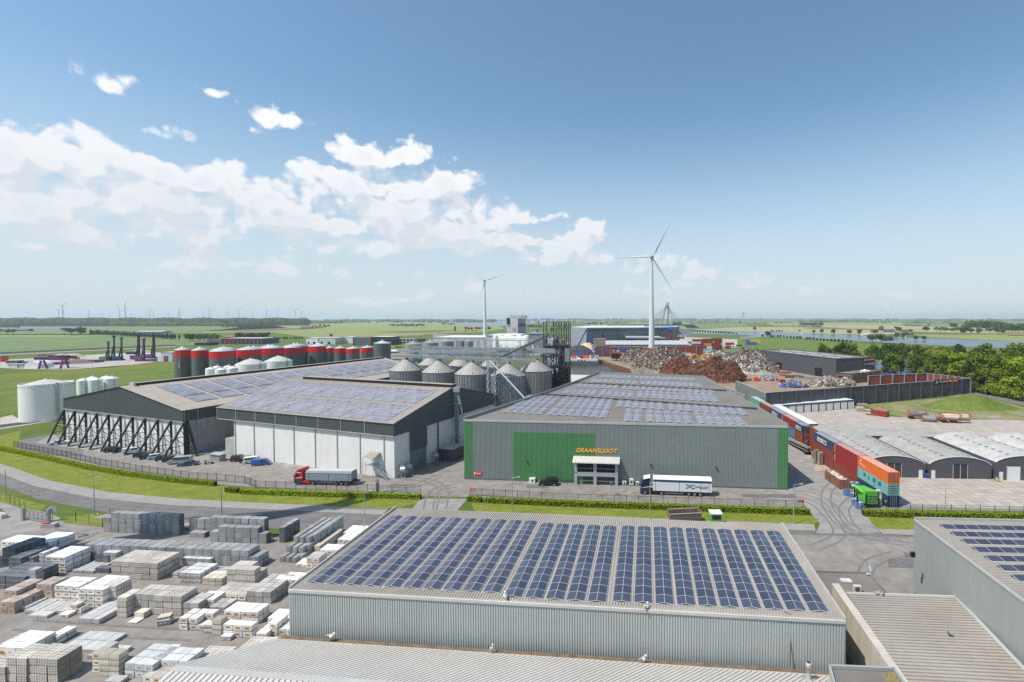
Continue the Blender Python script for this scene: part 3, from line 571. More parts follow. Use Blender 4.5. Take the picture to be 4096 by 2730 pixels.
# flat dark roof behind it
zf=3.8
FA=[g('B4',350,742,zf),g('B4',742,757,zf),g('B4',893,922,zf),g('B4',560,916,zf)];FA[3]=VC((28.9,FA[2].y+.2,zf));FA[0]=VC((28.9,FA[0].y,zf));
fb=thing('flat_roof_annex',(FA[0]+FA[2])/2,'flat bitumen roofed annex behind the ribbed lean-to roof','building')
mb=MB();mb.prism(FA,0,zf-.15,M_tan,top=M_bitu);mb.obj('wall',fb)
mb=MB();
for a,b in ((0,1),(1,2),(2,3)):mb.beam(FA[a]+VC((0,0,-.08)),FA[b]+VC((0,0,-.08)),.25,.2,M_bitu)
mb.obj('roof_edge',fb)
mb=MB();mb.box(g('B4',575,822,zf-.1),(1.5,.9,.2),mat('skylight_dome',(.55,.53,.48),.4),-.09);mb.obj('skylight',fb)
p=g('B4',657,900,zf-.1);ac=thing('condenser_unit',p,'cream air conditioner on the dark flat roof behind the lean-to','air conditioner')
mb=MB();mb.box(p+VC((0,0,.06)),(1.0,.42,.82),mat('cream_metal',(.62,.55,.42),.5),-.05);mb.obj('casing',ac)
mb=MB();
for rr in (.3,.2,.1):mb.lathe(p+VC((-.05,-.235,.45)),[(rr,0),(rr+.02,0)],M_black,n=12,cap=False)
k=p+VC((-.05,-.225,.46));mb2=MB();mb2.tube(k,k+VC((0,-.02,0)),.33,M_dark,n=14);mb2.obj('fan_grille',ac)
p=g('B4',742,770,zf);sdh=thing('satellite_dish',p,'white satellite dish on a short mast at the corner of the dark roof','satellite dish')
mb=MB();mb.tube(p,p+VC((0,0,1.0)),.035,M_galv);mb.box(p,(.7,.5,.06),M_trim,.4);mb.obj('mast',sdh)
mb=MB();c=p+VC((0,0,1.15));ax=VC((.75,-.55,.45)).normalized();prof=[];pts=[]
t1=ax.cross(VC((0,0,1))).normalized();t2=t1.cross(ax)
V=[c-ax*.1];F=[]
for j,rr in enumerate((.22,.42,.55)):
 for i in range(16):t=i*math.pi/8;V.append(c+t1*rr*math.cos(t)+t2*rr*math.sin(t)+ax*(-.1+rr*rr*.45))
F+=[(0,1+(i+1)%16,1+i) for i in range(16)]
for j in range(2):F+=[(1+j*16+i,1+j*16+(i+1)%16,17+j*16+(i+1)%16,17+j*16+i) for i in range(16)]
mb.mesh(V,F,M_white,True);mb.obj('reflector',sdh)
# small roof with moss at the bottom
zs=7.2
SA=[g('B4',455,1452,zs),g('B4',930,1472,zs),g('B4',1050,1640,zs),g('B4',520,1700,zs)]
sr=thing('mossy_roof_block',(SA[0]+SA[2])/2,'small ribbed block with dark roof and dry moss at the bottom edge','building')
mb=MB();
for a,b in ((0,3),(3,2),(2,1),(1,0)):mb.corr(SA[a],SA[b],0,zs-.02,M_sheet,.2,.04)
mb.obj('wall',sr)
mb=MB();mb.prism(SA,zs-.5,zs-.2,M_bitu);mb.obj('roof',sr)
mb=MB();
for a,b in ((0,1),(1,2),(2,3),(3,0)):mb.beam(SA[a],SA[b],.22,.35,M_sheetr)
mb.obj('parapet',sr)
mb=MB();mm=mat('dry_moss',(.30,.24,.08),.95,scale=3,col2=(.20,.15,.06),bump=1)
for i in range(60):c=SA[1]+VC((RU(-1.3,-.2),RU(-1.6,-.25),-.2));mb.lathe(c,[(RU(.08,.2),0),(.05,.1),(.01,.13)],mm,n=6)
o=mb.obj('moss',sr);o['kind']='stuff'
# ---- the grain warehouse with the green corner panels
GA=[VC((-35.75,119.8,0)),VC((44.7,112.35,0)),VC((44.9,206.7,0)),VC((-2.0,222.5,0)),VC((-11.6,189.1,0)),VC((-20.7,160.4,0))];ZG=15.5
gb=thing('grain_warehouse',(5,160,0),'big grey ribbed warehouse with green corners and solar panels','warehouse')
fd=(GA[1]-GA[0]);FL=fd.length;fd.normalize();fo=VC((fd.y,-fd.x,0))
def fpt(s,z=0,o=0):p=GA[0]+fd*s+fo*o;return VC((p.x,p.y,z))
def fs(t,x,y,z):   # distance along the front for a spot at level z
 u,_=src(t,x,y);a=(u-CXP)/FPX; # x/y=a (pitch tiny)
 # solve (G0+fd*s).x = a*(depth)
 return (a*GA[0].y-GA[0].x)/(fd.x-a*fd.y)
s1=fs('T2',1990,0,0);sg0=fs('T3',5,0,0);sg1=fs('T3',768,0,0);s2=fs('T4',100,0,0);zgt=top_z(fpt(sg0),'T3',5,1215)
mb=MB()
mb.corr(fpt(s1),fpt(sg0),.3,ZG-.25,M_gsh,.32,.07);mb.corr(fpt(sg0),fpt(sg1),zgt,ZG-.25,M_gsh,.32,.07);mb.corr(fpt(sg1),fpt(s2),.3,ZG-.25,M_gsh,.32,.07)
for a,b in ((1,2),(2,3),(3,4),(4,5),(5,0)):mb.corr(GA[a],GA[b],.0,ZG-.25,M_gsh,.32,.07)
mb.obj('wall',gb)
mb=MB();mb.corr(fpt(0),fpt(s1),.3,ZG-.25,M_green,.32,.07);mb.corr(fpt(sg0),fpt(sg1),.3,zgt,M_green,.32,.07);mb.corr(fpt(s2),fpt(FL),.3,ZG-.25,M_green,.32,.07);mb.corr(GA[1]+VC((.03,0,0)),GA[1]+VC((.03,2.5,0)),.3,ZG-.25,M_green,.32,.1);o=mb.obj('green_cladding',gb);o['label']='green ribbed panels on the grey front'
mb=MB();tr=tessellate_polygon([[VC((p.x,p.y,0)) for p in GA]]);mb.mesh([(p.x,p.y,ZG-.35) for p in GA],[tuple(t) for t in tr],M_bitu)
o=mb.obj('roof',gb)
for p in o.data.polygons:
 if p.normal.z<0:p.flip()
mb=MB()
for i in range(6):
 a,b=GA[i],GA[(i+1)%6];hgt=.5 if i in (0,) else 1.0;mb.beam(up(a,ZG-.25+hgt/2-.25),up(b,ZG-.25+hgt/2-.25),.3,hgt,M_trim if i==0 else M_gsh)
mb.beam(fpt(0,.15,.03),fpt(FL,.15,.03),.1,.35,M_dark);mb.obj('parapet',gb)
mb=MB();mw=mat('roof_upstand',(.06,.055,.05),.8)
for (a,b) in ((GA[5],VC((44.75,134.5,0))),(GA[4],VC((44.8,168.5,0)))):mb.beam(up(a,ZG-.1),up(b,ZG-.1),.4,.55,mw)
mb.obj('roof_upstand',gb)
# solar rows on it: direction of the rows and three bays
rdir=VC((.095,.9955));cdir=VC((.9957,-.0925))
def rows2(S,E,n0,n1,gaps=()):
 G0=GA[0];k=round((E[0]-S[0]-1.0*len(gaps))/2.42)+1
 for i in range(k):
  f=i/max(1,k-1);u=S[0]+2.42*i+sum(1.0 for q in gaps if i>=q);v=S[1]+(E[1]-S[1])*f;n=round(n0+(n1-n0)*f);c=VC((G0.x+cdir.x*u+rdir.x*v,G0.y+cdir.y*u+rdir.y*v))
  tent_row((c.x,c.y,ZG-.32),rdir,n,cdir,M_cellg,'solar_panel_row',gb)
rows2((7.6,10.8),(36.0,6.7),18,19,(5,));rows2((38.8,22.0),(73.5,13.6),8,8,(6,));rows2((42.0,3.0),(70.3,1.2),10,7,(2,7));rows2((18.5,44.5),(70.0,33.4),7,10,(5,10));rows2((20.5,60),(69.0,50.5),7,6,(7,));rows2((25,74.5),(68.0,65),6,7,(8,));rows2((27,90),(66.5,83.5),5,5,(6,))
# entrance block on the front
e0=fs('E2',180,0,0);e1=fs('E2',812,0,0);dep=1.35
ent=MB();mp=mat('silver_panel',(.46,.48,.52),.4,metal=.3,var=.05)
EL=[fpt(e0,0,dep),fpt(e1,0,dep)];ew=e1-e0
for s,w in ((e0+.35,.75),(e0+ew*.475,.8),(e1-.4,.75)):
 for k in range(10):ent.box(fpt(s,k*.56,dep-.25),(w,.5,.53),mp,math.atan2(fd.y,fd.x))
def fbox(mbx,s0,s1,z0,z1,o0,o1,m):
 P=[fpt(s0,0,o0),fpt(s1,0,o0),fpt(s1,0,o1),fpt(s0,0,o1)];mbx.prism(P,z0,z1,m,bottom=True)
fbox(ent,e0,e1,2.2,2.5,0,dep+.02,mp);fbox(ent,e0,e1,2.53,2.85,0,dep-.02,mp);fbox(ent,e0,e1,2.88,3.15,0,dep,mp);fbox(ent,e1-.3,e1,0,5.6,0,dep-.5,M_dark);fbox(ent,e0,e0+.3,0,5.6,0,dep-.5,M_dark)
o=ent.obj('entrance_block',gb)
en=MB();fbox(en,e0+.6,e1-.6,3.15,5.6,0,dep-.5,M_black);fbox(en,e0+.6,e1-.6,.0,2.2,0,dep-.5,M_glass)
for s in (e0+.75,e0+ew*.25,e0+ew*.45,e0+ew*.54,e0+ew*.75,e1-.8):
 fbox(en,s-.04,s+.04,.1,2.2,dep-.5,dep-.42,M_dark)
 fbox(en,s-.04,s+.04,3.15,4.1,dep-.5,dep-.42,M_dark)
for z in (.9,4.0):fbox(en,e0+.7,e1-.7,z,z+.1,dep-.5,dep-.41,mp)
en.obj('window',gb)
en=MB();fbox(en,e0+1.0,e0+2.1,0,2.15,dep-.5,dep-.38,M_green);en.obj('door',gb)
ca=MB();a=fpt(e0-.4,5.95,dep+.7);b=fpt(e1+.4,5.95,dep+.7);c=fpt(e1+.4,6.85,.05);d=fpt(e0-.4,6.85,.05);ca.ribroof(a,b,c,d,M_roofl,.5,.06,.2);ca.beam(a+VC((0,0,-.12)),b+VC((0,0,-.12)),.15,.3,M_white);fbox(ca,e0,e1,5.6,5.68,0,dep+.6,M_white);ca.obj('canopy_roof',gb)
# lettering
tx=MB();m_or=mat('orange_letters',(.95,.45,.05),.45,var=0);l0=fs('E2',188,0,0);l1=fs('E2',808,0,0);zb=top_z(fpt(l0),'E2',190,140);zt3=top_z(fpt(l0),'E2',190,80)
text_mesh(tx,'GRAANSLOOT',fpt(l0,zb,.14),fd,zt3-zb,m_or,thick=.12,slant=.22,bold=.02,width=l1-l0-.3);o=tx.obj('lettering',gb);o['label']='orange lettering reading GRAANSLOOT'
for x,y in ((1275,320),(2230,360)):
 s=fs('E2',x,0,0);z=top_z(fpt(s),'E2',x,y);mb=MB();mb.box(fpt(s,z,.35),(.4,.4,.35),M_dark);mb.beam(fpt(s,z+.1,.0),fpt(s,z+.1,.4),.1,.1,M_dark);mb.obj('wall_lamp',gb)
s=fs('T3',128,0,0);z=top_z(fpt(s),'T3',128,1480);mb=MB();mb.box(fpt(s,z,.35),(.4,.4,.35),M_dark);mb.obj('wall_lamp',gb)
pk=MB();s=fs('B2',1600,0,0);sE=fs('B2',1660,0,0);z0=top_z(fpt(s),'B2',1600,40);z1=top_z(fpt(s),'B2',1600,10);mr=mat('red_sign',(.65,.03,.04),.5,var=0);fbox(pk,s,sE,z0,z1,.15,.2,mr)
text_mesh(pk,'P',fpt(s+.15,z0+.15,.22),fd,z1-z0-.3,M_white,thick=.02,bold=.02);fbox(pk,s+1.0,s+1.9,z0+.45,z0+.6,.2,.24,M_white);pk.mesh([fpt(s+.8,z0+.52,.24),fpt(s+1.15,z0+.25,.24),fpt(s+1.15,z0+.8,.24)],[(0,1,2)],M_white)
pk.obj('parking_sign',gb)
# low dock roof behind its left flank
db=[g('T3',415,745,6),g('T3',455,700,6),g('T3',640,690,6),g('T3',700,700,6)];dk=thing('loading_dock',db[0],'pale flat roofed loading dock between the drying tower and the harbour','dock')
P=[(db[0].x-6,db[0].y-2),(db[0].x+18,db[0].y-10),(db[0].x+26,db[0].y+20),(db[0].x-2,db[0].y+26)]
mb=MB();mb.prism(P,4.6,6.6,mat('pale_fascia',(.40,.39,.36),.7),top=M_roofl,bottom=True);mb.obj('roof',dk)
mb=MB();mb.prism([(P[0][0]+.6,P[0][1]+1),(P[1][0]-.6,P[1][1]+1),(P[2][0]-1,P[2][1]-1),(P[3][0]+1,P[3][1]-1)],0,4.6,M_black);mb.obj('bay',dk)
# ---- storage shed with raking steel frames (long one on the left)
ZE=13.9;ZC=10.7;ZA=20.0
S0=VC((-126.9,140.7,0));S1=VC((-183.5,158.5,0));ap=g('T1',1090,797,ZA);
fdir=(S0-S1).normalized();perp=VC((-fdir.y,fdir.x,0))
def pt(P,D,s,z=0,o=0,O=None):return VC((P.x+D.x*s+(O.x*o if O else 0),P.y+D.y*s+(O.y*o if O else 0),z))
LW=(S0-S1).length;BD=VC((-fdir.y,fdir.x,0));LB=114;am=30.6;ZA=19.6
sh=thing('buttressed_shed',(S0+S1)/2+BD*50,'long storage shed with white concrete front under raking dark steel frames','shed')
c0=S1;
mb=MB();q0=pt(S1,fdir,0);q1=pt(S1,fdir,LW);qa=pt(S1,fdir,am)
mb.corr(q0,qa,10.85,14.3,M_dark,.3,.05,z1b=ZA,z0b=10.5);mb.corr(qa,q1,10.5,ZA,M_dark,.3,.05,z1b=13.7,z0b=10.2)
qb=pt(q1,BD,LB);qc=pt(q0,BD,LB);mb.corr(q1,qb,10.2,13.7,M_dark,.3,.05);mb.corr(qc,q0,10.8,14.3,M_dark,.3,.05);mb.obj('cladding',sh)
mb=MB();i0=.4;mb.prism([pt(S1,fdir,i0,0,i0,BD),pt(S1,fdir,LW-i0,0,i0,BD),pt(qb,fdir,-i0),pt(qc,fdir,i0)],0,10.9,M_cwall);mb.obj('concrete_wall',sh)
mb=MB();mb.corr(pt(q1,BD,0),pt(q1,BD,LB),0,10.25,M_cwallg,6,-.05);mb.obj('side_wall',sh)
mb=MB();rl=lambda s,b,z:pt(S1,fdir,s,z,b,BD)
mb.ribroof(rl(LW+.3,-.4,13.65),rl(LW+.3,LB,13.65),rl(am,LB,ZA+.1),rl(am,-.4,ZA+.1),M_fibre,.9,.05,.5);mb.ribroof(rl(-.3,LB,14.2),rl(-.3,-.4,14.2),rl(am,-.4,ZA+.1),rl(am,LB,ZA+.1),M_fibre,.9,.05,.5);mb.obj('roof',sh)
mb=MB();mb.prism([rl(am-1,3,0),rl(am+.9,3,0),rl(am+.9,LB-2,0),rl(am-1,LB-2,0)],ZA-.3,ZA+.75,M_black,top=M_fibre,bottom=True);mb.box(rl(am,3,ZA),(2.6,.6,1.0),M_trim,math.atan2(fdir.y,fdir.x));mb.obj('ridge_vent',sh)
mb=MB();mb.beam(rl(0,-.06,10.75),rl(LW,-.06,10.1),.12,.25,M_trim);mb.beam(rl(LW+.1,.4,10.2),rl(LW+.1,.4,13.6),.12,.12,M_trim)
for k in (4,17,30,44,58,72):mb.beam(rl(LW+.12,k,10.2),rl(LW+.12,k,13.7),.14,.14,M_trim)
mb.obj('cladding_trim',sh)
sl=VC((q1-qa));slz=(13.7-ZA)/(LW-am)
def roof_array(parent,org,u,v,up_,nu,nv,m,name='solar_panel_array',wu=1.0,wv=1.65,lift=.14):
 """flat array on a pitched roof: org + u*nu + v*nv"""
 mb=MB();a=Vector(org);U=Vector(u)*wu*nu;V=Vector(v)*wv*nv;n=Vector(up_).normalized()*lift
 mb.face([a+n,a+U+n,a+U+V+n,a+V+n],m,uv=[(0,0),(nu,0),(nu,nv),(0,nv)]);z=VC((0,0,-.07))
 for p,q in ((a,a+U),(a+U,a+U+V),(a+U+V,a+V),(a+V,a)):mb.face([p+n,q+n,q+n+z,p+n+z],M_steel)
 return mb.obj(name,parent)
dwn=VC((fdir.x,fdir.y,slz)).normalized();nrm=dwn.cross(VC((BD.x,BD.y,0)));nrm=nrm if nrm.z>0 else -nrm
kk=0;b=7.0
while b<LB-10:
 for s0_,n in ((4.2,13),(17.6,7)):
  if s0_>10 and kk%1==0:n=6
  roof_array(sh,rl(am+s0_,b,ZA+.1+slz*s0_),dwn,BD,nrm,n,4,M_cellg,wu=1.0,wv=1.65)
 b+=8.0;kk+=1
# raking frames, one part each
for i in range(11):
 s=1.0+i*5.95;mb=MB();foot=4.4+i*.17;zt_=10.5-.03*i;a=rl(s,-.35,0);b=rl(s,-.35,zt_);f=rl(s-.3,-foot,0)
 mb.beam(a,b,.42,.42,M_steel);mb.beam(f,b,.42,.42,M_steel)
 L=lambda t:f+(b-f)*t;Vv=lambda t:a+(b-a)*t
 for t in (.32,.58,.82):mb.beam(L(t),Vv(t),.16,.16,M_steel)
 mb.beam(f,Vv(.02),.12,.12,M_steel);mb.beam(L(.02),Vv(.0),.2,.25,M_steel)
 for t0,t1 in ((.32,.02),(.58,.32),(.82,.58)):mb.beam(L(t0),Vv(t1),.14,.14,M_steel)
 if i<10:mb.beam(L(.56),L(.56)+fdir*5.95,.12,.12,M_galv)
 mb.box(f,(1.0,.8,.25),M_cwallg,math.atan2(fdir.y,fdir.x));mb.obj('raking_frame',sh)
for k in (1.0,19.0,31.0):
 mb=MB();a=rl(LW+.3,k,0);b=rl(LW+.3,k,10.2);f=rl(LW+5.0,k-.5,0);mb.beam(a,b,.42,.42,M_steel);mb.beam(f,b,.42,.42,M_steel)
 for t in (.25,.5,.75):mb.beam(f+(b-f)*t,a+(b-a)*t,.15,.15,M_steel);mb.beam(f+(b-f)*t,a+(b-a)*(t-.22),.15,.15,M_steel)
 mb.obj('raking_frame',sh)
# ---- shed with white walls in front of it
T0=g('T1',1993,990,14.4);T0.z=0;T1_=VC((-53.8,119.7,0));f2=(T1_-T0).normalized();p2=VC((-f2.y,f2.x,0));LF=(T1_-T0).length;ZA2=20.5;HB=24.4;DB=47.5
s2=thing('white_walled_shed',(T0+T1_)/2+p2*20,'wide storage shed with smooth white walls, dark fascia and solar roof','shed')
r2=lambda s,b,z=0:pt(T0,f2,s,z,b,p2)
wall_s=g('T1',2205,1425);ws=(wall_s-T0).dot(f2)
mb=MB();mb.prism([r2(ws,.5),r2(LF-.35,.5),r2(LF-.35,DB-.4),r2(ws,DB-.4)],0,11.4,M_cwall);mb.obj('concrete_wall',s2)
mb=MB();mb.corr(r2(0,0),r2(LF,0),11.1,14.4,M_dark,.3,.06);mb.corr(r2(LF,0),r2(LF,HB),11.1,14.4,M_dark,.3,.05,z1b=ZA2);mb.corr(r2(LF,HB),r2(LF,DB),11.3,ZA2,M_dark,.3,.05,z1b=14.9)
mb.corr(r2(LF,5.9),r2(LF,12.6),5.6,11.1,M_dark,.3,.05);mb.corr(r2(0,HB),r2(0,0),11.1,ZA2,M_dark,.3,.05,z1b=14.4);mb.corr(r2(0,DB),r2(0,HB),11.1,14.4,M_dark,.3,.05,z1b=ZA2)
mb.corr(r2(LF,DB),r2(0,DB),11.1,14.9,M_dark,.3,.05);mb.obj('cladding',s2)
mb=MB()
for k in range(8):s=8.2*k+.3;mb.beam(r2(s,-.1,11.1),r2(s,-.1,14.4),.16,.16,M_trim)
mb.beam(r2(0,-.08,11.05),r2(LF,-.08,11.05),.1,.2,M_trim);mb.beam(r2(0,-.1,14.42),r2(LF,-.1,14.42),.25,.15,M_trim);mb.beam(r2(LF+.08,0,14.45),r2(LF+.08,HB,ZA2+.05),.14,.25,M_trim)
mb.obj('cladding_trim',s2)
mb=MB()
for k in range(8):s=ws+.6+k*((LF-ws-1)/7.4);mb.beam(r2(s,.4,0),r2(s,.4,11.1),.18,.2,M_trim)
mb.beam(r2(LF-.2,17.5,0),r2(LF-.2,17.5,11.1),.35,.3,M_dark);mb.obj('down_pipe',s2)
mb=MB();mb.ribroof(r2(-.2,-.35,14.4),r2(LF+.2,-.35,14.4),r2(LF+.2,HB,ZA2+.1),r2(-.2,HB,ZA2+.1),M_fibre,.45,.05,.5);mb.ribroof(r2(LF+.2,DB+.2,14.85),r2(-.2,DB+.2,14.85),r2(-.2,HB,ZA2+.1),r2(LF+.2,HB,ZA2+.1),M_fibre,.45,.05,.5);mb.obj('roof',s2)
mb=MB();mb.prism([r2(6,HB-.9),r2(LF+.1,HB-.9),r2(LF+.1,HB+1.3),r2(6,HB+1.3)],ZA2-.2,ZA2+.8,M_black,top=M_fibre,bottom=True);mb.obj('ridge_vent',s2)
mb=MB();mb.prism([r2(LF-.3,6.1),r2(LF+.03,6.1),r2(LF+.03,12.2),r2(LF-.3,12.2)],0,5.5,mat('roller_door',(.16,.19,.19),.5));mb.obj('roller_door',s2)
upd=VC((p2.x,p2.y,(ZA2-14.4)/HB)).normalized();n2=Vector(f2).cross(upd);n2=n2 if n2.z>0 else -n2
for k in range(8):
 s=1.6+k*7.95
 for b,n in ((.6,6),(11.5,6)):
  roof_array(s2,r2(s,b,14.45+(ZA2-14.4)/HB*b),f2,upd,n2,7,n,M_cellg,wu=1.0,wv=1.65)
# outside stair with canopy
sc_=(onplane('T2',1090,1400,T1_,f2)-T0).dot(f2)
mb=MB();mb.ribroof(r2(sc_-1.9,-2.2,5.4),r2(sc_+1.6,-2.2,5.4),r2(sc_+1.6,.4,6.4),r2(sc_-1.9,.4,6.4),M_roofs,.4,.04,.4);mb.beam(r2(sc_-1.8,-2.1,0),r2(sc_-1.8,-2.1,5.4),.1,.1,M_galv);mb.beam(r2(sc_+1.2,-2.1,3.4),r2(sc_+1.2,-2.1,5.4),.1,.1,M_galv);mb.obj('stair_canopy',s2)
mb=MB();mb.prism([r2(sc_-1.6,-1.6),r2(sc_+1,-1.6),r2(sc_+1,.4),r2(sc_-1.6,.4)],3.3,3.42,M_galv,bottom=True)
for i in range(14):t=i/14;mb.box(r2(sc_+1+t*4.6,-1.0,3.3*(1-t)-.1),(.3,1.0,.05),M_galv,math.atan2(f2.y,f2.x))
for o in (-1.5,-.5):mb.beam(r2(sc_+1,o,3.3),r2(sc_+5.6,o,0),.08,.25,M_galv);mb.beam(r2(sc_+1,o,4.3),r2(sc_+5.6,o,1.0),.05,.05,M_galv)
for s in (-1.5,.9):mb.beam(r2(sc_+s,-1.5,0),r2(sc_+s,-1.5,4.3),.08,.08,M_galv)
mb.obj('stair',s2)
mb=MB();q=r2(ws-3.2,3.0);mb.box(q,(4.2,3.4,4.8),mat('pale_kiosk',(.40,.41,.37),.7),math.atan2(f2.y,f2.x),top=M_trim);tag(mb.obj('transformer_kiosk'),'pale kiosk tucked between the buttressed shed and the white walled shed','kiosk')
q=g('T1',2005,1475);mb=MB();mb.box(q,(4.0,1.8,1.9),mat('kiosk_grey',(.27,.28,.27),.7),math.atan2(f2.y,f2.x));mb.prism([q+VC((-2.2,1.8,0)),q+VC((-2.3,-.5,0)),q+VC((2,-1.9,0)),q+VC((2.3,.3,0))],1.9,2.02,M_trim,bottom=True);tag(mb.obj('meter_cabinet'),'grey cabinet with flat roof standing beside the parked motorcycle','cabinet')
# dark ventilation hut and fans on the right flank
hb=thing('black_hut',r2(LF+4.5,19),'small black hut against the right flank of the white walled shed','hut')
mb=MB();mb.prism([r2(LF+.6,17),r2(LF+5,17),r2(LF+5,22.5),r2(LF+.6,22.5)],0,3.6,M_anth);mb.obj('wall',hb);mb=MB();mb.prism([r2(LF+.3,16.6),r2(LF+5.3,16.6),r2(LF+5.3,22.9),r2(LF+.3,22.9)],3.62,3.8,M_trim,bottom=True);mb.obj('roof',hb)
for k,(sb,lab) in enumerate(((1.6,'galvanised blower on legs nearest the front corner of the white walled shed'),(4.0,'galvanised blower on legs just left of the roller door'),(14.6,'galvanised blower on legs beside the black hut'))):
 p=r2(LF+1.5,sb);o=thing('blower',p,lab,'blower','blowers on the right flank of the shed');mb=MB();mb.tube(p+VC((-.6,0,2.2)),p+VC((.6,0,2.2)),.75,M_galv,n=14);mb.beam(p+VC((0,0,2.6)),p+VC((-1,.9,2.9)),.7,.6,M_galv);mb.obj('fan_casing',o)
 for dx in (-.5,.5):
  mb=MB();mb.beam(p+VC((dx,-.3,0)),p+VC((dx,-.3,1.6)),.1,.1,M_galv);mb.beam(p+VC((dx,.3,0)),p+VC((dx,.3,1.6)),.1,.1,M_galv);mb.obj('leg',o)
# ================================================================ SILOS, TANKS, CONVEYORS
def rpx(t,hw,c):return hw*TT[t][2]*c[1]/FPX/math.sqrt(1+(c[0]/c[1])**2)
def sheet_silo_mat():
 m=mat('silo_sheet',(.36,.37,.37),.42,metal=.45,var=.18,scale=.5,streak=.5,grime=(.20,.20,.20));return m
M_silo=sheet_silo_mat();M_silor=mat('silo_roof_sheet',(.31,.305,.285),.55,metal=.2,scale=.4,col2=(.38,.37,.35),streak=.3);M_rib=mat('silo_rib',(.17,.17,.175),.5,metal=.3)
def grain_silo(c,r,he,ha,label,group):
 t=thing('grain_silo',c,label,'silo',group)
 mb=MB();prof=[(r,0)];z=0
 while z<he-.01:z+=.55;prof+=[(r+.03,z-.28),(r,z)]
 mb.lathe(c,prof,M_silo,n=48,cap=False);mb.obj('shell',t)
 mb=MB()
 for i in range(36):a=2*math.pi*i/36;x,y=c[0]+(r+.06)*math.cos(a),c[1]+(r+.06)*math.sin(a);mb.beam((x,y,0),(x,y,he),.22,.16,M_rib)
 mb.obj('stiffeners',t)
 mb=MB();n=36;V=[];F=[]
 for i in range(n*2):
  a=math.pi*i/n;up_=.10 if i%2 else 0;V.append((c[0]+(r+.25)*math.cos(a),c[1]+(r+.25)*math.sin(a),he+up_));V.append((c[0]+.9*math.cos(a),c[1]+.9*math.sin(a),ha+up_*.3))
 k=2*n;mb.mesh(V,[(2*i,2*((i+1)%k),2*((i+1)%k)+1,2*i+1) for i in range(k)],M_silor)
 mb.lathe((c[0],c[1],ha-.1),[(1.0,0),(1.0,.5),(.6,.8)],M_rib,n=12)
 for i in range(8):a=2*math.pi*i/8+.3;q=VC((c[0]+(r-.9)*math.cos(a),c[1]+(r-.9)*math.sin(a),he+.35));mb.tube(q,q+VC((.5*math.cos(a),.5*math.sin(a),.35)),.28,M_rib,n=8)
 mb.obj('cone_roof',t)
 mb=MB();a=-1.9
 for s in (-.25,.25):
  p=VC((c[0]+(r+.3)*math.cos(a+s/r),c[1]+(r+.3)*math.sin(a+s/r),0));mb.tube(p,p+VC((0,0,he)),.05,M_galv,n=5)
 for z in range(1,int(he*2)):p0=VC((c[0]+(r+.3)*math.cos(a-.25/r),c[1]+(r+.3)*math.sin(a-.25/r),z*.5));p1=VC((c[0]+(r+.3)*math.cos(a+.25/r),c[1]+(r+.3)*math.sin(a+.25/r),z*.5));mb.beam(p0,p1,.03,.03,M_galv)
 mb.obj('ladder',t);return t
SG='grain silos with cone roofs'
sil=[(-91.9,218.5),(-74.2,211.5),(-57.2,204.5),(-39.9,197.5)]
for k,(x,y) in enumerate(sil):grain_silo((x,y,0),7.2,17.5,22.3,['leftmost grain silo of the front row, beside the solar shed roofs','second silo from the left in the front row of cone roofed silos','third silo of the front row, its cone below the walkways','front row silo behind the lattice mast and the long chute'][k],SG)
grain_silo((-31.0,216.5,0),7.4,17.5,22.3,'rightmost cone roofed silo, next to the dark drying tower',SG)
for k,(x,y) in enumerate(((-90.5,246),(-73.5,240.5),(-56,234))):grain_silo((x,y,0),6.2,17.2,21.6,['leftmost silo of the hidden back row, only its cone showing','middle silo of the back row between two front cones','back row silo behind the third front cone'][k],SG)
# small hopper silos under the far conveyor
for k,(t,x,y,hw) in enumerate((('F4',60,735,85),('F4',325,745,78),('F4',495,755,90),('F3',2225,600,75),('F3',1890,625,70))):
 c=g(t,x,y,9);r=rpx(t,hw,c);c.z=0;o=thing('hopper_silo',c,['small cone roofed silo under the far conveyor, left of the mill tower','small darker silo between two paler ones under the far conveyor','small silo nearest the drying tower under the far conveyor','small silo below the far gallery trestle, left of the ships','small silo roof in front of the plain grey tanks'][k],'silo','small silos below the far conveyor')
 mb=MB();mb.lathe(c,[(r,0),(r,9),],M_silo,n=24,cap=False);mb.obj('shell',o);mb=MB();mb.lathe(c,[(r+.15,9),(.5,12),(.5,13),(0.05,13)],M_silor,n=24,smooth=False);mb.obj('cone_roof',o)
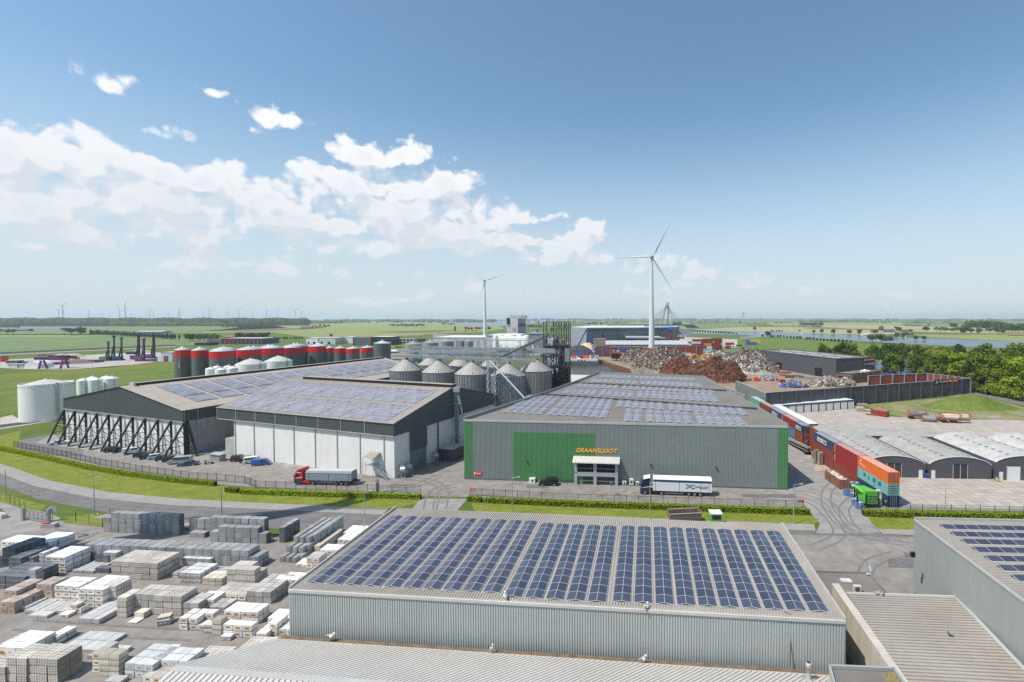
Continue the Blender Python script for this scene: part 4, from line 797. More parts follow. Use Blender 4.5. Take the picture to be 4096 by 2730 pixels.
# ---- tanks
M_tankw=mat('white_tank_paint',(.86,.82,.80),.5,var=.02,streak=.08,grime=(.50,.48,.44));M_tankt=mat('tank_roof_beige',(.50,.475,.44),.7,var=.1,streak=.15)
M_tg=mat('tank_grey',(.115,.13,.135),.5,var=.06,streak=.15);M_tr=mat('tank_red',(.62,.012,.018),.45,var=.05);M_tp=mat('tank_top_pale',(.50,.51,.53),.5,var=.05)
M_tgl=mat('tank_plain_grey',(.30,.305,.295),.55,var=.08,streak=.2)
def big_tank(c,r,h,ha,label,group,ring=.75,mw=M_tankw,mt=M_tankt):
 o=thing('storage_tank',c,label,'tank',group);mb=MB();prof=[(r,0)];z=0
 while z<h-.01:z+=ring;prof+=[(r+.06,z-ring*.5),(r,z)]
 mb.lathe(c,prof,mw,n=64,cap=False);mb.obj('shell',o)
 mb=MB();mb.lathe((c[0],c[1],h),[(r+.1,0),(r*.97,.05),(r*.5,(ha-h)*.62),(r*.08,(ha-h)),(0.05,ha-h+.1)],mt,n=14,smooth=False,cap=False);mb.lathe((c[0],c[1],ha-.2),[(.6,0),(.6,.5),(.05,.6)],M_trim,n=8);mb.obj('roof',o)
 mb=MB()
 for i in range(40):a=2*math.pi*i/40;mb.beam((c[0]+(r+.1)*math.cos(a),c[1]+(r+.1)*math.sin(a),h-.6),(c[0]+(r+.1)*math.cos(a),c[1]+(r+.1)*math.sin(a),h),.06,.06,M_dark)
 mb.obj('rim_ties',o)
 mb=MB();a=-.35;x,y=c[0]+(r+.4)*math.cos(a),c[1]+(r+.4)*math.sin(a);mb.beam((x-.2,y,0),(x-.2,y,h+.8),.08,.08,M_galv);mb.beam((x+.2,y,0),(x+.2,y,h+.8),.08,.08,M_galv);mb.lathe((x,y,0),[(.5,2),(.5,h+1)],M_galv,n=6,smooth=False,cap=False);mb.obj('caged_ladder',o)
 return o
wb=g('T1',440,1118);rr=rpx('T1',250,(-225,194))*1.03
big_tank(wb*(1+rr/wb.length),rr,14.3,16.4,'big white ribbed tank standing left of the buttressed shed',None)
for k,(x,y,hw,zt_) in enumerate(((1190,790,216,12),(1560,750,192,12))):
 c=g('F2',x,y,zt_);r=rpx('F2',hw,c);c.z=0;big_tank(c,r,zt_,zt_+3.2,['ribbed white tank with tented roof, nearer the five small tanks','ribbed white tank with tented roof below the rightmost tall red banded tank'][k],'pale ribbed tanks before the red banded tanks')
def white_tank(t,x,y,hw,zt_,label,group,sp=True):
 c=g(t,x,y,zt_);r=rpx(t,hw,c);c.z=0;o=thing('white_tank',c,label,'tank',group);mb=MB();mb.lathe(c,[(r,0),(r,zt_)],M_tankw,n=28,cap=False);mb.obj('shell',o)
 mb=MB();mb.lathe((c.x,c.y,zt_),[(r,0),(r*.8,.35),(r*.4,.8),(.1,1.0)],M_white,n=28,cap=False);mb.obj('domed_roof',o)
 mb=MB();p=VC((c.x,c.y,zt_+.9));mb.path([p,p+VC((0,0,.6)),p+VC((.5,-.3,.8)),p+VC((r*.8,-r*.3,.3)),p+VC((r+.15,-r*.35,-.6)),VC((c.x+r+.15,c.y-r*.35,0))],.10,M_trim);mb.obj('vent_pipe',o)
for k,(x,y,hw) in enumerate(((760,740,60),(845,722,60),(870,735,72),(975,715,55),(1020,722,72))):
 white_tank('T1',x,y,hw,10,['small white tank nearest the big ribbed tank','small white tank peeping out at the back of the first three','plain white tank in front, middle of the small tank row','small white tank half hidden behind the rightmost one','rightmost small white tank by the gable of the shed'][k],'small white tanks beside the big ribbed tank')
for k,(x,y,hw) in enumerate(((645,862,72),(730,840,60),(785,870,80),(880,835,65),(940,850,78))):
 white_tank('F2',x,y,hw,11,['white process tank at the left end of the group by the shed ridge','white process tank at the back left of the group','white process tank in the middle front of the group','white process tank at the back right of the group','white process tank nearest the ribbed tented tank'][k],'white process tanks behind the shed ridge')
def red_tank(c,r,h,label,group,band=5.0,cone=2.6,lad=True):
 o=thing('red_banded_tank',c,label,'tank',group);mb=MB();mb.lathe(c,[(r,0),(r,h-band)],M_tg,n=40,cap=False);mb.obj('shell',o)
 mb=MB();mb.lathe(c,[(r+.02,h-band),(r+.02,h-.3)],M_tr,n=40,cap=False);mb.obj('red_band',o)
 mb=MB();mb.lathe(c,[(r+.08,h-.35),(r+.08,h),(r*.5,h+cone*.55),(.6,h+cone),(.6,h+cone+.5),(.05,h+cone+.5)],M_tp,n=40,cap=False);mb.obj('roof',o)
 if lad:
  mb=MB();a=-1.15;x,y=c[0]+(r+.5)*math.cos(a),c[1]+(r+.5)*math.sin(a);mb.beam((x-.3,y,2),(x-.3,y,h+1),.08,.08,M_galv);mb.beam((x+.3,y,2),(x+.3,y,h+1),.08,.08,M_galv)
  for z in range(3,int(h)+1):mb.beam((x-.3,y,z),(x+.3,y,z),.06,.06,M_galv)
  mb.lathe((x,y-.2,0),[(.55,h*.35),(.55,h*.6)],M_galv,n=6,smooth=False,cap=False);mb.obj('ladder',o)
 rail=MB();
 for i in range(24):a=2*math.pi*i/24;rail.beam((c[0]+r*math.cos(a),c[1]+r*math.sin(a),h),(c[0]+r*math.cos(a),c[1]+r*math.sin(a),h+1.0),.05,.05,M_galv)
 rail.lathe((c[0],c[1],0),[(r,h+.95),(r,h+1.03)],M_galv,n=24,cap=False);rail.obj('railing',o);return o
RG='tall grey tanks with red bands'
rt=[('F2',270,602,117),('F2',505,605,118),('F2',807,615,180),('F2',1160,595,168),('F2',1480,575,153),('F2',1775,552,140)]
rl_=['leftmost red banded tank with caged ladder at the meadow edge','second red banded tank from the left, narrow like its neighbour','wide red banded tank behind the white process tanks','wide red banded tank behind the first tented white tank','wide red banded tank behind the second tented white tank','rightmost wide red banded tank casting shade beside a dark block']
for k,(t,x,y,hw) in enumerate(rt):
 c=g(t,x,y,19.4);r=rpx(t,hw,c);c.z=0;red_tank(c,r,19.4,rl_[k],RG,cone=1.8,lad=k==0)
for k,(x,y,lab) in enumerate(((-262,348,'pale cone top rising behind the second red banded tank'),(-243,352,'pale cone top showing behind the wide third red banded tank'),(-246,372,'pale cone top in the second row behind the fourth red banded tank'),(-228,372,'pale cone top in the second row behind the fifth red banded tank'),(-236,392,'pale cone top furthest back in the red banded group'),(-218,392,'pale cone top at the back near the white office block'))):
 red_tank((x-20,y,0),7.5,18.6,lab,RG,cone=1.8,lad=False)
for k,(t,x,y,hw,lab) in enumerate((('F2',1975,552,45,'narrow red banded tank partly hidden at the left of the smaller group'),('F2',2075,572,75,'first of the smaller red banded tanks, behind the dark flat block'),('F2',2230,572,78,'second of the smaller red banded tanks, with a dark seam pipe'),('F3',60,575,64,'third of the smaller red banded tanks'),('F3',205,578,78,'fourth of the smaller red banded tanks'),('F3',375,583,92,'fifth of the smaller red banded tanks, widest of its row'),('F3',570,570,86,'last of the smaller red banded tanks, beside a plain grey tank'))):
 c=g(t,x,y,17);r=rpx(t,hw,c);c.z=0;red_tank(c,r,17,lab,'smaller red banded tanks',band=4.2,cone=1.2,lad=False)
for k,(t,x,y,hw) in enumerate((('F3',770,515,118),('F3',1190,528,118),('F3',1420,508,110),('F3',1635,490,100),('F3',1830,485,75),('F3',1935,490,60))):
 c=g(t,x,y,17);r=rpx(t,hw,c);c.z=0;o=thing('grey_tank',c,['plain dark grey tank right of the red banded row','plain grey tank left end of the row behind the silos','second plain grey tank behind the silo walkways','third plain grey tank behind the silo walkways','fourth plain grey tank, half behind the conveyor trestle','last plain grey tank, mostly behind the conveyor trestle'][k],'tank','plain grey tanks')
 mb=MB();mb.lathe(c,[(r,0),(r,17)],M_tg if k==0 else M_tgl,n=40,cap=False);mb.obj('shell',o);mb=MB();mb.lathe(c,[(r+.1,16.9),(r*.5,18.2),(.4,19.6),(.4,20.4),(.05,20.4)],M_tp if k==0 else M_silor,n=40,cap=False);mb.obj('roof',o)
 mb=MB();
 for i in range(20):a=2*math.pi*i/20;mb.beam((c[0]+r*math.cos(a),c[1]+r*math.sin(a),17),(c[0]+r*math.cos(a),c[1]+r*math.sin(a),18),.06,.06,M_galv)
 mb.lathe((c[0],c[1],0),[(r,17.95),(r,18.05)],M_galv,n=24,cap=False);mb.obj('railing',o)
# ---- conveyors and walkways over the silos
def truss_walk(mb,a,b,w,h,m,nb=None):
 a=Vector(a);b=Vector(b);d=(b-a);L=d.length;d.normalize();s=VC((d.y,-d.x,0)).normalized()*w/2;n=nb or max(2,int(L/3));u=VC((0,0,h))
 for sg in (-1,1):
  mb.beam(a+s*sg,b+s*sg,.14,.14,m);mb.beam(a+s*sg+u,b+s*sg+u,.10,.10,m)
  for i in range(n+1):
   p=a+d*L*i/n;mb.beam(p+s*sg,p+s*sg+u,.07,.07,m)
   if i<n:mb.beam(p+s*sg,a+d*L*(i+1)/n+s*sg+u,.06,.06,m)
 mb.mesh([a-s,b-s,b+s,a+s],[(0,1,2,3)],m)
def lattice(mb,c,w,z0,z1,m,step=3,t=.14):
 P=[VC((c[0]+i*w/2,c[1]+j*w/2,0)) for i,j in ((-1,-1),(1,-1),(1,1),(-1,1))]
 for p in P:mb.beam((p.x,p.y,z0),(p.x,p.y,z1),t,t,m)
 z=z0
 while z<z1-.1:
  z2=min(z1,z+step)
  for i in range(4):
   a,b=P[i],P[(i+1)%4];mb.beam((a.x,a.y,z),(b.x,b.y,z2),t*.5,t*.5,m);mb.beam((b.x,b.y,z),(a.x,a.y,z2),t*.5,t*.5,m);mb.beam((a.x,a.y,z2),(b.x,b.y,z2),t*.6,t*.6,m)
  z=z2
def conveyor(name,a,b,label,w=1.6,h=1.4,belt=M_galv,posts=(),zoff=0,wm=M_galv):
 a=Vector(a);b=Vector(b);o=thing(name,(a.x,a.y,0),label,'conveyor');mb=MB();truss_walk(mb,a,b,w,h,wm);mb.obj('walkway',o)
 mb=MB();mb.beam(a+VC((0,0,.6)),b+VC((0,0,.6)),.8,.7,belt);mb.obj('trough',o)
 if posts:
  mb=MB()
  for t in posts:p=a+(b-a)*t;lattice(mb,(p.x,p.y),1.6,0,p.z,M_galv,4,.16)
  mb.obj('trestle',o)
 return o
conveyor('silo_walkway',(-100,221.5,23.3),(-28,193,23.3),'walkway with conveyor running over the front row of silo cones')
conveyor('silo_walkway',(-99,225,25.3),(-22,219,25.3),'raised walkway over the gap between the two silo rows',w=2.2)
conveyor('silo_walkway',(-97,247.5,22.6),(-25,226,22.6),'walkway over the back row of silo cones')
conveyor('silo_walkway',(-98,262,22.5),(-20,250,22.5),'rearmost low walkway behind the silo rows',posts=(.0,.33,.66))
conveyor('silo_walkway',(-96,236,26.5),(-22,212,26.5),'highest thin walkway crossing between the silo rows',w=1,h=1.1,posts=(.2,.5,.8))
conveyor('silo_walkway',(-92,256,25),(-20,236,25),'thin walkway above the rear cones',w=1,h=1.1,posts=(.1,.4,.7))
conveyor('grain_gallery',g('F3',1740,478,19),g('F4',900,600,19),'long gallery on trestles in front of the mill tower',w=3,h=2.4,posts=(.03,.28,.5,.75))
conveyor('inclined_conveyor',(-45,199,23.8),(-27.5,236,32.5),'inclined belt conveyor climbing to the drying tower',w=2.2,h=1.6,wm=M_galv,belt=M_dark)
o=thing('lattice_mast',(-45,190.5,0),'lattice mast standing in front of the fourth silo','mast');mb=MB();lattice(mb,(-45.2,189.2),3.0,0,24,M_galv,3.2,.2);mb.obj('lattice',o)
mb=MB();mb.box((-45.2,189.2,24),(3.4,3.4,.15),M_galv);truss_walk(mb,(-47,189.2,24.1),(-38,189.2,24.1),1.4,1.1,M_galv);mb.obj('platform',o)
o=thing('chute_pipe',(-38,188,0),'long pale chute pipe slanting down from the mast across a silo','pipe');mb=MB();a=VC((-45.5,188,24.5));b=VC((-30.5,181.5,10.5));mb.tube(a,b,.32,M_tp,n=10);mb.tube(b,b+VC((-2.3,-1.8,-5.0)),.32,M_tp,n=10);mb.obj('pipe',o)
mb=MB();mb.beam(b+VC((0,0,-.4)),VC((b.x,b.y,0)),.25,.25,M_galv);lattice(mb,(b.x-4.4,b.y-1.6),1.2,0,9,M_galv,2.5,.12);mb.obj('support',o)
# blue grey covered belt going to the grain warehouse
b=g('T3',70,815,9.4);a=g('T2',1935,955,10.5)
o=thing('covered_belt_conveyor',((a+b)/2).xy.to_3d(),'covered belt conveyor with bluish half round hood leading to the white walled shed','conveyor')
a=g('T2',1935,955,10.5);mb=MB();mb.tube(a,b,.75,mat('blue_grey_hood',(.26,.30,.40),.4,metal=.3),n=14);mb.obj('belt_hood',o)
mb=MB();truss_walk(mb,a+VC((0,0,-1.6)),b+VC((0,0,-1.6)),1.7,1.3,M_galv,10)
for t in (.2,.55,.9):p=a+(b-a)*t;mb.beam(p+VC((-.8,0,-1.6)),VC((p.x-.8,p.y,0)),.18,.18,M_galv);mb.beam(p+VC((.8,0,-1.6)),VC((p.x+.8,p.y,0)),.18,.18,M_galv)
mb.obj('truss',o)
# bucket elevator at the corner of the white walled shed
p=r2(LF+1.2,24.5);o=thing('bucket_elevator',p,'tall slim bucket elevator at the gable corner of the white walled shed','elevator')
mb=MB()
for dx in (-.35,.35):mb.beam(p+VC((dx,0,0)),p+VC((dx,0,19)),.5,.6,mat('elevator_steel',(.22,.26,.27),.45,metal=.3))
mb.obj('legs',o);mb=MB();mb.box(p+VC((0,0,19)),(1.9,1.2,1.5),M_galv);mb.obj('head',o);mb=MB()
for z in (5,10,15.5):mb.box(p+VC((0,0,z)),(2.4,1.8,.12),M_galv)
mb.obj('platform',o);mb=MB();mb.tube(p+VC((.6,0,18)),p+VC((2.2,-.5,10.5)),.25,M_galv);mb.obj('spout',o)
# ---- drying tower of dark steel
M_tow=mat('tower_steel',(.045,.045,.045),.5,metal=.3,var=.3,scale=.8);tb=VC((-17.5,228,0))
o=thing('drying_tower',tb,'tall dark steel lattice tower with pipes and platforms between the silos and the harbour','tower')
def colx(x):
 u,_=src('F4',x,0);return (u-CXP)/FPX
yy0,yy1=222.0,234.0;xs=[colx(q)*yy0 for q in (925,1090,1180,1268,1340)]
ztop=top_z(VC((xs[0],yy0,0)),'F4',925,285)
mb=MB();lv=[0,4.5,9,13.5,18,23.5,28.5,ztop]
for x in xs:
 for y in (yy0,yy1):mb.beam((x,y,0),(x,y,ztop),.36,.36,M_tow)
for z in lv:
 for y in (yy0,yy1):mb.beam((xs[0],y,z),(xs[-1],y,z),.28,.28,M_tow)
 for x in xs:mb.beam((x,yy0,z),(x,yy1,z),.24,.24,M_tow)
for z,z2 in zip(lv,lv[1:]):
 for i in range(4):
  for y in (yy0,yy1):mb.beam((xs[i],y,z),(xs[i+1],y,z2),.16,.16,M_tow);mb.beam((xs[i+1],y,z),(xs[i],y,z2),.16,.16,M_tow)
 mb.beam((xs[0],yy0,z),(xs[0],yy1,z2),.16,.16,M_tow);mb.beam((xs[-1],yy0,z),(xs[-1],yy1,z2),.16,.16,M_tow)
mb.obj('frame',o)
mb=MB()
for z in (13.5,18,23.5,28.5):mb.prism([(xs[0],yy0),(xs[-1],yy0),(xs[-1],yy1),(xs[0],yy1)],z-.1,z+.02,mat('grating',(.09,.09,.09),.6),bottom=True)
for z in (18,23.5,28.5,ztop-6):
 for dz in (.5,1.0):
  mb.beam((xs[0],yy0-.2,z+dz),(xs[-1],yy0-.2,z+dz),.05,.05,M_galv);mb.beam((xs[-1]+.2,yy0,z+dz),(xs[-1]+.2,yy1,z+dz),.05,.05,M_galv)
mb.obj('platform',o)
mb=MB();mb.box((xs[1]+1.5,yy0+5,0),(5,6,13),M_black);mb.box((xs[2]+2,yy0+6,3),(5.5,6,15),M_tow);mb.box((xs[2]+1.0,yy0+4,13.5),(3,4,9),M_dark);mb.obj('dryer_body',o)
mb=MB();zc0=top_z(VC((xs[3],yy0,0)),'F4',1300,940);zc1=top_z(VC((xs[3],yy0,0)),'F4',1300,720);mb.prism([(xs[3]+.2,yy0-.4),(xs[4]+.3,yy0-.4),(xs[4]+.3,yy1-3),(xs[3]+.2,yy1-3)],zc0,zc1,M_gsh,bottom=True);mb.obj('clad_box',o)
mb=MB();random.seed(5);Mb=mat('pipe_blue',(.12,.17,.24),.45,metal=.2)
for i in range(26):
 x=RU(xs[0]+1,xs[-1]-1);y=RU(yy0+1,yy1-1);z0=RU(0,22);mb.tube((x,y,z0),(x+RU(-.5,.5),y,z0+RU(4,12)),RU(.15,.45),random.choice([M_galv,M_tow,Mb,M_tow,M_galv]),n=8)
for i in range(16):
 a=VC((RU(xs[0],xs[-1]),RU(yy0,yy1),RU(16,33)));b=a+VC((RU(-5,5),RU(-3,3),RU(-8,-3)));mb.tube(a,b,.2,random.choice([M_galv,Mb]),n=8)
mb.obj('piping',o)
mb=MB();cx=(xs[0]+xs[1])/2+1.2
mb.lathe((cx+1.8,yy0+4,0),[(.4,26),(1.3,29),(1.3,32),(.5,33.2),(.5,34)],Mb,n=14);mb.lathe((cx+.4,yy0+4,0),[(.4,25),(1.0,28),(1.0,31),(.4,32)],M_galv,n=14);mb.obj('cyclone',o)
mb=MB();mo=mat('motor_rust',(.45,.17,.08),.6)
for x,z in ((cx+.3,ztop-4.5),(xs[2]+1.6,29.3)):mb.box((x,yy0+4,z),(1.5,1.2,1.8),mo);mb.tube((x-.8,yy0+3.5,z+1),(x-.8,yy0+3.5,z+2.2),.5,M_galv)
mb.obj('motor',o)
# ---- mill tower and low factory in front of the river
M_mill=mat('mill_wall',(.42,.42,.425),.75,var=.04,streak=.15);M_mills=mat('mill_dark_band',(.30,.31,.32),.75)
D0=700.0
def bx(t,x,depth):u,_=src(t,x,0);return (u-CXP)/FPX*depth
def zz(t,y,depth):return top_z(VC((0,depth,0)),t,0,y)
o=thing('mill_tower',(bx('F4',500,D0),D0,0),'tall plain grey mill tower behind the silos with one reddish window','tower')
x0,x1,x2,x3=[bx('F4',q,D0) for q in (296,500,500,633)];zt_=zz('F4',228,D0);mb=MB()
x2b=bx('F4',633,D0+46);mb.prism([(x0,D0+8),(x1,D0),(x2b,D0+46),(bx('F4',440,D0+56),D0+56)],0,zt_,M_mill);mb.obj('wall',o)
mb=MB();mb.box((x1-2,D0+18,zt_),(24,12,5),M_mill);mb.obj('penthouse',o)
mb=MB();xa,xb=bx('F4',406,D0),bx('F4',457,D0);mb.prism([(xa,D0+3.2),(xb,D0+1.2),(xb,D0+2.5),(xa,D0+4.5)],zz('F4',430,D0),zz('F4',380,D0),mat('reddish_louvre',(.42,.22,.16),.7),bottom=True);mb.obj('window',o)
mb=MB();
for i in range(4):f_=.12+i*.22;mb.box((x1+(x2b-x1)*f_,D0+46*f_,zt_-12),(2.2,2.5,4),M_black)
mb.box((bx('F4',328,D0),D0+5.3,zz('F4',325,D0)),(4,2,10),M_black);mb.obj('louvre',o)
M_low=mat('factory_white',(.55,.56,.565),.7,var=.05);M_lowd=mat('factory_grey',(.26,.28,.29),.7)  # white for the halls, a darker grey for the low wing
def fblock(label,t,xl,xr,yt,depth,dep2,m,zb=0,cat='building',name='factory_block',top=None,parts=None,h=None):
 a,b=bx(t,xl,depth),bx(t,xr,depth);z=zz(t,yt,depth) if h is None else h;mb=MB();mb.prism([(a,depth),(b,depth),(b,depth+dep2),(a,depth+dep2)],zb,z,m,top=top or m);o=thing(name,((a+b)/2,depth,0),label,cat);mb.obj('wall',o)
 mb=MB();e_=max(.3,(z-zb)*.03)
 for p,q in (((a,depth),(b,depth)),((b,depth),(b,depth+dep2)),((a,depth),(a,depth+dep2))):mb.beam((p[0],p[1],z),(q[0],q[1],z),e_*2,e_,M_trim)
 mb.obj('roof_edge',o)
 if parts:parts(o,a,b,z,depth)
 return o
fblock('low grey factory wing right of the mill tower','F4',680,930,475,600,40,M_lowd);fblock('square pale stair block on the factory wing right of the mill','F4',705,805,400,640,20,M_mill)
fblock('low white factory hall below the mill tower','F4',-30,500,505,590,70,M_low,top=M_white)
fblock('long white roofed hall left of the white turbine foot','F3',1450,2140,440,640,80,M_low,top=M_white)
for k,x in enumerate((130,165,200,235,270,310,350,395,440,480,530,560,600,640)):
 d=555+(k*37)%40;zt_=zz('F4',(500,505,498,510,515,500,495,490,515,520,490,512,515,495)[k],d);c=VC((bx('F4',x,d),d,0));r=3.0+(k%3)*.7;mb=MB();mb.lathe(c,[(r,0),(r,zt_-1),(r*.6,zt_-.3),(.1,zt_)],mat('process_silo_paint',(.58,.57,.56),.5,var=.06,streak=.2),n=14,cap=False);tag(mb.obj('process_silo'),'slim pale process silo, %s from left in the cluster below the mill tower'%ORD[k],'silo','pale process silos by the mill tower')
# ================================================================ CONTAINERS, HANGARS, SCRAP YARD, PORT
def cmat(name,col):return mat('box_'+name,col,.55,var=.08,scale=.3,streak=.22,grime=tuple(q*.55 for q in col))
CC={'orange':cmat('orange',(.72,.16,.03)),'red':cmat('red',(.30,.035,.03)),'brown':cmat('brown',(.24,.06,.04)),'teal':cmat('teal',(.20,.44,.42)),'blue':cmat('blue',(.045,.075,.13)),'navy':cmat('navy',(.03,.05,.12)),'green':cmat('green',(.16,.36,.26)),'sky':cmat('sky',(.10,.20,.27)),'white':cmat('white',(.62,.62,.60)),'yellow':cmat('yellow',(.65,.33,.04)),'grey':cmat('grey',(.35,.36,.37)),'pink':cmat('pink',(.42,.16,.14))}
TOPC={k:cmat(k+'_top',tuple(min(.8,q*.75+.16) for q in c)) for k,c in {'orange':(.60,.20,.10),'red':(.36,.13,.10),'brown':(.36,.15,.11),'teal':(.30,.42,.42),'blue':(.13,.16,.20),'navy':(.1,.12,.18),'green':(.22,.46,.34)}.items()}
def container(loc,ax,color,label,group,L=12.19,Wd=2.438,H=2.59,doors=True,text=None,deco=None,z=0):
 """loc: near end corner seen on the left; ax: direction running away"""
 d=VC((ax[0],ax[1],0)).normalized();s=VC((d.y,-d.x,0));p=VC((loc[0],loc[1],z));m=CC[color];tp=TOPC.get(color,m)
 o=thing('shipping_container',p,label,'container',group);mb=MB();e=.06
 a,b,c,f=p,p+s*Wd,p+s*Wd+d*L,p+d*L;h=lambda q,zz_:(q[0],q[1],z+zz_)
 mb.corr(f,a,z+.15,z+H-.1,m,.28,.035);mb.corr(b,c,z+.15,z+H-.1,m,.28,.035);mb.corr(c,f,z+.15,z+H-.1,m,.28,.035)
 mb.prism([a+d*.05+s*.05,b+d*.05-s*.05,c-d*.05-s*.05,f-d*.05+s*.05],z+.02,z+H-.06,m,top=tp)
 mb.obj('body',o);mb=MB()
 for q in (a,b,c,f):mb.box((q.x,q.y,z),(.16,.16,H),m,math.atan2(d.y,d.x))
 for q,r_ in ((a,f),(b,c),(a,b),(c,f)):
  for zz_ in (.08,H-.06):mb.beam(h(q,zz_),h(r_,zz_),.12,.14,m)
 mb.obj('frame',o)
 if doors:
  mb=MB()
  for k in range(5):mb.beam(h(a+s*.2-d*.04,.35+k*.48),h(b-s*.2-d*.04,.35+k*.48),.05,.16,m)
  for k in (.55,.95,1.45,1.85):mb.beam(h(a+s*k-d*.10,.15),h(a+s*k-d*.10,H-.15),.05,.05,M_galv)
  mb.beam(h(a+s*1.22-d*.06,.15),h(a+s*1.22-d*.06,H-.15),.07,.04,M_dark);mb.obj('door',o)
 if text:
  tm=MB();txt,t0,zt_,hh,colm,plate,wd=text
  if plate:tm.mesh([h(f-d*(t0-.25)-s*.06,zt_-.2),h(f-d*(t0+wd+.25)-s*.06,zt_-.2),h(f-d*(t0+wd+.25)-s*.06,zt_+hh+.2),h(f-d*(t0-.25)-s*.06,zt_+hh+.2)],[(0,1,2,3)],M_white)
  if txt=='CMA CGM':
   text_mesh(tm,'CMA',h(f-d*t0-s*.09,zt_),-d,hh,MATS['orange_letters'] if 0 else mat('logo_red',(.65,.10,.08),.5,var=0),thick=.02,bold=.03,width=wd*.5);text_mesh(tm,'CGM',h(f-d*(t0+wd*.55)-s*.09,zt_),-d,hh,mat('logo_navy',(.05,.07,.15),.5,var=0),thick=.02,bold=.03,width=wd*.45)
  elif txt=='UES':
   for k,ch in enumerate('UES'):text_mesh(tm,ch,h(f-d*t0-s*.09,zt_-k*.62),-d,hh,M_white,thick=.02,bold=.03)
  else:text_mesh(tm,txt,h(f-d*t0-s*.09,zt_),-d,hh,colm or M_white,thick=.02,bold=.02,width=wd)
  tm.obj('lettering',o)
 if deco:deco(o,p,d,s,z,H,L)
 return o
CG='containers stacked three high along the lane'
c1=g('Z1',1415,615,7.77);c3=g('Z1',755,255,7.77);cax=(c3-c1);cax.z=0;cax.normalize();c1.z=0
def swoosh(o,p,d,s,z,H,L):
 mb=MB();pts=[p+d*(L-.9-2.6*t)-s*.08+VC((0,0,1.15-.35*math.sin(t*1.5))) for t in [i/8 for i in range(9)]]
 for a,b in zip(pts,pts[1:]):mb.beam(a,b,.03,.13,M_white)
 q=p+d*(L-1.1)-s*.08+VC((0,0,1.55));mb.beam(q,q-d*.35+VC((0,0,.5)),.03,.22,M_white);mb.beam(q-d*.35+VC((0,0,.5)),q-d*.6+VC((0,0,.35)),.03,.18,M_white);mb.obj('emblem',o)
def windows(o,p,d,s,z,H,L):
 mg=mat('green_pane',(.02,.16,.15),.3,var=0);mb=MB()
 for t,w,hh,zb in ((9.6,.9,.75,1.2),(7.6,.35,.8,1.0),(5.7,1.0,.85,1.15),(3.5,1.0,.85,1.15),(5.4,.3,.3,.35)):mb.beam(p+d*t-s*.06+VC((0,0,zb+hh/2)),p+d*(t-w)-s*.06+VC((0,0,zb+hh/2)),.06,hh,mg)
 mb.obj('window',o)
rows=[[('orange','orange container on top of the near end of the row, white swoosh on its side',None,swoosh),('teal','turquoise office container with dark windows under the orange one',None,windows),('navy','navy blue container at ground level below the turquoise one',None,None)],
 [('red','dark red container on top between the orange and the grey blue one',('UES',.6,1.75,.45,None,False,.5),None),('red','dark red container in the middle layer beside the turquoise one',('UES',.6,1.75,.45,None,False,.5),None),('brown','dull red container at ground level behind the rusty skip',None,None)],
 [('blue','grey blue container with white lettered plate, topmost beside the curved roofs',('CMA CGM',2.6,.8,.75,None,True,5.2),None),('brown','brownish red container in the middle below the lettered grey blue one',None,None),('brown','brown container at ground level behind the pallet stacks',None,None)]]
ZL=['','','']
for i,col in enumerate(rows):
 for k,(c,lab,tx_,dc) in enumerate(col):
  container(c1+cax*(12.25*i),cax,c,lab,CG,z=2.6*(2-k),doors=i==0,text=tx_,deco=dc)
# second run of boxes further along, past the gap
q1=g('E4',630,800,7.77);q2=g('E4',508,738,7.77);q1.z=0;d2=g('E4',93,498,7.77)-g('E4',508,738,7.77);d2.z=0;
q2=g('E4',96,498,7.77);q2.z=0;ax2=(q2-q1).normalized()
far=[[('blue','short grey blue container with lettered plate above the open brown box',('CMA CGM',.9,.8,.75,None,True,3.6),6.06),('brown','brown container below the short grey blue one, doors showing',None,6.06),('brown','brown container at ground level by the steel stairs',None,6.06)],
 [('red','red container on top in the far run between two grey blue ones',('UES',.6,1.75,.45,None,False,.5),12.19),('sky','faded sky blue container in the middle of the far run',None,12.19),('sky','scratched sky blue container at ground level behind the green corner',None,12.19)],
 [('blue','grey blue container with lettered plate farthest along the far run',('CMA CGM',2.6,.8,.75,None,True,5.2),12.19),('brown','brown container in the middle layer of the far run',None,12.19),('brown','brown container at ground level of the far run',None,12.19)],
 [('brown','brown container beyond the lettered grey blue one',None,12.19),('brown','brown container beneath the pale brown one in the far run',None,12.19)],
 [('green','pale green container at the far end of the run by the dark wall',None,12.19)]]
dd_=0
for i,col in enumerate(far):
 L=col[0][3]
 for k,(c,lab,tx_,L_) in enumerate(col):container(q1+ax2*dd_,ax2,c,lab,CG,L=L_,z=2.6*(2-k),doors=i==0,text=tx_)
 dd_+=L+.08
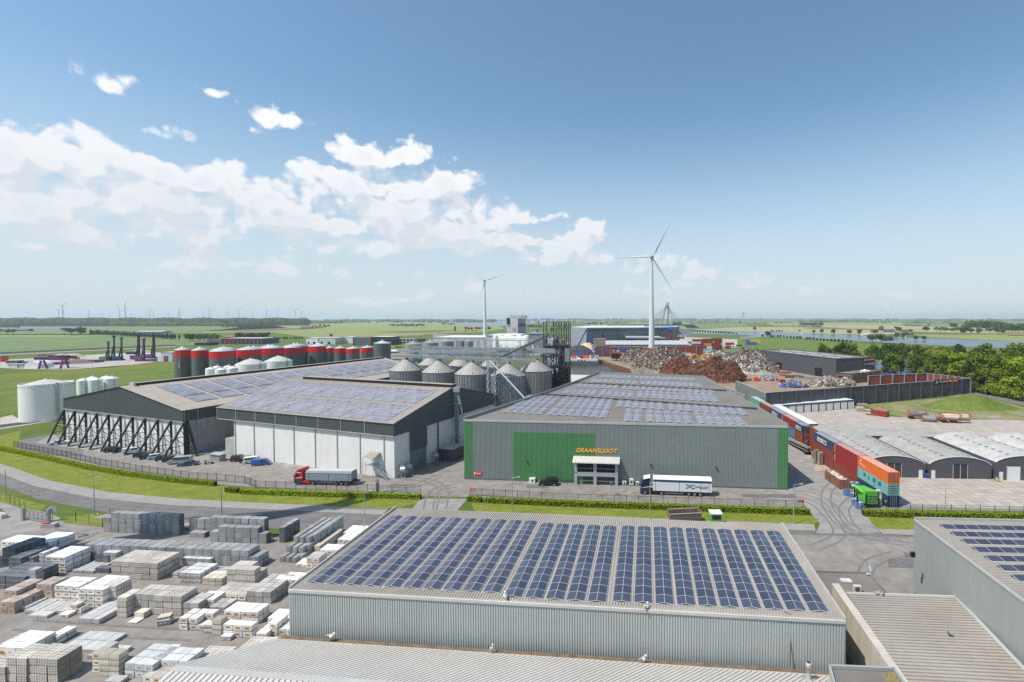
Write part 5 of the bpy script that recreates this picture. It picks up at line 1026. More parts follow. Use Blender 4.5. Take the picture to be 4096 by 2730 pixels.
# rusty skip with rubble
def skip(p,ax,L,Wd,H,m,label,fill,name='skip_container'):
 d=VC((ax[0],ax[1],0)).normalized();s=VC((d.y,-d.x,0));o=thing(name,p,label,'skip');mb=MB();a,b,c,f=p,p+s*Wd,p+s*Wd+d*L,p+d*L
 for u,v in ((f,a),(a,b),(b,c),(c,f)):mb.beam((u.x,u.y,H/2+.1),(v.x,v.y,H/2+.1),.1,H,m)
 for k in range(int(L/.75)+1):
  for q in (a,b):
   e_=-1 if q is a else 1;r_=q+d*k*.75+s*.08*e_;mb.beam((r_.x,r_.y,.15),(r_.x,r_.y,H),.1,.08,m)
 for k in (.8,1.6):r_=a+s*k-d*.08;mb.beam((r_.x,r_.y,.1),(r_.x,r_.y,H),.12,.1,m)
 mb.prism([a,b,c,f],.08,.2,m);mb.obj('body',o)
 if fill:
  mb=MB();random.seed(9)
  for i in range(160):
   q=p+d*RU(.4,L-.4)+s*RU(.3,Wd-.3)+VC((0,0,RU(H*.6,H*1.0)));mb.box(q,(RU(.15,.5),RU(.15,.4),RU(.08,.3)),fill,RU(0,3))
  mb.prism([a+d*.1+s*.1,b+d*.1-s*.1,c-d*.1-s*.1,f-d*.1+s*.1],.2,H*.7,fill);u=mb.obj('rubble',o);u['kind']='stuff'
 return o
M_rust=mat('rusty_steel',(.20,.075,.05),.8,scale=1.2,col2=(.33,.17,.11),streak=.5);M_plas=mat('white_rubble',(.72,.68,.62),.9,scale=2)
p=g('Z1',330,1002);skip(p,cax,7.6,2.3,2.3,M_rust,'rusty ribbed skip full of white rubble beside the container row',M_plas)
p=g('E4',640,1180);
# brown open rack box at the gap
a=g('E4',818,1215);a2=g('E4',752,1200)
mb=MB();w=g('E4',755,830,7.7);e_=g('E4',940,905,7.7)
P=[VC((w.x,w.y,0)),VC((e_.x-.3,e_.y,0)),VC((e_.x+.4,e_.y+9,0)),VC((w.x+1,w.y+9,0))];mb.corr(P[0],P[1],0,7.7,CC['brown'],.28,.05);mb.prism(P,0,7.6,CC['brown']);tag(mb.obj('brown_container_end'),'tall brown sheet wall closing the gap in the container row','wall')
o=thing('steel_stairs',g('E4',745,1190),'rusty steel stairs zigzagging up the end of the far container stack','stairs');mb=MB();b0=g('E4',745,1190);
for k in range(3):
 z=2.6*k;mb.beam(b0+VC((-1.9 if k%2 else .5,-.5,z)),b0+VC((.5 if k%2 else -1.9,-.5,z+2.6)),.6,.1,M_rust);mb.beam(b0+VC((-2.2,-.8,z+2.6)),b0+VC((.8,-.8,z+2.6)),.5,.08,M_rust);mb.beam(b0+VC((-2.2,-1,z+3.5)),b0+VC((.8,-1,z+3.5)),.05,.05,M_rust)
mb.beam(b0+VC((.8,-1,0)),b0+VC((.8,-1,8.6)),.08,.08,M_rust);mb.beam(b0+VC((-2.2,-1,0)),b0+VC((-2.2,-1,8.6)),.08,.08,M_rust);mb.obj('stair_frame',o)
# conveyor trailer, pallets, boards
o=thing('mobile_conveyor',g('E4',560,1180),'long dusty mobile conveyor lying beside the blue containers','conveyor');a=g('E4',395,1075);b=g('E4',735,1265);mb=MB();truss_walk(mb,a+VC((0,0,.8)),b+VC((0,0,1.2)),1.3,.9,mat('dusty_steel',(.25,.23,.20),.7));mb.beam(a+VC((0,0,1.9)),b+VC((0,0,2.3)),1.2,.3,MATS['dusty_steel']);mb.obj('frame',o);mb=MB();q=b-(b-a).normalized()*1.0
mb.tube(q+VC((-.9,0,.5)),q+VC((.9,0,.5)),.5,M_black,n=12);mb.obj('wheel',o)
M_wood=mat('pallet_wood',(.34,.265,.20),.85,scale=2,col2=(.43,.355,.285),rnd=.2)
def pallet_stack(p,n,rz,label,grp='stacks of wooden pallets by the containers'):
 o=thing('pallet_stack',p,label,'pallets',grp);mb=MB()
 for k in range(n):
  z=k*.15;j=RU(-.04,.04)
  for x in (-.5,0,.5):mb.box((p.x+x*math.cos(rz),p.y+x*math.sin(rz),z),(.1,1.0,.1),M_wood,rz)
  for y in (-.42,-.2,0,.2,.42):mb.box((p.x-y*math.sin(rz)+j,p.y+y*math.cos(rz),z+.1),(1.2,.1,.03),M_wood,rz)
 mb.obj('pallets',o)
for (x,y,n,l) in ((845,1385,26,'tallest stack of wooden pallets, just behind two others'),(905,1410,24,'wide stack of wooden pallets at the right'),(805,1320,14,'slim stack of wooden pallets on the left'),(825,1388,4,'low stack of wooden pallets in front of the tall one')):pallet_stack(g('E4',x,y),n,.1,l)
mb=MB();q=g('E4',880,1480);
for k in range(7):mb.box(q+VC((-.9+k*.32,0,0)),(.28,5.5,.25),M_wood,-.45)
tag(mb.obj('board_pile'),'grey weathered boards lying flat in front of the pallet stacks','board pile')
# blue crates with scrap
M_crate=mat('blue_crate',(.11,.20,.40),.55,scale=1,var=.2)
def crate(p,rz,label):
 o=thing('mesh_crate',p,label,'crate','blue crates full of scrap by the green hopper');mb=MB();ca,sa=math.cos(rz),math.sin(rz)
 for dx,dy,w,h in ((0,-.6,1.5,.06),(0,.6,1.5,.06),(-.75,0,.06,1.2),(.75,0,.06,1.2)):mb.box((p.x+dx*ca-dy*sa,p.y+dx*sa+dy*ca,.1),(w,h,1.25),M_crate,rz)
 mb.box(p,(1.5,1.2,.12),M_crate,rz);mb.obj('box',o);mb=MB()
 for i in range(26):mb.box(p+VC((RU(-.6,.6),RU(-.45,.45),RU(.9,1.3))),(RU(.1,.5),RU(.1,.4),RU(.08,.25)),random.choice([M_plas,M_plas,M_rust,M_dark]),RU(0,3))
 u=mb.obj('scrap_fill',o);u['kind']='stuff'
for x,y,l in ((500,1135,'blue crate of white scrap, nearest the lane'),(620,1135,'blue crate just left of the green hopper leg'),(720,1120,'blue crate touching the green hopper'),(605,960,'blue crate with dark scrap at the back left'),(700,960,'blue crate at the back centre below the navy container'),(820,970,'blue crate at the back right under the navy container'),(660,1210,'blue crate with a ringed part on top'),(690,1340,'long front blue crate by the gate post'),(760,1425,'front blue crate against the black fence')):crate(g('Z1',x,y),-.15,l)
# green dust filter hopper on legs
M_lime=mat('bright_green_steel',(.10,.42,.05),.45,var=.08);hp=g('Z1',1060,1420)
o=thing('dust_filter',hp,'bright green dust filter hopper on black legs by the corner of the containers','hopper');hx0,hx1=g('Z1',915,1420).x,g('Z1',1175,1420).x;y0=hp.y;zb=top_z(hp,'Z1',0,1325);zt_=top_z(hp,'Z1',0,1095)
mb=MB();mb.prism([(hx0,y0),(hx1,y0),(hx1,y0+3.6),(hx0-.4,y0+3.6)],zb,zt_,M_lime,bottom=True)
for k in range(1,4):z=zb+(zt_-zb)*k/4;mb.beam((hx0,y0-.04,z),(hx1,y0-.04,z),.06,.08,M_dark)
mb.prism([(hx0,y0),(hx1,y0),(hx1-1,y0+3.6),(hx0,y0+3.6)],zt_,zt_+.5,M_lime);mb.obj('hopper_body',o)
mb=MB()
for x,y in ((hx0,y0),(hx1+.2,y0),(hx0-.6,y0+3.6),(hx1,y0+3.6),(hx0-1.8,y0+.2)):mb.beam((x,y,0),(x,y,zt_ if x<hx1 else zb+1.5),.2,.2,M_steel)
mb.beam((hx0,y0,zb*.2),((hx0+hx1)/2,y0,zb*.8),.12,.12,M_steel);mb.beam((hx1,y0,zb*.2),((hx0+hx1)/2,y0,zb*.8),.12,.12,M_steel);mb.obj('leg_frame',o)
mb=MB();mb.path([VC((hx0-1.6,y0+3,zt_+.6)),VC((hx0-.9,y0+2.6,zt_+.7)),VC((hx0+.1,y0+1.2,zt_-.2))],.42,M_lime,n=10);mb.obj('inlet_duct',o)
mb=MB();mh=mat('ribbed_hose',(.50,.46,.40),.7);px=VC((hx1,y0+1,zt_+.2));mb.path([px,px+VC((.9,0,.1)),px+VC((1.3,0,-.8)),px+VC((1.2,0,-2.6)),px+VC((1.1,-.4,-3.6)),px+VC((1.5,-.8,-4.3)),px+VC((2.6,-1.2,-4.5))],.28,mh,n=10);mb.obj('hose',o)
mb=MB();q=g('Z1',1340,1385);a=VC((q.x,q.y,top_z(q,'Z1',0,1285)));b=a+VC((2.9,.2,1.35));mb.beam(a,b,.3,.35,M_lime);mb.beam(b+VC((-.3,0,.1)),b+VC((.2,0,.3)),.5,.5,M_lime);mb.tube(b+VC((0,0,-.1)),b+VC((0,0,-1.9)),.18,mat('cylinder_orange',(.50,.28,.12),.6),n=10);mb.box(b+VC((.15,0,-.6)),(1.0,.3,.3),M_crate);mb.obj('loading_arm',o)
# ---- hangars with curved roofs
M_arch=mat('aged_arch_roof',(.27,.25,.225),.75,scale=.35,col2=(.43,.405,.375),streak=.35,grime=(.25,.23,.21));M_archp=mat('pale_arch_roof',(.36,.34,.315),.7,scale=.4,col2=(.55,.53,.50),streak=.25);M_rl=mat('rooflight',(.20,.175,.15),.5)
def hangar(P0,P1,L,he,ha,label,mroof,white_gate=False,n=20,doors=((.12,'l'),)):
 d=(P1-P0);W=d.length;d.normalize();b=VC((-d.y,d.x,0));o=thing('arched_hangar',(P0+P1)/2+b*L/2,label,'hangar','hangars with curved roofs')
 arc=[(W*i/n,he+(ha-he)*math.sin(math.pi*i/n)**.62) for i in range(n+1)]
 mb=MB();V=[];nn=14
 for j in range(nn+1):
  for s,z in arc:q=P0+d*s+b*(L*j/nn);V.append((q.x,q.y,z))
 mb.mesh(V,[(j*(n+1)+i,j*(n+1)+i+1,(j+1)*(n+1)+i+1,(j+1)*(n+1)+i) for j in range(nn) for i in range(n)],mroof,True);mb.obj('roof',o)
 mb=MB()
 for bb,flip in ((.0,False),(L,True)):
  q=[P0+d*s+b*bb for s,z in arc];V=[(p.x,p.y,0) for p in q]+[(p.x,p.y,a[1]-.08) for p,a in zip(q,arc)];mb.mesh(V,[(i,i+1,n+2+i,n+1+i) for i in range(n)],M_anth)
 for q in (P0,P1):mb.prism([q,q+d*.05,q+d*.05+b*L,q+b*L],0,he,M_anth)
 mb.obj('wall',o)
 mb=MB()
 for i in range(n):
  p=P0+d*arc[i][0]-b*.06;q=P0+d*arc[i+1][0]-b*.06;mb.beam((p.x,p.y,arc[i][1]),(q.x,q.y,arc[i+1][1]),.12,.14,M_white)
 mb.obj('roof_trim',o)
 for i0 in (5,14):
  for k in range(int(L/2.4)-1):
   mb=MB();s0_,z0_=arc[i0];s1_,z1_=arc[i0+1];bb=1.5+k*2.4;V=[]
   for s,z,t in ((s0_,z0_,bb),(s1_,z1_,bb),(s1_,z1_,bb+.8),(s0_,z0_,bb+.8)):q=P0+d*s+b*t;V.append((q.x,q.y,z+.06))
   mb.mesh(V,[(0,1,2,3)],M_rl);mb.obj('rooflight',o)
 mb=MB();c=.5 if not white_gate else .28;w=3.6 if not white_gate else 3.2;P=lambda s,z,oo=.08:(P0.x+d.x*s-b.x*oo,P0.y+d.y*s-b.y*oo,z);mg=M_white if white_gate else mat('gate_dark',(.045,.045,.05),.5)
 mb.mesh([P(W*c-w/2,0),P(W*c+w/2,0),P(W*c+w/2,3.7),P(W*c-w/2,3.7)],[(0,1,2,3)],mg)
 for s in (-w/2,0,w/2):
  if not white_gate or s:mb.beam(P(W*c+s,0,.1),P(W*c+s,3.7,.1),.1,.1,M_tp)
 mb.beam(P(W*c-w/2,3.7,.1),P(W*c+w/2,3.7,.1),.1,.08,M_black);mb.obj('gate',o)
 for t,_ in doors:
  mb=MB();s=W*t;mb.mesh([P(s-.5,0),P(s+.5,0),P(s+.5,2.1),P(s-.5,2.1)],[(0,1,2,3)],M_white);mb.box(P(s+.35,1.0,.12),(.1,.05,.05),M_black);mb.obj('door',o)
 return o
H1=g('Z2',550,1012);H2=g('Z2',1730,1035);H3=g('Z2',470,1010);hd=(H2-H1).normalized();W2=(H2-H1).length;bk=VC((-hd.y,hd.x,0))
hangar(H1,H2,25,3.7,5.75,'middle curved roof hangar with dark double gate',M_arch,doors=((.065,''),))
hangar(H3-hd*W2,H3,25,3.7,5.75,'left curved roof hangar next to the container row',M_arch,doors=((.93,''),))
H5=g('Z2',1810,1045);hangar(H5,H5+hd*W2,25,4.6,6.4,'right curved roof hangar with white roller gate',M_archp,True,doors=((.085,''),))
hangar(H5+hd*(W2+.6),H5+hd*(W2*2+.6),25,4.6,6.4,'curved roof hangar cut off by the right edge of the photo',M_archp,True,doors=((.085,''),))
hp0=g('E4',780,800,5.0);hp1=g('T4',1520,1178,5.0);hp2=g('T4',1600,1245,5.0);ff=thing('low_ribbed_shed',hp1,'low shed with grey ribbed roof behind the two left curved roofs','shed');mb=MB();b2=hp0+(hp2-hp1);
mb.ribroof(VC((b2.x+1,b2.y-.5,4.4)),VC((hp2.x,hp2.y,4.4)),hp1,hp0,M_arch,.5,.06,.4);mb.obj('roof',ff);mb=MB();mb.prism([hp0,hp1,VC((hp2.x,hp2.y,0)),VC((b2.x+1,b2.y-.3,0))],0,4.2,M_anth);mb.obj('wall',ff)
# bins
def wheelie(p,m,lid,label):
 o=thing('wheeled_bin',p,label,'bin');mb=MB();mb.mesh([(p.x+sx*w,p.y+sy*w2,z) for z,w,w2 in ((.12,.26,.30),(1.0,.34,.38)) for sx,sy in ((-1,-1),(1,-1),(1,1),(-1,1))],[(0,1,5,4),(1,2,6,5),(2,3,7,6),(3,0,4,7),(4,5,6,7)],m);mb.obj('body',o);mb=MB();mb.box(p+VC((0,.02,1.02)),(.74,.84,.09),lid);mb.obj('lid',o)
 mb=MB();mb.tube(p+VC((-.34,.3,.12)),p+VC((.34,.3,.12)),.12,M_black,n=8);mb.obj('wheel',o)
wheelie(g('Z2',512,1015),mat('bin_blue',(.03,.08,.42),.45),mat('bin_lid_blue',(.05,.13,.6),.4),'blue wheeled bin in the gap between two curved roof hangars');wheelie(g('Z2',1855,1075),mat('bin_yellow',(.75,.55,.02),.45),mat('bin_lid_blue',(.05,.13,.6),.4),'yellow wheeled bin with blue lid before the right hangar')
# ---- garages: two low wings with white roller doors
M_gr=mat('white_membrane',(.66,.67,.68),.5,var=.04)
ga=g('T4',785,1028);gz_=4.2;gt0=g('T4',790,915,gz_);gt1=g('T4',120,965,gz_);gd=(gt1-gt0);gd.z=0;gLen=gd.length;gd.normalize();gt0.z=0;gb=VC((-gd.y,gd.x,0));
if gb.y<0:gb=-gb
o=thing('garage_row',gt0+gd*gLen/2,'row of white roller door garages with flat pale roof below the dark wall','garages');P=[gt0,gt0+gd*(gLen+4),gt0+gd*(gLen+4)+gb*9.5,gt0+gb*9.5]
mb=MB();mb.prism([p_ +gb*.25 if i<2 else p_ for i,p_ in enumerate(P)],0,gz_-.9,M_anth);mb.obj('wall',o);mb=MB();mb.prism(P,gz_-.9,gz_-.1,M_anth,top=M_gr,bottom=True);mb.obj('roof',o)
for k in range(10):
 s=.35+k*(gLen-1)/9.6;mb=MB();a=gt0+gd*s;b=gt0+gd*(s+2.9);mb.prism([a+gb*.05,b+gb*.05,b+gb*.3,a+gb*.3],0,3.25,M_white);mb.obj('roller_door',o)
 mb=MB();q=gt0+gd*(s-.2)-gb*.02;mb.beam((q.x,q.y,0),(q.x,q.y,3.3),.18,.18,M_gr);mb.obj('door_post',o)
w0=g('E4',130,460,gz_);w1=g('E4',720,775,gz_);w2_=g('E4',875,768,gz_);o=thing('garage_wing',w1,'long narrow garage wing with bright flat roof beside the container row','garages');w0.z=w1.z=w2_.z=0;w3=w0+(w2_-w1);mb=MB();mb.prism([w1,w2_,w3,w0],gz_-.6,gz_,M_anth,top=M_gr,bottom=True);mb.obj('roof',o);mb=MB();i_=(w2_-w1).normalized()*.3;mb.prism([w1+i_,w2_-i_,w3-i_,w0+i_],0,gz_-.6,M_anth);mb.obj('wall',o)
# ---- dark yard wall with bays, lettered sign
M_rus=mat('rust_red_wall',(.19,.045,.03),.8,scale=.4,col2=(.25,.075,.05),streak=.4)
def bay_wall(a,b,h,hb,n,m,label,name='yard_wall',inside=None,post=True,pz=.35,pm=None,out=1):
 o=thing(name,(a+b)/2,label,'wall');d=(b-a).normalized();s=VC((d.y,-d.x,0))*out;mb=MB();mb.corr(a,b,0,h,m,.4,.05,z1b=hb);
 if inside is not None:mb.corr(b-s*.25,a-s*.25,0,hb,inside,.4,.05,z1b=h)
 mb.beam((a.x,a.y,h),(b.x,b.y,hb),.4,.15,M_trim);mb.obj('panels',o)
 if post:
  for k in range(n+1):
   mb=MB();q=a+(b-a)*k/n+s*.28;z=h+(hb-h)*k/n;mb.beam((q.x,q.y,0),(q.x,q.y,z),.5,.55,pm or m);mb.obj('post',o)
 return o
WR=g('T4',1860,861);WL=VC((126.9,224.6,0));zr_=top_z(WR,'T4',1858,722);wl2=g('T4',0,1010);zl_=9.3
d_=(WR-WL).normalized();WF=WL-d_*62
A_=onplane('T4',10,815,WL,d_);
wo=bay_wall(WF+d_*0,WR,9.6,zr_,17,M_anth,'long dark grey sheet wall with posts and a lettered sign')
def wp(t,x,y):return onplane(t,x,y,WL+VC((d_.y,-d_.x,0))*.35,d_)
a=wp('F7',1048,1160);b=wp('F7',1400,1145);at=wp('F7',1048,1095);bt=wp('F7',1400,1078);no=VC((d_.y,-d_.x,0));mid_=a+(b-a)*.5;midt=at+(bt-at)*.5
mb=MB();mb.mesh([a,mid_,midt,at],[(0,1,2,3)],M_black);mb.mesh([mid_,b,bt,midt],[(0,1,2,3)],mat('sign_red',(.35,.01,.03),.5,var=0));
hh=(at-a).length;text_mesh(mb,'Hoeben Metalen',a+d_*(b-a).length*.17+VC((0,0,hh*.3))+no*.05,d_,hh*.45,M_white,thick=.02,slant=.2,bold=.02,width=(b-a).length*.78)
t0=a+d_*1.2+no*.06+VC((0,0,hh*.15));
for u,v in ((0,.9),(.45,1.35)):pass
mb.beam(t0,t0+d_*.65+VC((0,0,hh*.65)),.04,.25,M_white);mb.beam(t0+d_*1.3,t0+d_*.65+VC((0,0,hh*.65)),.04,.25,M_white);mb.beam(t0+d_*.65+VC((0,0,0)),t0+d_*.65+VC((0,0,hh*.35)),.04,.2,M_white);mb.beam(t0+VC((0,0,hh*.2)),t0+d_*1.3+VC((0,0,hh*.2)),.04,.2,M_white);mb.obj('sign',wo)
a=WR;b=g('T4',1465,690,8);b.z=0;zb_=9;bay_wall(a,b,zr_,zb_,6,M_rus,'rust red inner face of the far yard wall',inside=M_anth,pm=M_galv,out=-1)
a2=b;b2_=g('T4',918,700,8.5);b2_.z=0;bay_wall(b2_,a2,8.6,zb_,5,M_rus,'rust red screen wall with pale posts inside the yard',inside=M_anth,pm=M_galv)
a=g('E5',1650,400,8);a.z=0;b=WF;bay_wall(a,b,8,9.4,16,M_gsh,'pale ribbed return wall at the left end of the yard wall')
a=g('E5',1500,455,4);a.z=0;b=g('E5',1740,560,4);b.z=0;bay_wall(a,b,4,4,4,M_gsh,'low grey sheet fence beside the grain warehouse')
# rust walls at the water side
a=VC((-9,508,0));b=g('F5',1080,820);b.z=0;b=VC((b.x,508,0));bay_wall(a,b,10.4,10.4,6,M_rus,'tall rust red wall behind the quay and floating crane',pm=M_galv)
c=VC((b.x+9,480,0));e_=VC((bx('F5',1940,480),480,0));bay_wall(b,c,10,10.4,1,M_rus,'short angled piece of the rust red quay wall',pm=M_galv);bay_wall(c,e_,zz('F5',705,480),zz('F5',682,480),5,M_rus,'rust red wall behind the scrap heaps below the white turbine',pm=M_galv)
# ---- black shed with two signs
B0=g('F6',1740,1168);zB=top_z(B0,'F6',1745,848);B1_=g('F6',525,712,zB);B2_=g('F6',2353,825,zB);B1_.z=B2_.z=0;
B2_=B0+(B2_-B0)*1.0;B3=B1_+(B2_-B0);bo=thing('scrap_hall',(B0+B3)/2,'long anthracite hall with two gate openings and strip rooflights','hall')
mb=MB();
for a,b in ((B1_,B0),(B0,B2_),(B2_,B3),(B3,B1_)):mb.corr(a,b,0,zB,M_anth,.5,.05)
mb.obj('wall',bo);mb=MB();mb.prism([B0,B2_,B3,B1_],zB-.6,zB-.3,M_bitu);mb.obj('roof',bo)
mb=MB();
for a,b in ((B1_,B0),(B0,B2_),(B2_,B3),(B3,B1_)):mb.beam((a.x,a.y,zB),(b.x,b.y,zB),.5,.35,M_anth)
mb.obj('parapet',bo)
D1=(B1_-B0).normalized();D2=(B2_-B0).normalized();LL=(B1_-B0).length;WW=(B2_-B0).length
for f0,rowN in ((.24,4),(.62,5)):
 for k in range(rowN):
  s=LL*(.06+k*.19)+ (3 if f0>.5 else 0);mb=MB();P=[B0+D1*s+D2*WW*f0,B0+D1*(s+LL*.16)+D2*WW*f0,B0+D1*(s+LL*.16)+D2*(WW*f0+2.2),B0+D1*s+D2*(WW*f0+2.2)];mb.prism(P,zB-.28,zB-.05,M_tp);mb.obj('strip_rooflight',bo)
for x0_,x1_,y0_ in ((800,893,893),(1410,1525,980)):
 a=onplane('F6',x0_,y0_,B0,D1);b=onplane('F6',x1_,y0_+8,B0,D1);z=a.z;a.z=b.z=0;mb=MB();n_=VC((D1.y,-D1.x,0));n_=n_ if n_.y<0 else -n_;mb.prism([a+n_*.12,b+n_*.12,b-n_*.3,a-n_*.3],0,z,M_black);mb.obj('gate_opening',bo)
for (x0_,x1_,y0_,y1_,c2,l1,l2) in ((2168,2345,890,842,MATS['sign_red'],'Hoeben Metalen','Kampen'),(2168,2345,955,903,mat('sign_blue',(.02,.07,.25),.5,var=0),'Hoeben RDM','Recycling Drijvend Materieel')):
 n_=VC((D2.y,-D2.x,0));n_=n_ if n_.y<0 else -n_;a=onplane('F6',x0_,y0_,B0,D2)+n_*.3;b=onplane('F6',x1_,y0_,B0,D2)+n_*.3;at=onplane('F6',x0_,y1_,B0,D2)+n_*.3;hh=at.z-a.z;w=(b-a).length;mb=MB();b=a+D2*w;m_=a+D2*w*.45;U=VC((0,0,hh));mb.mesh([a,m_,m_+U,a+U],[(0,1,2,3)],M_black);mb.mesh([m_,b,b+U,m_+U],[(0,1,2,3)],c2)
 text_mesh(mb,l1,a+D2*w*.28+n_*.06+VC((0,0,hh*.5)),D2,hh*.26,M_white,thick=.02,slant=.2,bold=.02,width=w*.66);text_mesh(mb,l2,a+D2*w*.28+n_*.06+VC((0,0,hh*.18)),D2,hh*.16,M_white,thick=.02,slant=.2,width=w*(.34 if l2=='Kampen' else .66))
 t0=a+D2*w*.06+n_*.06+VC((0,0,hh*.18));sz=w*.15
 if l2=='Kampen':mb.beam(t0,t0+D2*sz/2+VC((0,0,hh*.65)),.05,.3,M_white);mb.beam(t0+D2*sz,t0+D2*sz/2+VC((0,0,hh*.65)),.05,.3,M_white);mb.beam(t0+VC((0,0,hh*.15)),t0+D2*sz+VC((0,0,hh*.15)),.05,.3,M_white)
 else:
  mb.beam(t0+D2*sz/2,t0+D2*sz/2+VC((0,0,hh*.6)),.05,.22,M_white);mb.beam(t0+D2*sz*.2+VC((0,0,hh*.5)),t0+D2*sz*.8+VC((0,0,hh*.5)),.05,.15,M_white);mb.beam(t0+VC((0,0,hh*.18)),t0+D2*sz/2,.05,.18,M_white);mb.beam(t0+D2*sz+VC((0,0,hh*.18)),t0+D2*sz/2,.05,.18,M_white)
 mb.obj('sign',bo)
# brick office
M_brick=grid_mat('brown_brick',(.20,.105,.07),(.24,.19,.16),.5,.25,.08,.1,.85,var=.25);k0=g('T4',620,762);zk=top_z(k0,'T4',620,672);k1=g('T4',772,772);k2=g('T4',985,745);ko=thing('brick_office',k1,'low flat roofed brown brick office behind the yard wall','office')
k3=k2+(k0-k1)*1.1;k2=k1+(k2-k1)*1.25;mb=MB();mb.prism([k0,k1,k2,k3+VC((6,4,0))],0,zk,M_brick,top=M_bitu);mb.obj('wall',ko);mb=MB();mb.beam(up(k0,zk),up(k1,zk),.5,.4,M_dark);mb.beam(up(k1,zk),up(k2,zk),.5,.4,M_dark);mb.obj('roof_edge',ko)
for a,b,fr in ((k0,k1,((.15,.45),(.62,.85))),(k1,k2,((.03,.32),(.38,.7)))):
 n_=VC(((b-a).y,-(b-a).x,0)).normalized()
 for u,v in fr:mb=MB();p=a+(b-a)*u+n_*.06;q=a+(b-a)*v+n_*.06;mb.prism([p,q,q-n_*.2,p-n_*.2],zk*.35,zk*.72,M_glass,bottom=True);mb.obj('window',ko)
p=g('T4',890,672,zk);rbt=thing('rescue_boat',p,'white covered boat parked on the roof of the brick office','boat');mb=MB();mb.sphere(p+VC((0,0,1.2)),1.3,M_white,n=12,sz=.9);mb.tube(p+VC((-2.6,0,.9)),p+VC((2.6,0,1.1)),.9,M_white,r2=.7,n=12);mb.obj('hull',rbt)
# ---- scrap heaps: heightfields studded with plates
def heap(name,c,rx,ry,h,mats,label,seed,n=3000,size=(.3,.95),cols=None,rot=0,base=None,flat=.0):
 random.seed(seed);mb=MB();nn=34;ca,sa=math.cos(rot),math.sin(rot)
 def H(x,y):
  r_=math.hypot(x,y);k=max(0,1-r_**2)**.62;return h*.80*k*(1+.5*noise.noise(VC((x*2.3,y*2.3,seed))))+h*.10*noise.noise(VC((x*9,y*9,seed)))*(1 if r_<.97 else 0)
 V=[];F=[]
 for j in range(nn+1):
  for i in range(nn+1):
   x,y=i/nn*2-1,j/nn*2-1;V.append((c[0]+x*rx*ca-y*ry*sa,c[1]+x*rx*sa+y*ry*ca,c[2]+max(-.02,H(x,y)-.25)))
 for j in range(nn):
  for i in range(nn):k=j*(nn+1)+i;F.append((k,k+1,k+nn+2,k+nn+1))
 mb.mesh(V,F,base or mats[0])
 for i in range(n):
  r_=random.random()**.5*.97;t=RU(0,2*math.pi);x,y=r_*math.cos(t),r_*math.sin(t);z=H(x,y)
  if z<.05:z=.1
  q=VC((c[0]+x*rx*ca-y*ry*sa,c[1]+x*rx*sa+y*ry*ca,c[2]+z));s=RU(*size)*random.choice((.5,.8,1,1.4));u=VC((random.gauss(0,1),random.gauss(0,1),random.gauss(0,.8))).normalized()*s;v=u.cross(VC((random.gauss(0,1),random.gauss(0,1),random.gauss(0,1)))).normalized()*s*RU(.15,.6);w=u.cross(v).normalized()*s*.08
  m=random.choice(mats);mb.mesh([q-u-v-w,q+u-v-w,q+u+v-w,q-u+v-w,q-u-v+w,q+u-v+w,q+u+v+w,q-u+v+w],[(0,1,2,3),(4,5,6,7),(0,1,5,4),(1,2,6,5),(2,3,7,6),(3,0,4,7)],m)
 o=mb.obj(name);tag(o,label,'scrap heap',kind='stuff');return o
sg=mat('scrap_grey',(.24,.20,.165),.6,metal=.2);sl_=mat('scrap_light',(.50,.46,.40),.55,metal=.1);sb=mat('scrap_brown',(.17,.09,.055),.8);sr_=mat('scrap_rust',(.19,.075,.038),.85);sd_=mat('scrap_dark',(.05,.042,.04),.8);so_=mat('scrap_orange',(.26,.12,.07),.8);sbl=mat('scrap_blue',(.05,.14,.40),.6)
heap('scrap_heap',g('E5',590,205),21,17,15,[sg,sb,sl_,sd_,sg,sb],'tall mixed grey and brown scrap heap at the left of the yard',1,4200,cols=None)
heap('scrap_heap',g('E5',830,290),25,19,20,[sg,sb,sl_,sg,sb,sd_,sg],'tallest grey shredded metal heap left of the dark red scrap',2,5200)
heap('scrap_heap',g('E5',1020,320),15,11,13,[sr_,mat('scrap_red',(.35,.03,.03),.6),sb,sd_,so_],'dark red and black scrap heap between grey and rust brown ones',3,2600)
heap('scrap_heap',g('E5',1390,385),22,19,16,[sr_,sr_,sb,so_,sr_,sd_],'big rust brown scrap heap behind the grain warehouse roof',4,5200,base=sr_)
heap('scrap_heap',g('E5',1430,250),23,18,16,[sl_,sg,sb,sl_,sd_,sg],'white and grey scrap heap behind the rust brown one',5,3400)
heap('scrap_heap',g('E5',1760,300),25,17,19,[sl_,sg,sb,sd_,sb,sg],'big mixed heap with curved crest by the anthracite hall',6,6000)
heap('scrap_heap',g('E5',2000,395),9,4,2.8,[sl_,sbl,sl_,sg],'low heap of white and blue scrap in front of the huge heap',7,1300,size=(.3,.9))
heap('scrap_heap',g('E4',490,195),8.5,3.5,3.8,[sbl,sl_,sbl,sg],'heap topped with blue sheeting beside the red truck cab',8,900,size=(.4,1.2))
heap('scrap_heap',g('E4',1090,170),14,5,5,[sl_,sl_,sg,sg],'heap of silvery profiles before the brick office',9,1900,size=(.4,1.5))
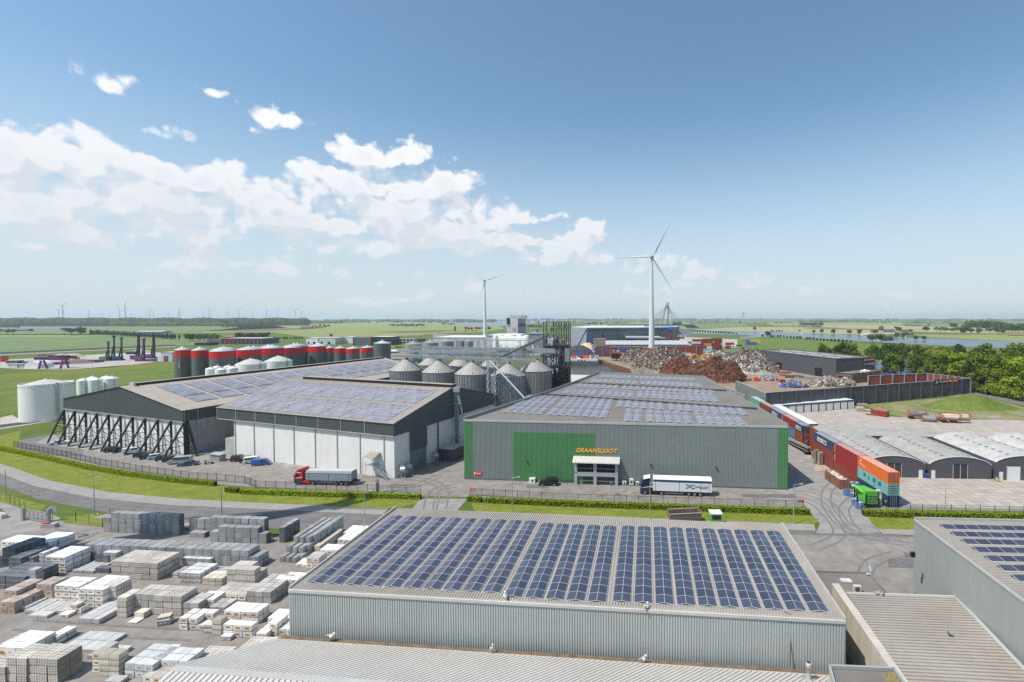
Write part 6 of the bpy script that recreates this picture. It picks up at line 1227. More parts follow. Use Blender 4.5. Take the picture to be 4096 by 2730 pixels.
# excavators: orange booms over the heaps
M_exo=mat('machine_orange',(.75,.32,.02),.45,var=.05)
def boom(D,pts,label):
 P=[at_d('E5',x,y,D) for x,y in pts];b0=P[0].copy();b0.z=0;o=thing('scrap_handler',b0,label,'excavator','orange scrap handlers');mb=MB();mb.beam(P[0],P[1],1.3,1.5,M_exo);mb.obj('boom',o);mb=MB();mb.beam(P[1],P[2],1.0,1.1,M_exo);mb.obj('stick',o);mb=MB();mb.box(b0+VC((0,2,1.5)),(6,4,3),M_exo);mb.box(b0+VC((-1.5,0,4.5)),(1.8,1.8,2.5),M_glass);mb.obj('cab',o);mb=MB();mb.box(b0+VC((0,2,0)),(7,4.5,1.5),M_black);mb.obj('tracks',o)
 mb=MB();g_=P[2];mb.lathe(g_+VC((0,0,-2.2)),[(.2,0),(1.1,.6),(.9,1.5),(.2,2.2)],M_dark,n=8);mb.obj('grab',o)
boom(375,((1248,215),(1285,105),(1390,195)),'orange scrap handler with its boom raised behind the rust brown heap')
boom(405,((1095,185),(1180,100),(1262,140)),'orange scrap handler with low bent boom, left of the other one')
boom(440,((868,85),(868,62),(880,80)),'orange scrap handler mostly hidden behind the tallest heap')
skip(g('E5',1660,388),(0,1),4.5,6,3.6,mat('box_amber',(.60,.26,.04),.5),'amber container open at one side in front of the huge heap',None,'amber_skip')
mb=MB();q=g('E5',1775,400);mb.box(q,(4.5,3,1.6),M_rust);tag(mb.obj('scrap_bin'),'small rusty bin between the amber container and the red one','bin')
mb=MB();q=g('E5',1875,403);mb.box(q,(3.4,2.4,1.9),mat('red_paint',(.6,.05,.03),.5));mb.box(q+VC((-.6,0,1.9)),(1.6,1.6,.7),MATS['red_paint']);tag(mb.obj('red_skip_loader'),'small red tipping skip next to the white and blue heap','skip')
q=g('E4',305,175);o=thing('truck_cab',q,'red truck cab parked by the heap with blue sheeting','truck');mb=MB();mb.box(q+VC((0,0,.9)),(3.2,2.6,3.2),MATS['red_paint']);mb.obj('cab',o);mb=MB();mb.box(q+VC((0,-1.33,2.6)),(2.6,.1,.9),M_glass);mb.obj('windscreen',o);mb=MB();mb.box(q,(2.9,2.2,.9),M_black);mb.obj('chassis',o);mb=MB();mb.box(q+VC((0,-1.36,1.9)),(1.6,.05,.16),M_white);mb.box(q+VC((0,-1.36,1.6)),(1.2,.05,.12),M_white);mb.obj('white_stripes',o)
for k,(x,y,w,lab) in enumerate(((905,1075,9,'rusty beams stacked near the left gate of the hall'),(1060,1120,14,'rusty frames lying between the gates of the hall'),(1110,1145,12,'row of dark flat skips in front of the right gate'),(1260,1160,13,'pale flat rack beside the dark flat skips'))):
 q=g('F6',x,y);mb=MB();random.seed(k)
 for i in range(9):mb.box(q+VC((RU(-w/2,w/2),RU(-2,2),RU(0,.6))),(RU(2,6),RU(.3,1.2),RU(.3,.9)),[M_rust,M_rust,M_anth,M_galv][k],RU(-.5,.2))
 tag(mb.obj(['beam_pile','frame_pile','flat_skips','flat_rack'][k]),lab,'metal pile')
# white trailer and red container behind the heaps
def flatbox(D,t,x0,x1,y0,y1,m,label,name,cat,dep=2.6,grp=None,txt=None):
 a,b=bx(t,x0,D),bx(t,x1,D);z0,z1=max(0,zz(t,y0,D)),zz(t,y1,D);o=thing(name,((a+b)/2,D,z0),label,cat,grp);mb=MB();mb.prism([(a,D),(b,D),(b,D+dep),(a,D+dep)],z0,z1,m,bottom=True);mb.obj('body',o)
 mb=MB()
 for x in (a,b):
  mb.beam((x,D-.03,z0),(x,D-.03,z1),.25,.2,m);mb.beam((x,D+dep,z0),(x,D+dep,z1),.25,.2,m)
 for z in (z0+.1,z1):mb.beam((a,D-.03,z),(b,D-.03,z),.2,.2,m)
 n=int((b-a)/1.2)
 for i in range(1,n):x=a+(b-a)*i/n;mb.beam((x,D-.02,z0),(x,D-.02,z1),.25,.08,m)
 mb.obj('frame',o)
 if txt:mb=MB();text_mesh(mb,txt,(a+(b-a)*.18,D-.2,z0+(z1-z0)*.35),(1,0,0),(z1-z0)*.32,M_white if m is not CC['white'] else MATS['logo_navy'],thick=.03,bold=.02,width=(b-a)*.62);mb.obj('lettering',o)
 return o
flatbox(430,'E5',1003,1150,122,92,CC['white'],'white box trailer standing behind the tallest scrap heap','box_trailer','trailer')
flatbox(420,'E5',1345,1545,132,95,M_rus,'row of dark red containers behind the white scrap heap','red_container_row','container',5)
flatbox(400,'E5',1110,1265,222,170,mat('brown_block',(.13,.09,.06),.8),'brown block wall behind the rust brown heap','bay_wall','wall',8)
for k in range(7):flatbox(470-k*4,'F5',1905+k*75,1975+k*75,785+k*5,730+k*9,mat('pale_blue_box',(.25,.42,.55),.6),'pale blue container in the row beyond the rust wall end','pale_blue_container','container',2.6,'pale blue containers by the pasture')
# barge hull on the quay
q=g('F5',830,885);o=thing('grab_barge',q,'black and orange hull standing on the quay beside the first scrap heap','boat');mb=MB();c=q
P=[(-17,-3),(14,-4),(17,0),(14,5),(-17,5)];mb.prism([(c.x+x*.75,c.y+y) for x,y in P],2,7.0,M_black,top=M_exo,bottom=True);mb.prism([(c.x+x*.76,c.y+y*1.02) for x,y in P],7,8.2,mat('hull_orange',(.70,.10,.03),.5));mb.obj('hull',o);mb=MB()
for x in (-10,-4,3,9):mb.box((c.x+x*.75,c.y,0),(1,4,2),M_rust)
mb.obj('cradle',o);mb=MB();random.seed(4)
for i in range(14):mb.box((c.x+RU(-11,10),c.y+RU(-2,3),8.2),(RU(1,3),2,RU(.8,2.6)),random.choice([M_white,M_white,M_rust]))
mb.obj('deck_house',o)
# ---- floating crane and ships
M_cb=mat('crane_blue',(.035,.10,.30),.45,var=.1);D=452
K=lambda x,y,dy=0:at_d('F5',x,y,D+dy)
o=thing('floating_crane',K(300,900),'blue lattice boom crane on a white pontoon in the harbour','crane')
mb=MB();P0_=K(40,905);P1_=K(470,880);a,b=P0_.x,P1_.x;mb.prism([(a-6,D-3),(b,D-6),(b+1.5,D+4),(b,D+12),(a,D+12)],-2.6,2.4,mat('hull_white',(.62,.62,.62),.5,streak=.3),top=M_gr,bottom=True);mb.prism([(a-4,D-5),(b,D-7.5),(b,D-6.2),(a-4,D-3.8)],-2.6,.6,M_dark);mb.obj('pontoon',o)
mb=MB();
for x in (220,260,300,350):q=K(x,880);mb.box((q.x,D-4.9,.8),(1,.6,1),M_black)
mb.obj('porthole',o)
mb=MB();ap_=K(320,465,4);fl=[K(130,870,0),K(210,870,8),K(435,870,0),K(470,850,8)]
for u,v in ((K(135,860,0),K(120,760,0)),(K(215,860,0),K(200,755,0)),(K(300,860,0),K(310,750,0)),(K(400,860,0),K(395,745,0)),(K(460,860,0),K(440,740,0))):mb.beam(u,v,.6,.6,M_cb)
for u,v in (((130,760),(440,742)),((150,815),(440,800))):mb.beam(K(*u),K(*v),.6,.6,M_cb);mb.beam(K(*u,8),K(*v,8),.6,.6,M_cb)
for i in range(6):x=140+i*50;mb.beam(K(x,860),K(x+50,755),.4,.4,M_cb);mb.beam(K(x+50,860,8),K(x,755,8),.4,.4,M_cb)
mb.obj('gantry',o)
mb=MB();
for dx,dy in ((-.8,-1.2),(.8,-1.2),(-.8,1.2),(.8,1.2)):
 e_=VC((dx,dy,0));mb.beam(K(440,745,4)+e_*1.5,ap_+e_*.5,.6,.6,M_cb)
aa=K(440,745,4)
for i in range(12):
 t=i/12;u=aa+(ap_-aa)*t;v=aa+(ap_-aa)*(t+1/12);w=1.6*(1-t)+.4;mb.beam(u+VC((-w,0,0)),v+VC((w,0,0)),.2,.2,M_cb);mb.beam(u+VC((w,0,0)),v+VC((-w,0,0)),.2,.2,M_cb)
mb.beam(K(150,790,2),ap_,.6,.6,M_cb);mb.beam(K(165,790,7),ap_+VC((.6,1,0)),.6,.6,M_cb);mb.obj('mast',o)
mb=MB();j0=K(440,745,4);j1=K(830,735,4);
for z in (0,-2.6):mb.beam(j0+VC((0,-1,z)),j1+VC((0,-1,z*.8)),.3,.3,M_cb);mb.beam(j0+VC((0,1,z)),j1+VC((0,1,z*.8)),.3,.3,M_cb)
for i in range(18):
 t=i/18;u=j0+(j1-j0)*t;v=j0+(j1-j0)*(t+1/18);mb.beam(u+VC((0,-1,0)),v+VC((0,-1,-2.4)),.18,.18,M_cb);mb.beam(u+VC((0,-1,-2.5)),v+VC((0,-1,0)),.18,.18,M_cb)
mb.box(j1+VC((0,0,-3.2)),(4,2,4.4),M_cb);mb.beam(j1,K(950,790,4),.5,.5,M_cb);mb.obj('jib',o)
mb=MB();
for e_ in (0,.8):mb.beam(ap_,j1+VC((-8,e_,2)),.08,.08,M_dark);mb.beam(ap_+VC((0,e_,0)),K(560,600,4),.06,.06,M_dark)
mb.obj('cable',o)
mb=MB();random.seed(8)
for i in range(22):x=RU(130,460);y=RU(815,850);q=K(x,y,RU(0,8));mb.box(VC((q.x,q.y,2.4)),(RU(2,6),3,max(1,q.z-2)),random.choice([M_white,M_exo,M_white,mat('hull_orange',(.70,.10,.03),.5),M_tp]))
mb.obj('deck_equipment',o)
def ship(t,x0,x1,y,D,mh_,ms,label,h=3.5):
 a,b=bx(t,x0,D),bx(t,x1,D);L=b-a;o=thing('ship',((a+b)/2,D,-2.6),label,'ship','ships moored in the harbour');mb=MB();P=[(a,D),(a+L*.9,D-4),(b,D+1),(a+L*.9,D+6),(a,D+5)];mb.prism(P,-2.6,h,mh_,top=M_gr);mb.obj('hull',o);mb=MB();mb.box((a+L*.22,D+1,h),(L*.2,6,5),ms);mb.box((a+L*.22,D+1,h+5),(L*.13,5,3),ms);mb.obj('bridge',o);mb=MB();mb.tube((a+L*.22,D+1,h+8),(a+L*.22,D+1,h+14),.3,M_white,n=6);mb.beam((a+L*.5,D,h),(a+L*.62,D,h+9),.4,.4,M_white);mb.beam((a+L*.7,D,h),(a+L*.7,D,h+7),.4,.4,M_exo);mb.obj('mast',o)
ship('F4',700,900,760,500,mat('hull_white',(.62,.62,.62),.5),M_white,'white ship with orange lifting gear left of the drying tower',4)
ship('F4',590,740,740,540,mat('hull_navy',(.03,.05,.12),.5),M_white,'navy hulled ship behind the white one')
ship('F4',150,260,740,560,mat('hull_orange',(.70,.10,.03),.5),M_white,'small orange red ship behind the little silos')
# wood chip heap, gravel walls at the far quay
mb=MB();q=g('F5',330,735);
M_chip=mat('wood_chips',(.50,.37,.24),.9,scale=.3,col2=(.60,.47,.33),bump=.6)
D=560;c=VC((bx('F5',335,D),D,0));hh=zz('F5',645,D);mb.lathe(c,[(17,0),(14,hh*.35),(9,hh*.75),(4,hh*.97),(.1,hh)],M_chip,n=24);tag(mb.obj('wood_chip_heap'),'pale heap of wood chips behind the floating crane','heap',kind='stuff')
mb=MB();c=VC((bx('F5',225,D-8),D-8,0));mb.lathe(c,[(20,0),(13,6),(5,9.5),(.1,10)],mat('dark_soil',(.07,.05,.04),.9),n=24);tag(mb.obj('soil_heap'),'dark soil heap left of the wood chips','heap',kind='stuff')
for k,(x0_,x1_,y0_,y1_,c_) in enumerate(((415,575,690,595,(.30,.22,.18)),(470,585,660,590,(.30,.10,.07)))):flatbox(590+k*15,'F5',x0_,x1_,y0_,y1_,mat('bay_block%s'%'ab'[k],c_,.8),['mottled block wall bay holding logs beside the wood chips','red brown container pile behind the block wall bay'][k],'storage_bay','bay',14)
# ---- port sheds and halls
def hall(D,t,xl,xc,xr,yb,yt,dep,mfront,mside,label,name='distribution_hall'):
 a,c,b=bx(t,xl,D+ (60 if xc>xl else 0)),bx(t,xc,D),bx(t,xr,D+dep*.25);z=zz(t,yt,D);o=thing(name,(c,D,0),label,'hall');mb=MB();P=[(c,D),(b,D+dep*.25),(b+40,D+dep),(a,D+60 if xc>xl else D)]
 mb.prism(P[:2]+[(b+30,D+dep),(a+30,D+dep+40)]+([(a,D+60)] if xc>xl else []),0,z,mside,top=M_gr);mb.obj('wall',o)
 if xc>xl:mb=MB();mb.prism([(a-.3,D+59.6),(c-.3,D-.4),(c,D),(a,D+60)],0,z+.2,mfront);mb.obj('end_wall',o)
 mb=MB();mb.beam((c,D-.2,z),(b,D+dep*.25-.2,z),.8,1.0,M_gr)
 for k in range(1,6):mb.beam((c+(b-c)*k/6,D+dep*.25*k/6-.4,0),(c+(b-c)*k/6,D+dep*.25*k/6-.4,z),.4,.4,M_dark)
 mb.obj('roof_edge',o);return o
M_hall=mat('hall_slate',(.105,.125,.145),.6,var=.04);hall(640,'F5',90,325,1480,598,445,160,mat('hall_pale',(.30,.32,.34),.6),M_hall,'very long slate blue distribution hall behind the harbour')
flatbox(760,'F5',1470,1730,560,458,mat('hall_pale',(.30,.32,.34),.6),'pale grey end of the distribution hall right of the port crane','hall_annex','hall',60)
# long port shed with gable roof and red stripes
D=575;x0_,x1_,x2_=bx('F5',583,D),bx('F5',1700,D),bx('F5',1770,D+8);ze,zr2=zz('F5',640,D),zz('F5',580,D+14);o=thing('port_shed',((x0_+x1_)/2,D,0),'long port shed with pale gable roof, grey walls and red stripes','shed');mb=MB();ze=9.2;zr2=13.5
mb.prism([(x0_,D),(x1_,D),(x1_,D+34),(x0_,D+34)],0,ze,mat('shed_wall_grey',(.24,.27,.30),.6));mb.mesh([(x1_,D,ze),(x1_,D+34,ze),(x1_,D+17,zr2)],[(0,1,2)],M_hall);mb.mesh([(x1_,D,0),(x1_,D+34,0),(x1_,D+34,ze),(x1_,D,ze)],[(0,1,2,3)],M_hall);mb.obj('wall',o)
mb=MB();mb.ribroof((x0_-.5,D-.6,ze),(x1_+.5,D-.6,ze),(x1_+.5,D+17,zr2),(x0_-.5,D+17,zr2),mat('pale_port_roof',(.42,.43,.44),.6),1.5,.08,.3);mb.ribroof((x1_,D+34.6,ze),(x0_,D+34.6,ze),(x0_,D+17,zr2),(x1_,D+17,zr2),MATS['pale_port_roof'],1.5,.08,.3);mb.obj('roof',o)
for x in (600,625,1650,1675):mb=MB();q=bx('F5',x,D);mb.box((q,D-.15,.2),(3.0,.3,ze-1.0),MATS['red_paint']);mb.obj('red_stripe',o)
mb=MB();
for k in range(1,16):q=x0_+(x1_-x0_)*k/16;mb.beam((q,D-.1,0),(q,D-.1,ze-.6),.2,.2,M_dark)
mb.obj('wall_joint',o)
flatbox(620,'F5',860,1340,585,570,MATS['pale_port_roof'],'second gable roof behind the long port shed','rear_port_shed','shed',40)
# ---- port crane
D=680;o=thing('port_crane',(bx('F5',1400,D),D,0),'blue container gantry crane right of the white turbine','crane');mb=MB();M_pc=mat('port_blue',(.03,.15,.42),.45);K=lambda x,y,dy=0:at_d('F5',x,y,D+dy)
for u,v in (((1345,420),(1320,580)),((1390,430),(1330,580)),((1265,450),(1290,575)),((1240,430),(1250,470)),((1440,460),(1460,585)),((1480,460),(1440,500))):mb.beam(K(*u),K(*v),1.6,1.6,M_pc);mb.beam(K(*u,14),K(*v,14),1.2,1.2,M_pc)
mb.obj('legs',o);mb=MB()
for y in (415,448):
 mb.beam(K(1100,y),K(1505,y-2),1.0,1.0,M_pc);mb.beam(K(1100,y,12),K(1505,y-2,12),1.0,1.0,M_pc)
for i in range(14):x=1100+i*29;mb.beam(K(x,415),K(x+29,448),.6,.6,M_pc);mb.beam(K(x+29,415),K(x,448),.6,.6,M_pc)
mb.obj('girder',o);mb=MB();q=K(1445,470);mb.box(q,(8,6,4),M_pc);mb.box(K(1420,558),(15,3,4),MATS['box_red']);mb.obj('trolley',o)
# ---- container stacks in the port
PC={'r':'red','o':'orange','w':'white','y':'yellow','g':'grey','b':'blue','n':'navy'}
def pstack(D,x0_,x1_,ybase,colors,side=None,n=1):
 for k,c in enumerate(colors):
  a,b=bx('F5',x0_,D),bx('F5',x1_,D);hgt=2.75;z=k*hgt;lab=f'{PC[c]} container, {["ground","second","third","fourth","fifth","sixth"][k]} level, port stack {side}'
  mb=MB();mb.prism([(a,D),(b,D),(b,D+6),(a,D+6)],z,z+hgt-.12,CC[PC[c]],bottom=True)
  for i in range(1,8):x=a+(b-a)*i/8;mb.beam((x,D-.05,z+.2),(x,D-.05,z+hgt-.3),.3,.1,CC[PC[c]])
  tag(mb.obj('port_container',loc=((a+b)/2,D,z)),lab,'container','containers stacked in the port')
  if side and x1_-x0_>60:
   a2=b+.3;b2=bx('F5',x1_+38,D);mb=MB();mb.prism([(a2,D+1),(b2,D+1),(b2,D+6),(a2,D+6)],z,z+hgt-.12,CC[PC['rgbr'[(k+len(side))%4]]],bottom=True);tag(mb.obj('port_container',loc=((a2+b2)/2,D+1,z)),f'narrow end box, {["ground","second","third","fourth","fifth","sixth"][k]} level, right of stack {side}','container','containers stacked in the port')
pstack(590,1635,1730,0,'rrw','nearest the long port shed');pstack(560,1755,1865,0,'gwwrwr','left of the tall ones with yellow boxes')
pstack(575,1893,2005,0,'rryyrr'[:6],'with two yellow boxes');pstack(585,2010,2115,0,'rrrrrr','all in red');pstack(545,1940,2015,0,'yww','low before the red stack');pstack(560,2110,2178,0,'o','alone by the grass');pstack(640,2203,2275,0,'nor','small pile near the tank boxes')
for k,(x,y) in enumerate(((2262,0),(2262,1),(2300,0),(2300,1))):
 D=640;a,b=bx('F5',x,D),bx('F5',x+40,D);z=y*2.6;o=thing('tank_container',((a+b)/2,D,z),['lower white tank box by the small coloured pile','upper white tank box by the small coloured pile','lower white tank box at the far right','upper white tank box at the far right'][k],'tank container','white tank boxes');mb=MB();mb.tube((a+1,D,z+1.3),(b-1,D,z+1.3),1.15,M_white,n=12);mb.obj('vessel',o);mb=MB()
 for xx in (a,b):
  for dy in (-1.2,1.2):mb.beam((xx,D+dy,z),(xx,D+dy,z+2.5),.2,.2,M_tp)
 mb.beam((a,D-1.2,z+.1),(b,D-1.2,z+.1),.2,.2,M_tp);mb.obj('frame',o)
for k,x in enumerate(range(1540,1640,24)):flatbox(700,'F5',x,x+20,568,541,CC['grey' if k%2 else 'white'],['leftmost pale box of the row before the hall annex','second pale box of the row before the hall annex','third pale box of the row before the hall annex','fourth pale box of the row before the hall annex','fifth pale box of the row before the hall annex'][k],'office_box','container',6,'pale boxes before the hall annex')
for k,(x0_,x1_) in enumerate(((1320,1380),(1400,1470),(1470,1560),(1560,1640))):flatbox(650,'F5',x0_,x1_,590,570,[CC['grey'],CC['red'],CC['brown'],CC['red']][k],['low grey box right of the turbine foot','low red box under the port crane','low brown box beside the port crane','low red box behind the ridge of the port shed'][k],'low_box','container',6)
q=g('F6',408,632);o=thing('dumper',q,'yellow loader with blue container body on the pasture edge','truck');mb=MB();mb.box(q,(17,6,5),mat('box_cobalt',(.04,.12,.38),.5));mb.obj('container_body',o);mb=MB();mb.box(q+VC((8,4,3)),(14,4,5),mat('machine_yellow',(.70,.42,.03),.5));mb.box(q+VC((-4,4,4)),(7,4,4),M_dark);mb.obj('loader_cab',o)
mb=MB();a=g('F6',25,655);b=g('F6',258,648);mb.beam(a+VC((0,0,1)),b+VC((0,0,1)),2,2,foliage('hedge_far',(.03,.06,.012),(.05,.085,.02)));tag(mb.obj('clipped_hedge'),'clipped dark hedge on the pasture edge by the port','hedge')
# ---- things on the plate yard
M_frame=mat('frame_red',(.42,.10,.06),.6)
def tankbox(p,rz,L,m,label,wheels,txt=None):
 o=thing('tank_trailer',p,label,'tank trailer','tank containers on the concrete yard');d=VC((math.cos(rz),math.sin(rz),0));s=VC((-d.y,d.x,0));z=1.25 if wheels else .1;mb=MB();c=p+VC((0,0,z+1.25));prof=[(c-d*(L/2-.1),.5),(c-d*(L/2-.35),1.0),(c-d*(L/2-.6),1.15),(c+d*(L/2-.6),1.15),(c+d*(L/2-.35),1.0),(c+d*(L/2-.1),.5)]
 for (a,r1_),(b,r2_) in zip(prof,prof[1:]):mb.tube(a,b,r1_,m,r2=r2_,n=16,caps=False)
 for q,r_ in (prof[0],prof[-1]):mb.tube(q,q+d*.02,r_,m,n=16)
 mb.obj('vessel',o);mb=MB()
 for e_ in (-L/2,L/2):
  for t in (-1.2,1.2):q=p+d*e_+s*t;mb.beam((q.x,q.y,z),(q.x,q.y,z+2.5),.14,.14,M_frame)
  for zz_ in (z+.07,z+2.45):a=p+d*e_-s*1.2;b=p+d*e_+s*1.2;mb.beam((a.x,a.y,zz_),(b.x,b.y,zz_),.12,.12,M_frame)
  for t in (-1,1):a=p+d*e_+s*1.2*t;b=p+d*e_*.6+s*1.2*t;mb.beam((a.x,a.y,z+2.4),(b.x,b.y,z+.1),.1,.1,M_frame)
 for t in (-1.2,1.2):
  a=p-d*L/2+s*t;b=p+d*L/2+s*t;mb.beam((a.x,a.y,z+.07),(b.x,b.y,z+.07),.12,.12,M_frame)
  if wheels:mb.beam((a.x,a.y,z+2.45),(b.x,b.y,z+2.45),.12,.12,M_frame)
 mb.obj('frame',o)
 if wheels:
  mb=MB();mb.beam(p-d*L*.55+VC((0,0,1.1)),p+d*L*.55+VC((0,0,1.1)),1.0,.25,M_frame);mb.obj('chassis',o)
  for e_ in (-L*.42,-L*.25):
   for t in (-1.05,1.05):mb=MB();q=p+d*e_+s*t+VC((0,0,.5));mb.tube(q-s*.18,q+s*.18,.5,M_black,n=14);mb.obj('wheel',o)
 if txt:mb=MB();text_mesh(mb,txt,p-d*2.6-s*1.16+VC((0,0,z+1.6)),d,.5,mat('letters_red',(.5,.05,.05),.5,var=0),thick=.03,bold=.02);mb.obj('lettering',o)
cream=mat('cream_tank',(.62,.53,.42),.55,streak=.3);stl=mat('steel_tank',(.40,.40,.40),.35,metal=.5,streak=.3)
tankbox(g('T4',1370,1095),-.32,6.2,stl,'steel tank on a red framed trailer with red lettering',True,'HOYER');tankbox(g('T4',1480,1120),-.32,5.2,stl,'steel tank on the ground nearest the lettered trailer',False);tankbox(g('T4',1535,1110),-.32,5.2,stl,'steel tank on the ground, right of its twin',False)
tankbox(g('T4',1675,1130),-.28,6.4,cream,'cream tank on a trailer, nearer the camera of two',True);tankbox(g('T4',1760,1130),-.28,6.4,cream,'cream tank on a trailer behind its twin, farthest right',True)
container(g('T4',1085,1082),(-.55,.83),'red','red container open along its blue and white flank at the edge of the weeds',None,L=6.06)
for k,(x,y,n,lab) in enumerate(((865,980,6,'stack of weathered boards against the dark wall'),(845,1025,9,'stack of concrete slabs by the last garage door'),(905,1025,4,'low pile of slabs beside the slab stack'),(975,1065,3,'loose beams lying at the edge of the weeds'))):
 q=g('T4',x,y);mb=MB();random.seed(k)
 for i in range(n):mb.box(q+VC((RU(-.15,.15),RU(-.1,.1),i*.22)),((4.2,3.2,3.0,6)[k],2.0 if k<3 else .6,.17),[M_wood,M_tan,M_tan,M_rust][k],-.15 if k<3 else -.6)
 tag(mb.obj(['board_stack','slab_stack','slab_pile','beam_pile'][k]),lab,'stack')
mb=MB();random.seed(2)
for i in range(14):q=g('T4',2040+RU(-40,40),1078+RU(-8,8));mb.beam(q+VC((-2,RU(-.5,.5),.1+random.random()*.3)),q+VC((2.4,-1,.15+random.random()*.3)),.14,.14,M_tp)
tag(mb.obj('pipe_pile'),'scattered pale pipes lying on the weeds near the grass mound','pipe pile')
# ================================================================ VEHICLES
M_tyre=mat('tyre_rubber',(.018,.018,.018),.8,var=0);M_rim=mat('wheel_rim',(.45,.45,.46),.35,metal=.6,var=0);M_lamp=mat('headlight_glass',(.7,.7,.68),.2,var=0);M_tail=mat('tail_light',(.35,.01,.01),.3,var=0);M_plate=mat('number_plate',(.75,.55,.04),.5,var=0);M_auto=mat('car_glass',(.015,.018,.022),.08,var=0,spec=.8)
def paint(n,c,r=.3):return mat('paint_'+n,c,r,var=0,spec=.7)
def car(p,ang,m,label,L=4.4,W_=1.75,H=1.45,kind='car',cat='car',group=None,name='parked_car'):
 """nose points along ang (world heading, radians)"""
 o=thing(name,p,label,cat,group,rz=ang)
 if kind=='van':top=[(-.5,.35),(-.5,.97),(-.46,1.0),(.14,1.0),(.24,.97),(.40,.58),(.5,.48),(.5,.22)];gl_=[(-.44,.62,.04)]
 elif kind=='suv':top=[(-.5,.30),(-.49,.60),(-.44,.97),(-.30,1.0),(.08,1.0),(.22,.66),(.46,.58),(.5,.40),(.5,.24)]
 elif kind=='hatch':top=[(-.5,.30),(-.49,.62),(-.38,.96),(-.15,1.0),(.06,.98),(.24,.66),(.45,.55),(.5,.38),(.5,.22)]
 else:top=[(-.5,.30),(-.5,.60),(-.33,.68),(-.17,.98),(.02,1.0),(.20,.68),(.44,.56),(.5,.40),(.5,.22)]
 zb=.14*H+.06;P=[(x*L,z*H) for x,z in top];P=[(-L/2,zb)]+P[0:]+[(L/2,zb)];belt=.62*H
 mb=MB();n=len(P)
 def w(z):return W_/2*(1 if z<=belt else 1-.17*(z-belt)/(H-belt))
 V=[(x,-w(z),z) for x,z in P]+[(x,w(z),z) for x,z in P]
 mb.mesh(V,[(i,i+1,n+i+1,n+i) for i in range(n-1)][::1],m);mb.mesh(V,[tuple(range(n))],m);mb.mesh(V,[tuple(range(2*n-1,n-1,-1))],m);mb.mesh(V,[(n-1,0,n,2*n-1)],M_black);mb.obj('body',o,local=True)
 # glass: strips proud of the cabin sides, windscreen and rear window
 mb=MB();c0,c1={'van':(-.02,.25),'suv':(-.43,.13),'hatch':(-.38,.13),'car':(-.22,.10)}[kind];z0,z1=.64*H,.93*H
 if kind=='van' and label.find('window')>=0:c0=-.44
 for sg in (-1,1):
  q=[(c0*L-.15,z0),(c1*L+.30,z0),(c1*L-.05,z1),(c0*L+.12,z1)];mb.mesh([(x,sg*(w(z)+.012),z) for x,z in q],[(0,1,2,3)],M_auto)
 def strip_(i,j,off):
  (xa,za),(xb,zb2)=P[i],P[j];mb.mesh([(xa+off,-w(za)*.86,za+.03),(xa+off,w(za)*.86,za+.03),(xb+off*.3,w(zb2)*.86,zb2-.02),(xb+off*.3,-w(zb2)*.86,zb2-.02)],[(0,1,2,3)],M_auto)
 fi={'van':(6,5),'suv':(6,5),'hatch':(6,5),'car':(6,5)}[kind];strip_(fi[0],fi[1],.02)
 ri={'van':(1,2),'suv':(2,3),'hatch':(2,3),'car':(3,4)}[kind]
 if kind!='van':strip_(ri[0],ri[1],-.02)
 else:
  for s_ in (-.45,.45):mb.mesh([(-L/2-.012,s_*W_/2-.28,.62*H),(-L/2-.012,s_*W_/2+.28,.62*H),(-L/2-.012,s_*W_/2+.28,.88*H),(-L/2-.012,s_*W_/2-.28,.88*H)],[(0,1,2,3)],M_auto)
 mb.obj('windows',o,local=True)
 r=.32 if kind!='suv' else .36
 for x in (-.31,.31):
  for sg in (-1,1):
   mb=MB();y=sg*(W_/2-.09);mb.tube((0,-.11,0),(0,.11,0),r,M_tyre,n=14);wl=mb.obj('wheel',o,local=True);wl.location=(x*L,y,r)
   mb=MB();mb.tube((0,sg*.10,0),(0,sg*.125,0),r*.62,M_rim,n=10);mb.obj('rim',wl,local=True)
 for sg in (-1,1):
  mb=MB();mb.box((L/2-.05,sg*W_*.36,.44*H),(.14,.30,.14),M_lamp);mb.obj('headlight',o,local=True);mb=MB();mb.box((-L/2+.03,sg*W_*.40,.50*H),(.12,.2,.18),M_tail);mb.obj('tail_light',o,local=True)
  mb=MB();mb.box((L*.14,sg*(W_/2+.08),.62*H),(.1,.2,.13),m);mb.obj('mirror',o,local=True)
 mb=MB();mb.box((-L/2-.012,0,.34*H),(.02,.5,.11),M_plate);mb.box((L/2+.012,0,.26*H),(.02,.5,.11),M_plate);mb.obj('number_plate',o,local=True)
 return o
white=paint('white',(.72,.72,.72));blk=paint('black',(.012,.012,.014));silv=paint('silver',(.42,.41,.40));nvy=paint('navy',(.015,.03,.08));blu=paint('blue',(.03,.10,.35));dgry=paint('grey',(.04,.042,.045));wine=paint('wine',(.09,.015,.015));steelb=paint('steel_blue',(.045,.08,.14))
hb_=math.atan2(BD.y,BD.x)
def at_car(t,x,y):return g(t,x,y)
GC='cars parked under the raking frames'
cars=[('E3',155,45,.35,white,'white saloon parked alone at the far left under the frames','car',4.8,1.45),
('E3',710,120,.42,blk,'black car parked with its tail to the lane, next to the white van','suv',4.5,1.6),
('E3',895,140,.48,white,'white panel van nosed in under the frames','van',4.5,1.85),
('E3',1000,170,.5,dgry,'dark grey hatchback right of the white panel van','hatch',4.2,1.5),
('E3',1070,190,.52,blk,'black hatchback between the dark grey and the white one','hatch',4.3,1.5),
('E3',1150,190,.52,white,'white hatchback squeezed between dark cars','hatch',4.3,1.5),
('E3',1225,205,.5,nvy,'navy hatchback left of the last black one','hatch',4.2,1.5),
('E3',1300,215,.5,blk,'black car half hidden behind the silver minibus','hatch',4.3,1.5)]
